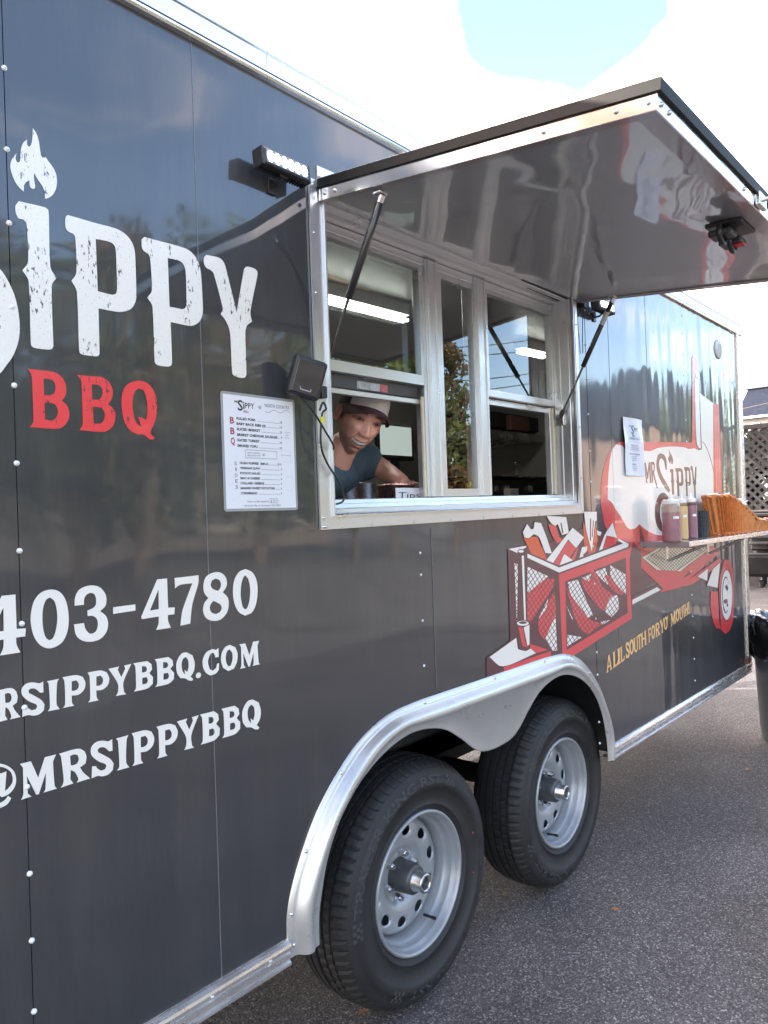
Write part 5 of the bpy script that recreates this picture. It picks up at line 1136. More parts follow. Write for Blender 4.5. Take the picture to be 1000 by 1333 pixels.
text_mesh(k_, 'S', ax0+.082, az1-.070, .040, x1=ax0+.104, f=wob); text_mesh(k_, 'MR', ax0+.062, az1-.040, .008, f=wob); text_mesh(k_, 'IPPY', ax0+.108, az1-.058, .018, x1=ax0+.145, f=wob); text_mesh(k_, 'BBQ', ax0+.09, az1-.082, .010, f=wob)
for z_, s_, h_, w_ in ((-.095, 'CATERING MENU', .009, .10), (-.106, '- - - - -', .004, .08), (-.125, 'PICK UP', .007, .06), (-.134, 'ONE PROTEIN TWO SIDES', .0045, .09), (-.142, 'TWO PROTEINS TWO SIDES', .0045, .09), (-.163, 'DROP OFF OR SERVED', .007, .11), (-.173, 'TWO PROTEINS', .0045, .06), (-.181, 'THREE SIDES', .0045, .05), (-.189, 'CORNBREAD', .0045, .05), (-.208, 'SIDES', .007, .05), (-.218, 'SLAW  BEANS', .0045, .06), (-.226, 'GREENS  MAC', .0045, .06), (-.234, 'POTATO SALAD', .0045, .06)):
    text_mesh(k_, s_, (ax0+ax1)/2-w_/2, az1+z_, h_, x1=(ax0+ax1)/2+w_/2, f=wob)
FLk(loc2(k_), 'flyer_print', INK)['kind'] = 'stuff'

# ------------------------------------------------------------------ square floodlight hung on the window frame
Mf = Matrix.Translation((1.246, -.058, 1.770)) @ Matrix.Rotation(R_(15), 4, 'Y') @ Matrix.Rotation(R_(-22), 4, 'Z') @ Matrix.Rotation(R_(17), 4, 'X') @ Matrix.Scale(.90, 4)
flood = thing('floodlight', 'tilted black square floodlight clipped to the left edge of the window', 'floodlight', (1.252, -.04, 1.70))
fo_ = Vector((1.252, -.04, 1.70))
def FP(mb, n, m_, p=None):
    mb.v = [tuple(Vector(v)-fo_) for v in mb.v]; return link(n, _me(mb, n, m_), p or flood)
mb = MB(); mb.bbox((-.046, -.016, -.052), (.046, .016, .052), .010, M=Mf); body_ = FP(mb, 'housing', BLKP)
mb = MB(); mb.bbox((-.036, -.0175, -.042), (.036, -.0155, .042), .0008, M=Mf); FP(mb, 'lens', mat('black_glass', (.008, .010, .009), rough=.03, ior=1.6, coat=1, coat_r=.01))
mb = MB(); mb.bbox((-.016, -.0185, -.034), (.016, -.0176, -.031), .0003, M=Mf); mb.bbox((-.016, -.0185, -.034), (-.0135, -.0176, -.026), .0003, M=Mf); mb.bbox((.0135, -.0185, -.034), (.016, -.0176, -.026), .0003, M=Mf); FP(mb, 'lens_mark', mat('grey_mark', (.3, .3, .3), rough=.5))
mb = MB()
for i in range(7): z = -.042+i*.014; mb.bbox((-.040, .0165, z-.0018), (.040, .030, z+.0018), .001, M=Mf)
FP(mb, 'cooling_fins', BLKP)['kind'] = 'stuff'
mb = MB(); mb.tube(curve([Mf @ Vector((.0, .014, -.05)), Vector((1.268, -.050, 1.700)), Vector((1.330, -.03, 1.655)), Vector((1.372, -.018, 1.617)), Vector((1.40, .03, 1.60))]), .0026, 8); mb.tube(curve([Vector((1.300, -.045, 1.700)), Vector((1.312, -.045, 1.72)), Vector((1.322, -.045, 1.705)), Vector((1.312, -.04, 1.69)), Vector((1.315, -.03, 1.62)), Vector((1.345, -.020, 1.575)), Vector((1.395, -.014, 1.525)), Vector((1.41, -.010, 1.485)), Vector((1.392, .0, 1.474))]), .0026, 8)
FP(mb, 'cable', BLKP)
mb = MB(); mb.tube([Vector((1.3125, -.0405, 1.686)), Vector((1.3130, -.038, 1.672))], .0058, 10); FP(mb, 'yellow_tag', mat('yellow_tape', (.65, .65, .05), rough=.5))
mb = MB(); mb.bbox((1.325, -.030, 1.735), (1.345, -.008, 1.765), .003); mb.tube([(1.335, -.02, 1.75), (1.28, -.035, 1.765)], .006, 8); FP(mb, 'clamp', BLKP)

# ------------------------------------------------------------------ fold-down shelf and what stands on it
SZ = 1.283; sx0, sx1, sd_ = 3.335, 4.80, .222
mb = MB(); mb.bbox((sx0+.003, -sd_+.004, SZ-.016), (sx1, -.001, SZ), .002); sh = part(mb, 'folding_shelf', mat('shelf_steel', (.55, .53, .52), rough=.22, metal=1, rvar=.1, vscale=8))
mb = MB(); mb.bbox((sx0, -sd_, SZ-.020), (sx1, -sd_+.0035, SZ+.0015), .001); part(mb, 'shelf_edge', ALU, sh)
mb = MB(); mb.bbox((sx0-.0005, -sd_+.004, SZ-.020), (sx0+.0028, -.001, SZ+.0015), .001); part(mb, 'shelf_edge', LIP, sh)
for bx_ in (3.66, 4.27):
    mb = MB(); mb.bbox((bx_-.014, -.006, SZ-.115), (bx_+.014, -.0005, SZ-.021), .001); mb.bbox((bx_-.014, -.19, SZ-.026), (bx_+.014, -.008, SZ-.0205), .001); mb.tube([(bx_, -.008, SZ-.105), (bx_, -.185, SZ-.026)], .007, 8); part(mb, 'shelf_bracket', STEEL, sh)
mb = MB(); mb.bbox((sx0+.10, -.19, SZ-.0265), (sx1-.1, -.16, SZ-.0205), .001); part(mb, 'shelf_batten', BLKP, sh)
for x in (3.5, 3.9, 4.3, 4.6): o = link('edge_screw', riv_alu(), sh); o.location = Vector((x, -sd_, SZ-.009))-wpos(sh); o.scale = (.6, .6, .6)
def glassy(name, col, tr_=.25): return mat(name, col, rough=.22, ior=1.45, coat=.3)
CLR = mat('clear_bottle_plastic', (.55, .42, .34), rough=.2, ior=1.45, trans=.35); WCAP = mat('white_cap_plastic', (.75, .73, .72), rough=.35)
PAPL = mat('bottle_label_paper', (.75, .75, .75), rough=.6)
def bottle(px, py, y, wpx, hpx, fill, fcol, label):
    p = un(px, py, y); D = (p-CP).dot(CF); r = wpx/2/FPX*D; h = hpx/FPX*D
    b = thing('squeeze_bottle', label, 'bottle', (p.x, y, SZ+.0012), 'squeeze bottles of sauce on the shelf')
    sq = lambda prof, r_: [(x*r_, z) for x, z in prof]
    hb = h*.80; q = MB(); zf = hb*fill
    q.lathe([(0, 0), (r*.86, 0), (r*.97, .004), (r, .010), (r, zf)], 32); link('sauce_filled_body', _me(q, 'sauce_filled_body', fcol), b)
    if fill < 1: q = MB(); q.lathe([(r, zf), (r, hb*.90), (r*.93, hb*.97), (r*.80, hb)], 32); link('bottle_shoulder', _me(q, 'bottle_shoulder', CLR), b)
    q = MB(); q.lathe([(r*.84, hb-.002), (r*.84, hb+h*.055), (r*.70, hb+h*.075), (r*.30, hb+h*.085), (r*.22, h*.92), (r*.10, h), (0, h)], 28)
    for i in range(20):
        a = 2*math.pi*i/20; c, s_ = math.cos(a), math.sin(a); q.box((r*.82, -.0008, hb), (r*.87, .0008, hb+h*.05), 0, Matrix.Rotation(a, 4, 'Z'))
    link('cap', _me(q, 'cap', WCAP), b)
    q = MB(); ang = math.atan2(CP.y-y, CP.x-p.x)+.55
    q.add([((r+.0006)*math.cos(ang+t), (r+.0006)*math.sin(ang+t), z) for z in (hb*.60, hb*.665) for t in (-.35, -.18, 0, .18, .35)], [(i, i+1, i+6, i+5) for i in range(4)]); link('paper_label', _me(q, 'paper_label', PAPL), b)
    return b
bottle(875, 702, -.150, 23.5, 63, .77, mat('purple_red_sauce', (.31, .15, .175), rough=.22, coat=.4), 'tall bottle of purplish barbecue sauce, nearest of the three squeeze bottles')
bottle(889, 701, -.105, 14.5, 60, .98, mat('mustard_sauce', (.60, .42, .18), rough=.22, coat=.4), 'mustard coloured squeeze bottle between the two purple ones')
bottle(901.5, 700.5, -.120, 14.0, 60, .98, mat('plum_sauce', (.26, .13, .17), rough=.22, coat=.4), 'plum coloured squeeze bottle beside the black cups')
p = un(915, 699, -.10); cs = thing('cup_stack', 'stack of ribbed black plastic cups beside the orange basket', 'cups', (p.x, -.10, SZ+.0012))
for k0, (dx, dy, n_) in enumerate(((0, 0, 5), (.055, .03, 4))):
    for i in range(n_):
        q = MB(); z0 = i*.020; V = []
        for r, z in ((.026, 0), (.0275, .002), (.031, .044), (.033, .045), (.033, .048)):
            V += [((r+(.0012 if j % 2 else 0))*math.cos(2*math.pi*j/40)+dx, (r+(.0012 if j % 2 else 0))*math.sin(2*math.pi*j/40)+dy, z+z0) for j in range(40)]
        q.add(V, [(a*40+j, a*40+(j+1) % 40, (a+1)*40+(j+1) % 40, (a+1)*40+j) for a in range(4) for j in range(40)]); link('cup', _me(q, 'cup', mat('black_cup', (.02, .03, .04), rough=.3)), cs)
# wicker basket
WICK = mat('orange_wicker', (.62, .225, .06), rough=.5, var=.28, vscale=55, coat=.25, coat_r=.3)
pl_ = un(931, 694, -.15); pl_.x += .17; bkt = thing('wicker_basket', 'orange brown wicker basket of white napkins on the shelf end', 'basket', (pl_.x, -.115, SZ+.0012))
BL, BD = .80, .150
def sstep0(t): t = min(max(t/.9, 0), 1); return t*t*(3-2*t)
def bw(u, v, off=0.0):
    """u around 0..1, v up 0..1; sides flare outwards and the rim slopes down to the far end"""
    e = .16; fl_ = .35*v
    per = 2*math.pi*u; cx, sy = math.cos(per), math.sin(per)
    sx = math.copysign(abs(cx)**.72, cx); syy = math.copysign(abs(sy)**.55, sy)
    hx = BL/2+.075*v+off; hy = BD/2+.018*v+off
    x = BL/2+sx*hx; t = min(max(x/BL, -.2), 1.2); H = max(.06, .198-(.225-.095*syy)*max(x+.02, 0))
    return Vector((x, syy*hy, H*v))
q = MB(); NU, NV = 480, 30; V = []
for j in range(NV+1):
    for i in range(NU):
        st = math.sin(2*math.pi*i/8); wv = math.cos(math.pi*j)*st
        V.append(tuple(bw(i/NU, j/NV, .0030*wv+.0080*math.cos(2*math.pi*i/8))))
q.add(V, [(j*NU+i, j*NU+(i+1) % NU, (j+1)*NU+(i+1) % NU, (j+1)*NU+i) for j in range(NV) for i in range(NU)], 0, True); link('woven_side', _me(q, 'woven_side', WICK), bkt)
q = MB(); q.add([tuple(bw(i/64, 0)+Vector((0, 0, .003))) for i in range(64)], [tuple(range(64))]); link('basket_base', _me(q, 'basket_base', WICK), bkt)
for nm, v, rd in (('braided_rim', 1.0, .0065), ('bottom_band', .03, .0050)):
    for s_ in (0, 1):
        q = MB(); K = 180; P = [bw(i/K, v)+Vector((math.cos(i*.5+s_*math.pi)*.0045, math.cos(i*.5+s_*math.pi)*.0035, math.sin(i*.5+s_*math.pi)*.005)) for i in range(K+1)]; q.tube(P, rd*.75, 7); link(nm, _me(q, nm, WICK), bkt)
np_ = MB(); rg = random.Random(5)
for i in range(9):
    c = Vector((.09+i*.030, rg.uniform(.0, .03), .214-(.09+i*.030)*.17+rg.uniform(0, .012))); a = rg.uniform(-.5, .5)
    V = []
    for jj in range(5):
        for ii in range(5):
            x = (ii-2)*.026; y = (jj-2)*.026; z = .010*math.sin(ii*1.7+i)+.008*math.cos(jj*1.9+i*2)-.4*abs(y)*.4
            V.append(tuple(c+Vector((x*math.cos(a)-y*math.sin(a), x*math.sin(a)+y*math.cos(a), z))))
    np_.add(V, [(j*5+k, j*5+k+1, (j+1)*5+k+1, (j+1)*5+k) for j in range(4) for k in range(4)], 0, True)
o = np_.build('napkins', mat('white_napkin', (.75, .75, .76), rough=.8)); o.location = (pl_.x, -.115, SZ+.0012); tag(o, 'crumpled white napkins lying in the wicker basket', 'napkins'); o['kind'] = 'stuff'

# ------------------------------------------------------------------ rubbish bin with a black bag
bn = thing('rubbish_bin', 'grey plastic rubbish bin with a shiny black bag at the trailer corner', 'rubbish bin', (5.10, -.262, 0)); bn.scale = (1.13, 1.13, 1.055)
GB = mat('grey_bin_plastic', (.050, .060, .072), rough=.45, var=.12, vscale=5)
mb = MB(); mb.lathe([(.0, .005), (.186, .005), (.198, .0), (.204, .02), (.208, .06), (.210, .062), (.232, .60), (.232, .605), (.236, .66), (.245, .665), (.245, .69), (.225, .69)], 56); link('bin_body', _me(mb, 'bin_body', GB), bn)
mb = MB(); NU = 160; prof = [(.10, .52), (.16, .62), (.205, .70), (.232, .722), (.252, .715), (.259, .69), (.258, .64), (.255, .58), (.252, .53), (.248, .50), (.246, .485)]
V = []
for j, (r, z) in enumerate(prof):
    for i in range(NU):
        a = 2*math.pi*i/NU; n1 = noise.noise(Vector((math.cos(a)*6, math.sin(a)*6, z*7))); n2 = noise.noise(Vector((math.cos(a)*17, math.sin(a)*17, z*9+4)))
        fold = .012*n1+.007*n2; zz = z+(.022*n1+.010*n2)*(1 if j > 7 or j in (2, 3, 4) else .3)
        V.append(((r+fold)*math.cos(a), (r+fold)*math.sin(a), zz))
mb.add(V, [(j*NU+i, j*NU+(i+1) % NU, (j+1)*NU+(i+1) % NU, (j+1)*NU+i) for j in range(len(prof)-1) for i in range(NU)], 0, True)
link('bin_bag', _me(mb, 'bin_bag', mat('black_bag_film', (.006, .006, .007), rough=.16, ior=1.55, bump=.012, bscale=14, coat=.4)), bn)
# ------------------------------------------------------------------ the man leaning out of the window
def attr_mat(name, rough=.5, **k):
    M = mat(name, (.4, .2, .15), rough=rough, **k); t = M.node_tree; a = t.nodes.new('ShaderNodeAttribute'); a.attribute_name = 'tint'
    t.links.new(a.outputs['Color'], t.nodes['Principled BSDF'].inputs['Base Color']); return M
SKIN = attr_mat('skin', rough=.42, coat=.12, coat_r=.35); SKIN.node_tree.nodes['Principled BSDF'].inputs['Subsurface Weight'].default_value = .12
SKIN.node_tree.nodes['Principled BSDF'].inputs['Subsurface Scale'].default_value = .006
sk = (.88, .45, .325)
E = un(480, 549.5, .178); c_ = (CP-E).normalized(); Ui = (CU-c_*CU.dot(c_)).normalized(); Ri = Ui.cross(c_).normalized()
if Ri.dot(CR) < 0: Ri = -Ri
ro = R_(19); u_ = Ui*math.cos(ro)+Ri*math.sin(ro); r0_ = (Ri*math.cos(ro)-Ui*math.sin(ro)).normalized()
ya = R_(20); f_ = (c_*math.cos(ya)+r0_*math.sin(ya)).normalized(); r_v = (r0_*math.cos(ya)-c_*math.sin(ya)).normalized()
pt = R_(-3); f2 = f_*math.cos(pt)+u_*math.sin(pt); u_ = (u_*math.cos(pt)-f_*math.sin(pt)).normalized(); f_ = f2.normalized()
O_ = E-f_*.088
HL = lambda x, y, z: O_+r_v*x+f_*y+u_*z         # head space: x to the picture's right, y out of the face, z up
gs = lambda a, s: math.exp(-(a/s)**2)
def sstep(a, b, x): t = min(max((x-a)/(b-a), 0), 1); return t*t*(3-2*t)
def head_pt(x, y, z):
    X, Y, Z_2 = x*.0665, y*.092, z*.121
    if Z_2 < -.01: k = (-Z_2-.01)/.108; X *= 1-.34*k**1.25; 
    if Z_2 < -.02 and Y < 0: k = (-Z_2-.02)/.098; Y *= 1-.75*min(k*1.3, 1)
    if Z_2 < -.03 and Y > 0: Y *= 1-.06*((-Z_2-.03)/.09)
    if Y > 0 and Z_2 > -.09: Y = Y*(1-.06*sstep(.0, .08, abs(X)))+.004*sstep(0, .06, Y)
    col = Vector(sk); w_ = sstep(.15, .5, y)
    ax = abs(X)
    if w_ > 0:
        d = 0
        d += .005*gs(Z_2-.020, .008)*gs(ax-.026, .026)
        d -= .011*gs(ax-.031, .0145)*gs(Z_2+.001, .0105)
        d -= .004*gs(X, .010)*gs(Z_2-.004, .010)
        nz_ = sstep(.010, -.040, Z_2)*(1-sstep(-.043, -.052, Z_2)); d += (.005+.019*nz_)*gs(X, .0085+.004*nz_)*(1 if Z_2 > -.055 else 0)*(1-sstep(-.043, -.054, Z_2))*sstep(.024, .0, Z_2)
        d += .008*gs(ax-.0135, .0065)*gs(Z_2+.041, .0065)
        d += .0085*gs(ax-.040, .017)*gs(Z_2+.030, .014)
        fold = ax-(.019+.55*(-.045-Z_2)*(1 if Z_2 < -.040 else 0))
        if -.078 < Z_2 < -.038: d -= .0048*gs(fold, .0042)
        zm = -.0690+8.5*X*X                                         # smile line
        op = max(0, 1-(ax/.030)**2)**.5
        up, lo = zm+.0020*op, zm-.0112*op
        inside = lo < Z_2 < up and ax < .030
        d += .006*gs(X, .030)*gs(Z_2+.068, .020)
        if ax < .031: d += .0030*gs(Z_2-(up+.0035), .0030)*gs(X, .024)+.0045*gs(Z_2-(lo-.0045), .0040)*gs(X, .018)
        if inside: d -= .0020
        d += .009*gs(X, .018)*gs(Z_2+.104, .014)
        d -= .0035*gs(X, .020)*gs(Z_2+.0905, .005)
        Y += d*w_
        # face colouring; shade is painted in along the smile folds and eye creases
        def mixc(c2, t): return col*(1-t)+Vector(c2)*t
        col = mixc((.66, .27, .20), .55*gs(ax-.040, .017)*gs(Z_2+.030, .016)); col = mixc((.66, .25, .19), .5*gs(X, .011)*gs(Z_2+.040, .010))
        stub = sstep(-.050, -.066, Z_2)*(1-.55*gs(ax-.034, .012)*gs(Z_2+.058, .012)); stub = max(stub, .8*gs(Z_2+.0585, .005)*gs(X, .020)); 
        n_ = .5+.5*noise.noise(Vector((X*420, Z_2*420, 3))); col = mixc((.16, .085, .06), .50*stub*(.45+.9*n_))
        if ax < .0315: 
            lip = max(gs(Z_2-(up+.0028), .0024)*gs(X, .023), gs(Z_2-(lo-.0038), .0036)*gs(X, .018)); col = mixc((.42, .12, .11), .75*lip)
        if inside:
            tz = (up-Z_2)/max(up-lo, 1e-5); col = Vector((.86, .83, .78)) if tz < .62 and ax < .0265 else Vector((.10, .02, .02))
            if tz < .62 and abs((ax % .0062)-.0062) < .0006: col = col*.75
        br = gs(Z_2-(.0215-.10*max(ax-.030, 0)+.06*max(.022-ax, 0)*-1), .0036)*sstep(.010, .016, ax)*(1-sstep(.046, .052, ax)); col = mixc((.05, .03, .022), .85*br*(.75+.4*n_))
        ex = (ax-.031)/.0155; ez_ = (Z_2-.0005)/.0052
        if ex*ex+ez_*ez_ < 1.25: col = Vector((.36, .16, .12))
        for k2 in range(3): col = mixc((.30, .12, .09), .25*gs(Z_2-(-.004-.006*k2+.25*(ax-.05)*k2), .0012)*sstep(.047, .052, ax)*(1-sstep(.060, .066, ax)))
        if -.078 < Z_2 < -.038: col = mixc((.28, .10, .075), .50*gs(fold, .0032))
    if y < .62:
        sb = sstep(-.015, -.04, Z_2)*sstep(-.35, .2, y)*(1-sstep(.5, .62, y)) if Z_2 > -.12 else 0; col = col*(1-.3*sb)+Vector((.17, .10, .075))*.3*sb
    hair = sstep(.42, .22, y)*sstep(-.030, -.012, Z_2)*(1 if ax < .09 else 0)
    col = col*(1-hair*.93)+Vector((.025, .016, .012))*hair*.93
    n3 = .5+.5*noise.noise(Vector((X*90, Y*90, Z_2*90))); n4 = .5+.5*noise.noise(Vector((X*500, Y*500, Z_2*500)))
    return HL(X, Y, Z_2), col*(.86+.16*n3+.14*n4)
V, Cc, F_s = [], [], []
NA, NB = 200, 150
for j in range(NB+1):
    th = math.pi*j/NB
    for i in range(NA):
        ph = 2*math.pi*i/NA; q = Vector((math.sin(th)*math.cos(ph), math.sin(th)*math.sin(ph), math.cos(th))); p, c = head_pt(*q); V.append(tuple(p)); Cc.append(tuple(c))
for j in range(NB):
    for i in range(NA): F_s.append((j*NA+i, (j+1)*NA+i, (j+1)*NA+(i+1) % NA, j*NA+(i+1) % NA))
# ears
for sx in (-1, 1):
    o = len(V); nU, nV = 24, 14
    for a in range(nU):
        A = 2*math.pi*a/nU
        for b in range(nV):
            B = 2*math.pi*b/nV; rr_ = 1-.12*math.cos(A+.5)
            cx = .0135*math.cos(A)*rr_; cz = .0255*math.sin(A)*rr_*(1.0 if math.sin(A) > 0 else .85)
            rad = .0045*(1.25 if math.sin(A) < -.6 else 1)
            p = Vector((sx*(.0655+.008*abs(math.cos(A*.5+1.2))+rad*math.sin(B)), -.006+cx*.9-rad*math.cos(B)*math.cos(A), -.006+cz+rad*math.cos(B)*math.sin(A)))
            V.append(tuple(HL(*p))); Cc.append((.62, .27, .20))
    for a in range(nU):
        for b in range(nV): F_s.append((o+a*nV+b, o+((a+1) % nU)*nV+b, o+((a+1) % nU)*nV+(b+1) % nV, o+a*nV+(b+1) % nV))
    o = len(V)
    for a in range(16): A = 2*math.pi*a/16; V.append(tuple(HL(sx*.066, -.006+.012*math.cos(A), -.006+.023*math.sin(A)))); Cc.append((.38, .12, .085))
    F_s.append(tuple(range(o, o+16)) if sx < 0 else tuple(range(o+15, o-1, -1)))
def skinned(verts, edges, rads, sub=2, root=0):
    me = bpy.data.meshes.new('s'); me.from_pydata(verts, edges, []); ob = bpy.data.objects.new('s', me); C.objects.link(ob)
    md = ob.modifiers.new('k', 'SKIN'); md.use_smooth_shade = True; md.branch_smoothing = .6
    for i, r in enumerate(rads):
        sv = me.skin_vertices[0].data[i]; sv.radius = r if isinstance(r, tuple) else (r, r); sv.use_root = (i == root)
    m2 = ob.modifiers.new('s', 'SUBSURF'); m2.levels = sub; m2.render_levels = sub
    dg = bpy.context.evaluated_depsgraph_get(); res = bpy.data.meshes.new_from_object(ob.evaluated_get(dg)); C.objects.unlink(ob); bpy.data.objects.remove(ob); return res
neckb = un(438, 594, .345); chest = un(424, 640, .45); belly = Vector((1.20, .74, 1.50)); pel = Vector((1.10, .98, 1.40))
headj = O_-u_*.055-f_*.025
SLs = un(470, 594, .46); ELs = un(502, 613, .38); WLs = un(528, 630, .235); HLs = WLs+Vector((.01, -.02, -.045))
SRs = un(402, 612, .36); ERs = Vector((1.16, .30, 1.475)); WRs = Vector((1.33, .42, 1.455)) 
sv_ = [pel, belly, chest, neckb, headj, SLs, ELs, WLs, SRs, ERs, WRs, pel+Vector((-.09, .02, -.08)), pel+Vector((-.11, -.03, -.46)), pel+Vector((-.12, .06, -.83)), pel+Vector((.09, .02, -.08)), pel+Vector((.10, -.02, -.46)), pel+Vector((.12, .08, -.83)), pel+Vector((-.12, -.10, -.855)), pel+Vector((.12, -.08, -.855))]
se_ = [(0, 1), (1, 2), (2, 3), (3, 4), (2, 5), (5, 6), (6, 7), (2, 8), (8, 9), (9, 10), (0, 11), (11, 12), (12, 13), (13, 17), (0, 14), (14, 15), (15, 16), (16, 18)]
sr_ = [.115, .105, .092, .056, .050, .048, .037, .025, .052, .038, .026, .08, .055, .04, .08, .055, .04, .03, .03]
bme = skinned(sv_, se_, sr_)
o = len(V); V += [tuple(v.co) for v in bme.vertices]; Cc += [(.70, .34, .25)]*len(bme.vertices); F_s += [tuple(o+i for i in p.vertices) for p in bme.polygons]
def hand(W, dirv, palmn, side):
    """palm and five bent fingers"""
    global V, Cc, F_s
    d = dirv.normalized(); n_ = (palmn-d*palmn.dot(d)).normalized(); s_ = d.cross(n_)*side; mb = MB()
    Pm = [W, W+d*.03, W+d*.06, W+d*.088]; 
    for k, (wd, th) in enumerate(((.026, .018), (.038, .016), (.042, .014), (.038, .011))): pass
    V_ = []
    for P_, (wd, th) in zip(Pm, ((.027, .019), (.037, .017), (.042, .014), (.038, .011))):
        V_ += [P_+s_*wd*math.cos(2*math.pi*i/14)+n_*th*math.sin(2*math.pi*i/14) for i in range(14)]
    mb.add(V_, [(a*14+i, a*14+(i+1) % 14, (a+1)*14+(i+1) % 14, (a+1)*14+i) for a in range(3) for i in range(14)]+[tuple(range(13, -1, -1)), tuple(range(42, 56))], 0, True)
    for i, (off, ln) in enumerate(((.030, .068), (.011, .078), (-.009, .073), (-.028, .058))):
        b0 = W+d*.080+s_*off; cur = d.copy(); pts = [b0-d*.01]
        for q, fr in enumerate((.42, .32, .26)): cur = (cur+n_*(.28+.22*q)).normalized(); pts.append(pts[-1]+cur*ln*fr+(d*.01 if q == 0 else Vector()))
        mb.tube(pts, [.0095, .0090, .0082, .0065], 10)
    tb0 = W+d*.02+s_*.030; c1 = (d*.6+s_*.7+n_*.3).normalized(); c2 = (d*.85+s_*.2+n_*.45).normalized()
    mb.tube([tb0-c1*.015, tb0+c1*.035, tb0+c1*.035+c2*.028, tb0+c1*.035+c2*.048], [.014, .0115, .0100, .007], 10)
    o = len(V); V += mb.v; Cc += [(.72, .38, .28)]*len(mb.v); F_s += [tuple(o+i for i in f) for f in mb.f]
hand(WLs, (HLs-WLs), Vector((.2, .8, .1)), 1); hand(WRs, Vector((1, .2, -.05)), Vector((0, 0, -1)), 1)
man = thing('person', 'smiling man in cap and slate blue t-shirt leaning out of the serving window', 'person', (pel.x, pel.y, .53))
po = Vector((pel.x, pel.y, .53))
me = bpy.data.meshes.new('body'); me.from_pydata([tuple(Vector(v)-po) for v in V], [], F_s); me.materials.append(SKIN); me.polygons.foreach_set('use_smooth', [True]*len(F_s))
at_ = me.color_attributes.new('tint', 'FLOAT_COLOR', 'POINT'); at_.data.foreach_set('color', [q for c in Cc for q in (*c, 1)]); me.update(); link('body', me, man)
def PPm(mb, n, m_): mb.v = [tuple(Vector(v)-po) for v in mb.v]; return link(n, _me(mb, n, m_), man)
# eyes
for sx in (-1, 1):
    ctr = Vector((sx*.0295, .0745, .0005))
    mb = MB(); mb.lathe([(.0118*math.sin(math.pi*i/16), .0118*math.cos(math.pi*i/16)) for i in range(17)], 24, M=Matrix.Identity(4)); mb.v = [tuple(HL(ctr.x+v[0]*.88, ctr.y+v[1]-.0006, ctr.z+v[2]*.36)) for v in mb.v]; PPm(mb, 'eyeball', mat('eye_white', (.30, .27, .26), rough=.3, coat=.3))
    g0 = Vector((-.10, 1, .02)).normalized(); mb = MB(); uu = g0.orthogonal().normalized(); vv = g0.cross(uu)
    for r, yy in ((.0056, .0124),): mb.add([tuple(HL(*(ctr+g0*yy+Vector((r*math.cos(2*math.pi*i/16), 0, .62*r*math.sin(2*math.pi*i/16)))))) for i in range(16)], [tuple(range(16))])
    PPm(mb, 'iris', mat('dark_brown_iris', (.02, .013, .01), rough=.6))
    mb = MB(); P = [HL(ctr.x+.0155*math.cos(t), ctr.y+.0085-.004*abs(math.cos(t)), ctr.z+.0002+.0040*math.sin(t)) for t in [math.pi*i/10 for i in range(11)]]; mb.tube(P, [.001]+[.0028]*9+[.001], 7); 
    P = [HL(ctr.x+.0150*math.cos(t), ctr.y+.0080-.004*abs(math.cos(t)), ctr.z-.0001-.0032*math.sin(t)) for t in [math.pi*i/10 for i in range(11)]]; mb.tube(P, [.0006]+[.0016]*9+[.0006], 7); PPm(mb, 'eyelid', mat('eyelid_skin', (.42, .20, .145), rough=.5))
# cap: pale front panel, navy back, dark maroon brim
NAVY = mat('navy_cap_cloth', (.012, .013, .028), rough=.8, bump=.0004, bscale=900); CRM = mat('pale_cap_cloth', (.52, .46, .42), rough=.85, bump=.0004, bscale=900); BRIM = mat('maroon_brim_cloth', (.060, .018, .028), rough=.75)
mb = MB(); nU, nV = 72, 20
for b in range(nV+1):
    t = b/nV
    for a in range(nU):
        A = 2*math.pi*a/nU; fr = math.sin(A); z0 = .036+.004*fr-.020*(1-fr)*.5
        zz = z0+(.135-z0)*math.sin(t*math.pi/2); rr_ = math.cos(t*math.pi/2)**.62
        X = .0745*rr_*math.cos(A); Y = (.099*rr_*math.sin(A))-.002+(.006*(1-t) if fr > 0 else 0)
        mb.v.append(tuple(HL(X, Y, zz)))
for b in range(nV):
    for a in range(nU):
        A = 2*math.pi*(a+.5)/nU; mb.f.append((b*nU+a, b*nU+(a+1) % nU, (b+1)*nU+(a+1) % nU, (b+1)*nU+a)); mb.m.append(1 if math.sin(A) > .50 else 0); mb.sm.append(True)
mb.v = [tuple(Vector(v)-po) for v in mb.v]; cap = link('cap', _me(mb, 'cap', [NAVY, CRM]), man)
mb = MB(); nA, nR = 36, 10; lay = []
for side in (0, 1):
    for j in range(nR+1):
        for i in range(nA+1):
            A = math.pi*(.055+.89*i/nA); t = j/nR; base = Vector((.0735*math.cos(A), .094*math.sin(A)+.002))
            ext = .066*math.sin(A)**.55; X = base.x*(1+.02*t); Y = base.y+ext*t; Z2 = .040+.004-.030*(X/.08)**2*(.55+.75*t)-.010*t+(.0018 if side else -.0018)
            mb.v.append(tuple(HL(X, Y, Z2)-po))
n1 = (nR+1)*(nA+1)
for side in (0, 1):
    for j in range(nR):
        for i in range(nA):
            a = side*n1+j*(nA+1)+i; q = (a, a+1, a+nA+2, a+nA+1); mb.f.append(q if side else q[::-1]); mb.m.append(0); mb.sm.append(True)
for i in range(nA): a = nR*(nA+1)+i; mb.f.append((a, a+1, n1+a+1, n1+a)); mb.m.append(0); mb.sm.append(True)
link('cap_brim', _me(mb, 'cap_brim', BRIM), cap)
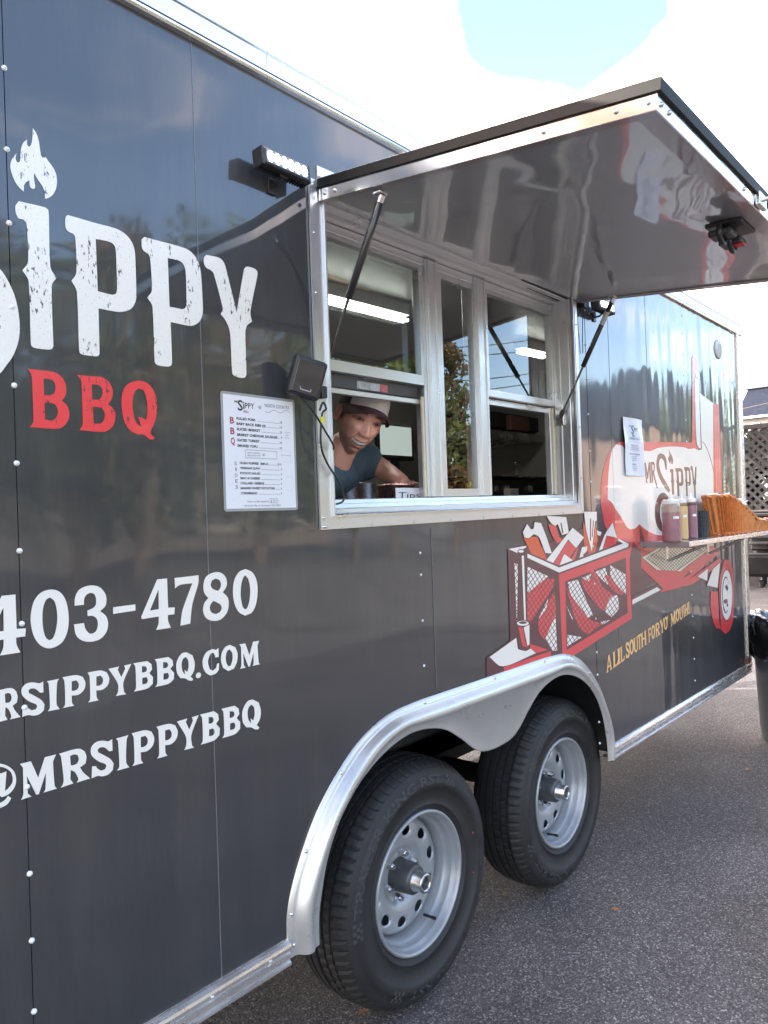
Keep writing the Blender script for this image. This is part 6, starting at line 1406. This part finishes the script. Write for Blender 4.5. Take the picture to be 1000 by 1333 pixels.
# t-shirt and trousers
SH = mat('slate_blue_jersey', (.060, .095, .125), rough=.85, var=.12, vscale=14, bump=.006, bscale=16)
sm_e = SLs.lerp(ELs, .42)
tv = [pel+Vector((0, -.02, .02)), belly, chest, neckb-(neckb-chest).normalized()*.022, SLs, SLs.lerp(ELs, .86), SRs, SRs.lerp(ERs, .7)]
te = [(0, 1), (1, 2), (2, 3), (2, 4), (4, 5), (2, 6), (6, 7)]
tm = skinned(tv, te, [.140, .140, .132, .064, .084, .066, .074, .062]); tm.materials.clear(); tm.materials.append(SH)
for v in tm.vertices: v.co = v.co-po
tm.polygons.foreach_set('use_smooth', [True]*len(tm.polygons)); tm.name = 'tshirt'; link('tshirt', tm, man)
ax_ = (headj-neckb).normalized(); o1 = ax_.orthogonal().normalized(); o2 = ax_.cross(o1); cpt = neckb-ax_*.006

tv = [pel+Vector((0, .0, .0)), pel+Vector((-.09, .02, -.08)), pel+Vector((-.11, -.03, -.46)), pel+Vector((-.12, .05, -.80)), pel+Vector((.09, .02, -.08)), pel+Vector((.10, -.02, -.46)), pel+Vector((.12, .07, -.80))]
tm = skinned(tv, [(0, 1), (1, 2), (2, 3), (0, 4), (4, 5), (5, 6)], [.135, .10, .07, .055, .10, .07, .055]); tm.materials.clear(); tm.materials.append(mat('dark_trousers', (.03, .03, .035), rough=.85))
for v in tm.vertices: v.co = v.co-po
tm.polygons.foreach_set('use_smooth', [True]*len(tm.polygons)); tm.name = 'trousers'; link('trousers', tm, man)
# ------------------------------------------------------------------ surroundings
def leaf_mat(name, cols, sc_=1.2):
    M = bpy.data.materials.new(name); M.use_nodes = True; t = M.node_tree; b = t.nodes['Principled BSDF']; b.inputs['Roughness'].default_value = .6
    co = t.nodes.new('ShaderNodeTexCoord'); n = t.nodes.new('ShaderNodeTexNoise'); n.inputs['Scale'].default_value = sc_; n.inputs['Detail'].default_value = 6; n.inputs['Roughness'].default_value = .8
    t.links.new(co.outputs['Object'], n.inputs['Vector']); r = t.nodes.new('ShaderNodeValToRGB'); e = r.color_ramp.elements
    e[0].position = .30; e[0].color = (*cols[0], 1); e[1].position = .72; e[1].color = (*cols[-1], 1)
    for i, c in enumerate(cols[1:-1]): q = e.new(.30+.42*(i+1)/(len(cols)-1)); q.color = (*c, 1)
    t.links.new(n.outputs['Fac'], r.inputs[0])
    tr = t.nodes.new('ShaderNodeBsdfTranslucent'); t.links.new(r.outputs[0], tr.inputs[0]); ms = t.nodes.new('ShaderNodeMixShader'); ms.inputs[0].default_value = .35
    o = t.nodes['Material Output']; t.links.new(r.outputs[0], b.inputs['Base Color']); t.links.new(b.outputs[0], ms.inputs[1]); t.links.new(tr.outputs[0], ms.inputs[2]); t.links.new(ms.outputs[0], o.inputs[0]); return M
LGREEN = leaf_mat('green_leaves', [(.03, .05, .015), (.06, .09, .02), (.10, .13, .03)])
LAUT = leaf_mat('autumn_leaves', [(.035, .055, .015), (.06, .065, .02), (.13, .075, .02), (.22, .07, .025)])
LORA = leaf_mat('orange_leaves', [(.22, .08, .02), (.36, .14, .035), (.45, .20, .06)])
BARK = mat('bark', (.09, .07, .05), rough=.9, var=.4, vscale=9, bump=.01, bscale=20)
def crown_mesh(rx, ry, rz, n, seed, sz=.2, clumps=46):
    rg = random.Random(seed); cl = []
    for i in range(clumps):
        while True:
            p = Vector((rg.uniform(-1, 1), rg.uniform(-1, 1), rg.uniform(-1, 1)))
            if p.length < 1: break
        p = p.normalized()*p.length**.55; taper = 1-.35*max(p.z, 0)
        cl.append((Vector((p.x*rx*taper, p.y*ry*taper, p.z*rz)), rg.uniform(.20, .36)*min(rx, rz)))
    V, F = [], []
    for i in range(n):
        c, r = rg.choice(cl); d = Vector((rg.gauss(0, 1), rg.gauss(0, 1), rg.gauss(0, .8))).normalized()*r*rg.uniform(.5, 1.05); q = c+d
        a = Vector((rg.gauss(0, 1), rg.gauss(0, 1), rg.gauss(0, 1))).normalized(); b = a.orthogonal().normalized(); s = sz*rg.uniform(.6, 1.3); o = len(V)
        V += [tuple(q-a*s*.5), tuple(q+b*s*.32), tuple(q+a*s*.6), tuple(q-b*s*.32)]; F.append((o, o+1, o+2, o+3))
    return V, F
def tree(x, y, h, rx, rz, lm, label, seed, n=5200, group=None, sz=.22):
    t_o = thing('tree', label, 'tree', (x, y, 0), group)
    mb = MB(); cz = h-rz*.95; rg = random.Random(seed)
    mb.tube([(0, 0, -.1), (.05, 0, h*.2), (-.04, .06, cz*.8), (.03, 0, cz+rz*.3)], [.05*h*.5, .04*h*.5, .03*h*.5, .05], 10)
    for i in range(7):
        a = i*2.4+rg.random(); z0 = cz*(.55+.06*i)
        mb.tube([(0, 0, z0), (math.cos(a)*rx*.35, math.sin(a)*rx*.35, z0+rz*.3), (math.cos(a)*rx*.75, math.sin(a)*rx*.75, z0+rz*.55)], [.07, .05, .02], 6)
    link('trunk', _me(mb, 'trunk', BARK), t_o)
    V, F = crown_mesh(rx, rx, rz, n, seed, sz); me = bpy.data.meshes.new('crown'); me.from_pydata(V, [], F); me.materials.append(lm); link('crown', me, t_o, loc=(0, 0, cz), kind='stuff')
    return t_o
def refl(px, py, D):           # what the side of the trailer mirrors at that spot of the photo, D metres away
    d = ray(px, py); return Vector((0, 1.345, 1.44)) + Vector((d.x, -d.y, d.z))*D
def tr(px, py, D, r, lm, label, seed, **k):
    p = refl(px, py, D); rz_ = k.pop('rzz', min(p.z*.42, r*1.25)); return tree(p.x, p.y, p.z, r, rz_, lm, label, seed, **k)
tr(581, 436, 23, .95, LAUT, 'slim green and rust red autumn tree mirrored in the middle window pane', 11, n=6500, sz=.13, rzz=3.1)
tr(512, 420, 24, 2.6, LGREEN, 'green tree mirrored along the foot of the raised window sash', 12)
tr(440, 392, 22, 3.0, LGREEN, 'broad green tree mirrored in the left end of the raised sash', 13)
tr(700, 588, 48, 2.6, LGREEN, 'low green tree far off across the lot, mirrored low in the right pane', 14, n=3000)
tr(655, 592, 52, 2.4, LAUT, 'small rust coloured tree far off across the lot', 15, n=2500)
tr(330, 318, 19, 3.2, LGREEN, 'dark green tree mirrored beside the awning reflection', 16)
tr(195, 318, 17, 2.8, LAUT, 'reddish brown tree mirrored behind the large white letters', 17)
tr(70, 330, 16, 3.0, LGREEN, 'green tree mirrored at the left edge of the picture', 18)
tr(-70, 305, 17, 3.2, LAUT, 'rust coloured tree left of the photographer', 19)
tr(-230, 290, 18, 3.6, LGREEN, 'tall green tree far left behind the photographer', 20)
tr(905, 500, 34, 3.0, LGREEN, 'green tree mirrored in the front corner panel', 21)
tree(-11.0, 5.0, 14.6, 5.4, 5.0, LORA, 'bright orange autumn tree behind the rear of the trailer', 22, n=16000, sz=.36)
tree(-14.0, -3.5, 8.5, 3.2, 3.2, LORA, 'golden orange tree left of the lot', 23, n=6000)
tree(5.6, 8.4, 7.6, 2.7, 2.3, LGREEN, 'green shade tree behind the front of the trailer', 24, n=6500)
tree(9.8, 9.2, 7.8, 2.8, 2.4, LGREEN, 'green shade tree beside the lattice fence', 25, n=6500)

# houses across the lot, seen only mirrored in the paint
SIDING = {}
def siding(c):
    if c not in SIDING: SIDING[c] = mat('clapboard_%d' % len(SIDING), c, rough=.7, var=.06, vscale=3, bump=.004, bscale=6, stretch=(.1, .1, 1.2))
    return SIDING[c]
ROOFM = mat('slate_shingle', (.014, .018, .030), rough=.9, ior=1.2, var=.25, vscale=6, bump=.006, bscale=14, stretch=(1, 1, 2))
PANE = mat('dark_window_pane', (.03, .035, .04), rough=.08)
TRIMW = mat('white_house_trim', (.42, .42, .41), rough=.5)
def house(x, y, w_, d_, hw, hr, rz, col, label, ny=3):
    h = thing('house', label, 'house', (x, y, 0), rz=rz); ad_ = lambda mb, n, m_, p=None: link(n, _me(mb, n, m_), p or h)
    mb = MB(); mb.box((-w_/2, -d_/2, -.1), (w_/2, d_/2, hw)); wl = ad_(mb, 'wall', siding(col))
    mb = MB(); e = .35
    V = [(-w_/2-e, -d_/2-e, hw), (w_/2+e, -d_/2-e, hw), (w_/2+e, d_/2+e, hw), (-w_/2-e, d_/2+e, hw), (0, -d_/2-e, hw+hr), (0, d_/2+e, hw+hr)]
    mb.add(V, [(0, 1, 4), (1, 2, 5, 4), (2, 3, 5), (3, 0, 4, 5), (3, 2, 1, 0)]); ad_(mb, 'roof', ROOFM)
    for fl in range(int(hw//2.6)):
        for i in range(ny):
            xx = -w_/2+w_*(i+.5)/ny; z = .9+fl*2.7
            for sy in (-1,1):
                mb = MB(); mb.box((xx-.5, sy*d_/2-.04, z-.05), (xx+.5, sy*d_/2+.04, z+1.45)); f = ad_(mb, 'window', TRIMW)
                mb = MB(); mb.box((xx-.42, sy*d_/2-.06, z+.03), (xx+.42, sy*d_/2+.06, z+.68)); mb2 = MB(); mb2.box((xx-.42, sy*d_/2-.06, z+.74), (xx+.42, sy*d_/2+.06, z+1.37))
                ad_(mb, 'pane', PANE, f); ad_(mb2, 'pane', PANE, f)
    return h
p = refl(815, 470, 33); house(p.x+1.5, p.y-3, 8, 9, 4.4, 2.9, R_(20), (.16, .12, .10), 'dark brown house mirrored in the front half of the trailer')
p = refl(960, 560, 46); house(p.x, p.y-5, 9, 8, 5.3, 2.6, R_(-10), (.45, .42, .36), 'cream house mirrored near the front corner of the trailer')
p = refl(260, 400, 27); house(p.x, p.y-4, 11, 8, 5.0, 2.4, R_(5), (.30, .28, .25), 'tan house behind the trees across the lot')
p = refl(0, 400, 30); house(p.x, p.y-3, 10, 8, 4.6, 2.4, R_(-5), (.22, .24, .25), 'grey house far left across the lot')

# overhead lines across the lot (mirrored in the windows) and by the roof at the right
WIRE = mat('black_cable', (.015, .015, .015), rough=.6)
def wire(a, b, sag, label, r=.012):
    a, b = Vector(a), Vector(b); P = [a.lerp(b, i/14) - Vector((0, 0, sag*4*(i/14)*(1-i/14))) for i in range(15)]
    mb = MB(); mb.tube(P, r, 5); o = mb.build('overhead_cable', WIRE); tag(o, label, 'cable'); return o
pa = refl(560, 440, 17); pb = refl(760, 455, 24)
def rw(y1, y2, D1, D2, n): wire(refl(545, y1, D1), refl(745, y2, D2), .10, n)
rw(452, 432, 15, 22, 'topmost overhead cable mirrored in the window panes'); rw(462, 447, 15, 22, 'second overhead cable from the top in the window reflection')
rw(496, 476, 15, 22, 'middle overhead cable mirrored in the window panes'); rw(512, 488, 15, 22, 'thick overhead cable just below the middle one in the reflection')
rw(534, 514, 15, 22, 'low overhead cable mirrored in the window panes'); rw(546, 520, 15, 22, 'lowest overhead cable above the far trees in the reflection')
wire(at(900, 510.5, 26), at(1080, 470, 22), .05, 'thin overhead cable crossing the sky right of the trailer', .010)
wire(at(900, 545, 26), at(1080, 505, 22), .05, 'overhead cable crossing in front of the slate roof', .014)

# lattice fence beyond the trailer
FW = mat('weathered_grey_wood', (.028, .027, .030), rough=.8, var=.3, vscale=5, stretch=(1, 1, .3))
fx = 13.9; fence = thing('lattice_fence', 'weathered dark grey lattice fence behind the front of the trailer', 'fence', (fx, 0, 0))
FL = lambda mb, n, k_=None: link(n, _me(mb, n, FW), fence, kind=k_)
zt_ = 2.77; zl = 1.30
for i in range(5):
    yy = 4.5-i*1.8
    mb = MB(); mb.bbox((-.05, yy-.05, -.1), (.05, yy+.05, zt_+.06), .008); FL(mb, 'post')
    if i == 4: break
    mb = MB(); mb.bbox((-.045, yy-1.749, zt_-.07), (.045, yy-.051, zt_+.01), .006); FL(mb, 'top_rail')
    mb = MB(); mb.bbox((-.03, yy-1.749, zl-.05), (.03, yy-.051, zl+.01), .006); FL(mb, 'middle_rail')
    for j in range(12):
        y1_ = yy-.052-j*.1415; mb = MB(); mb.box((-.012, y1_-.138, .04), (.012, y1_, zl-.051)); FL(mb, 'board')
    mb = MB()          # crossed laths: smaller than can be picked apart at this distance
    ya, yb, za, zb_ = yy-1.75, yy-.05, zl+.01, zt_-.07
    for s_, xo in ((1, -.006), (-1, .006)):
        c0 = -3.2
        while c0 < 3.2:
            pts = []
            # line z = za + s*(y-ya) + c0, clipped to the panel
            for yq in (ya, yb):
                zq = za+s_*(yq-ya)+c0
                if za <= zq <= zb_: pts.append((yq, zq))
            for zq in (za, zb_):
                yq = ya+s_*(zq-za-c0)
                if ya < yq < yb: pts.append((yq, zq))
            if len(pts) >= 2:
                (y0_, z0_), (y2_, z2_) = pts[0], pts[1]; d = Vector((0, y2_-y0_, z2_-z0_))
                if d.length > .05:
                    n_ = Vector((0, -d.z, d.y)).normalized()*.0235; a_ = Vector((xo, y0_, z0_)); b2 = Vector((xo, y2_, z2_)); o_ = Vector((.005, 0, 0))
                    mb.add([a_-n_-o_, a_+n_-o_, b2+n_-o_, b2-n_-o_, a_-n_+o_, a_+n_+o_, b2+n_+o_, b2-n_+o_], [(0, 1, 2, 3), (7, 6, 5, 4), (0, 3, 7, 4), (1, 5, 6, 2)])
            c0 += .145
    FL(mb, 'lattice', 'stuff')
LDARK = leaf_mat('dark_shrub_leaves', [(.010, .014, .008), (.018, .024, .012), (.03, .035, .02)])
# dark shrubs added behind the fence to darken the lattice gaps
for i, (yy, s_) in enumerate(((2.35, 31), (3.6, 32), (.9, 33))):
    b0 = thing('bush', ['dark bush behind the lattice fence, just right of the trailer corner', 'dark bush behind the lattice fence, leftmost beside the trailer corner', 'dark bush behind the lattice fence at the right edge of the picture', 'dark bush hidden by the trailer behind the fence'][i], 'bush', (fx+1.6, yy, 0))
    V, F = crown_mesh(.9, 1.0, 1.50, 11000, s_, .20); me = bpy.data.meshes.new('foliage'); me.from_pydata(V, [], F); me.materials.append(LDARK); link('foliage', me, b0, loc=(0, 0, 1.22), kind='stuff')
    mb = MB(); mb.tube([(0, 0, 0), (.05, .05, .9)], [.05, .02], 6); link('stem', _me(mb, 'stem', BARK), b0)

# slate-roofed house beyond the fence
pl = at(956, 545, 37)
hs = thing('house', 'cream house with steep slate blue roof beyond the lattice fence', 'house', (pl.x, pl.y, 0), rz=R_(-4))
HA = lambda mb, n, m_, p=None: link(n, _me(mb, n, m_), p or hs)
ez = pl.z; tzr = at(969, 508, 37).z+.1
mb = MB(); mb.box((.3, -13, -.1), (9, -.3, ez)); HA(mb, 'wall', siding((.30, .29, .27)))
mb = MB(); V = [(0, -13.3, ez), (9.3, -13.3, ez), (9.3, 0, ez), (0, 0, ez), (1.0, -12.2, tzr), (8.0, -12.2, tzr), (8.0, -.35, tzr), (1.0, -.35, tzr)]
mb.add(V, [(3, 2, 1, 0), (0, 1, 5, 4), (1, 2, 6, 5), (2, 3, 7, 6), (3, 0, 4, 7), (4, 5, 6, 7)]); rf = HA(mb, 'roof', ROOFM)
mb = MB(); mb.bbox((.85, -12.4, tzr), (8.2, -.2, tzr+.16), .03); HA(mb, 'roof_cap', mat('grey_roof_cap', (.2, .2, .22), rough=.6), rf)
mb = MB(); mb.bbox((-.12, -13.4, ez-.08), (.1, .12, ez+.03), .02); HA(mb, 'gutter', TRIMW)
for i in range(6):
    yy = -.75-i*1.55
    mb = MB(); mb.bbox((.24, yy-.32, ez-.75), (.34, yy+.10, ez-.28), .01); f = HA(mb, 'window', TRIMW)
    mb = MB(); mb.box((.225, yy-.27, ez-.70), (.245, yy+.05, ez-.33)); HA(mb, 'pane', PANE, f)
for i in range(3):
    yy = -2.6-i*3.2
    mb = MB(); mb.box((.3, yy-.75, ez+.25), (1.6, yy+.75, ez+1.35)); f = HA(mb, 'dormer', ROOFM)
    mb = MB(); mb.box((.26, yy-.45, ez+.4), (.30, yy+.45, ez+1.2)); HA(mb, 'pane', TRIMW, f)

# tow pickup parked beyond the front of the trailer
pk = thing('pickup_truck', 'black pickup truck parked beyond the front of the trailer', 'pickup', (9.3, .17, 0))
PB = mat('black_car_paint', (.004, .0045, .005), rough=.4, ior=1.3, coat=.3); PT = mat('grey_step_pad', (.03, .032, .036), rough=.7, ior=1.25)
PA = lambda mb, n, m_=PB, p=None: link(n, _me(mb, n, m_), p or pk)
mb = MB()
mb.bbox((.10, -.96, .62), (5.3, .96, 1.08), .06); mb.bbox((.12, -.95, 1.0), (2.1, -.86, 1.36), .03); mb.bbox((.12, .86, 1.0), (2.1, .95, 1.36), .03); mb.bbox((1.9, -.93, 1.0), (3.7, .93, 1.40), .05)
PA(mb, 'body')
mb = MB(); V = [(1.95, -.86, 1.38), (3.95, -.86, 1.38), (3.95, .86, 1.38), (1.95, .86, 1.38), (2.15, -.72, 1.86), (3.35, -.72, 1.86), (3.35, .72, 1.86), (2.15, .72, 1.86)]
mb.add(V, [(0, 1, 5, 4), (1, 2, 6, 5), (2, 3, 7, 6), (3, 0, 4, 7), (4, 5, 6, 7)]); PA(mb, 'cab_window', PANE)
mb = MB(); mb.bbox((2.1, -.74, 1.84), (3.4, .74, 1.92), .03); PA(mb, 'cab_roof')
mb = MB(); mb.bbox((.04, -.955, .90), (.11, .955, 1.36), .02); tg = PA(mb, 'tailgate')
for z in (.97, 1.04, 1.11, 1.20, 1.29): mb = MB(); mb.bbox((.0, -.955, z), (.045, .955, z+.035), .008); PA(mb, 'tailgate_rib', BLKP, tg)
mb = MB(); mb.bbox((-.20, -.97, .62), (.03, .97, .87), .035); bp_ = PA(mb, 'bumper', mat('black_bumper', (.003, .0035, .0045), rough=.5, ior=1.25))
mb = MB(); mb.bbox((-.19, -.55, .865), (.0, .93, .878), .003); PA(mb, 'step_pad', PT, bp_)
mb = MB(); mb.bbox((-.206, -.4, .77), (-.196, .6, .785), .002); PA(mb, 'bumper_strip', PT, bp_)
mb = MB(); mb.tube([(-.05, .80, .64), (-.05, .80, .54), (-.12, .80, .52), (-.14, .80, .57)], .03, 8); PA(mb, 'tow_hook', BLKP, bp_)
for xx in (.9, 4.3):
    for yy in (-.70, .70):
        w0 = bpy.data.objects.new('wheel', None); C.objects.link(w0); w0.parent = pk; w0.location = (xx, yy, .38)
        mb = MB(); mb.lathe([(.20, -.11), (.34, -.12), (.375, -.09), (.38, 0), (.375, .09), (.34, .12), (.20, .11)], 40, axis='y'); link('tyre', _me(mb, 'tyre', mat('worn_black_tyre', (.006, .006, .006), rough=.8, ior=1.25)), w0)
        mb = MB(); mb.lathe([(.0, -.07), (.06, -.08), (.07, -.05), (.17, -.06), (.205, -.11)], 32, axis='y'); link('rim', _me(mb, 'rim', mat('dark_alloy', (.02, .02, .022), rough=.5)), w0)

# trailer tongue and jack
mb = MB()
for s_ in (-1, 1): mb.tube([(5.03, 1.07+s_*.75, .45), (6.25, 1.07+s_*.06, .45)], .045, 6, smooth=False)
part(mb, 'drawbar', mat('black_chassis_paint', (.012, .012, .012)))
mb = MB(); mb.tube([(5.9, 1.07, .05), (5.9, 1.07, 1.05)], .03, 12); mb.tube([(5.9, 1.07, 1.0), (5.9, .9, 1.0)], .012, 8); mb.lathe([(0, .0), (.08, .0), (.08, .02), (.03, .04)], 16, M=Matrix.Translation((5.9, 1.07, .0))); part(mb, 'tongue_jack', STEEL)
# lamp or table? nothing else stands in the lot but a few leaves
LEAFM = mat('dry_leaf', (.32, .15, .07), rough=.7, var=.35, vscale=60)
def leaf(px, py, s_, rz, label):
    p = unz(px, py); rg = random.Random(int(px)); bm = bmesh.new()
    out_ = [(0, -.5), (.10, -.32), (.38, -.36), (.28, -.12), (.5, .08), (.24, .12), (.18, .42), (0, .28), (-.16, .5), (-.22, .14), (-.48, .12), (-.26, -.14), (-.36, -.34), (-.10, -.30)]
    V = [(x*s_, y*s_, .004+.22*s_*abs(x)+.10*s_*math.sin(7*y+3*x)) for x, y in out_]+[(0, 0, .006)]
    mb = MB(); n_ = len(out_); mb.add(V, [(i, (i+1) % n_, n_) for i in range(n_)]); mb.tube([(0, -.5*s_, .01), (.1*s_, -.85*s_, .006)], .0008, 5)
    o = mb.build('fallen_leaf', LEAFM); o.location = (p.x, p.y, .002); o.rotation_euler = (0, 0, rz); tag(o, label, 'leaf', 'fallen leaves on the asphalt')
leaf(801, 1186, .030, .5, 'single tan leaf lying on open asphalt right of the wheels'); leaf(473, 1320, .042, 2.0, 'brown leaf on the asphalt below the front wheel'); leaf(974, 1003, .04, 1, 'pale leaf on the asphalt near the rubbish bin')
leaf(658, 1165, .018, 3, 'tiny dark leaf beside the second tyre')
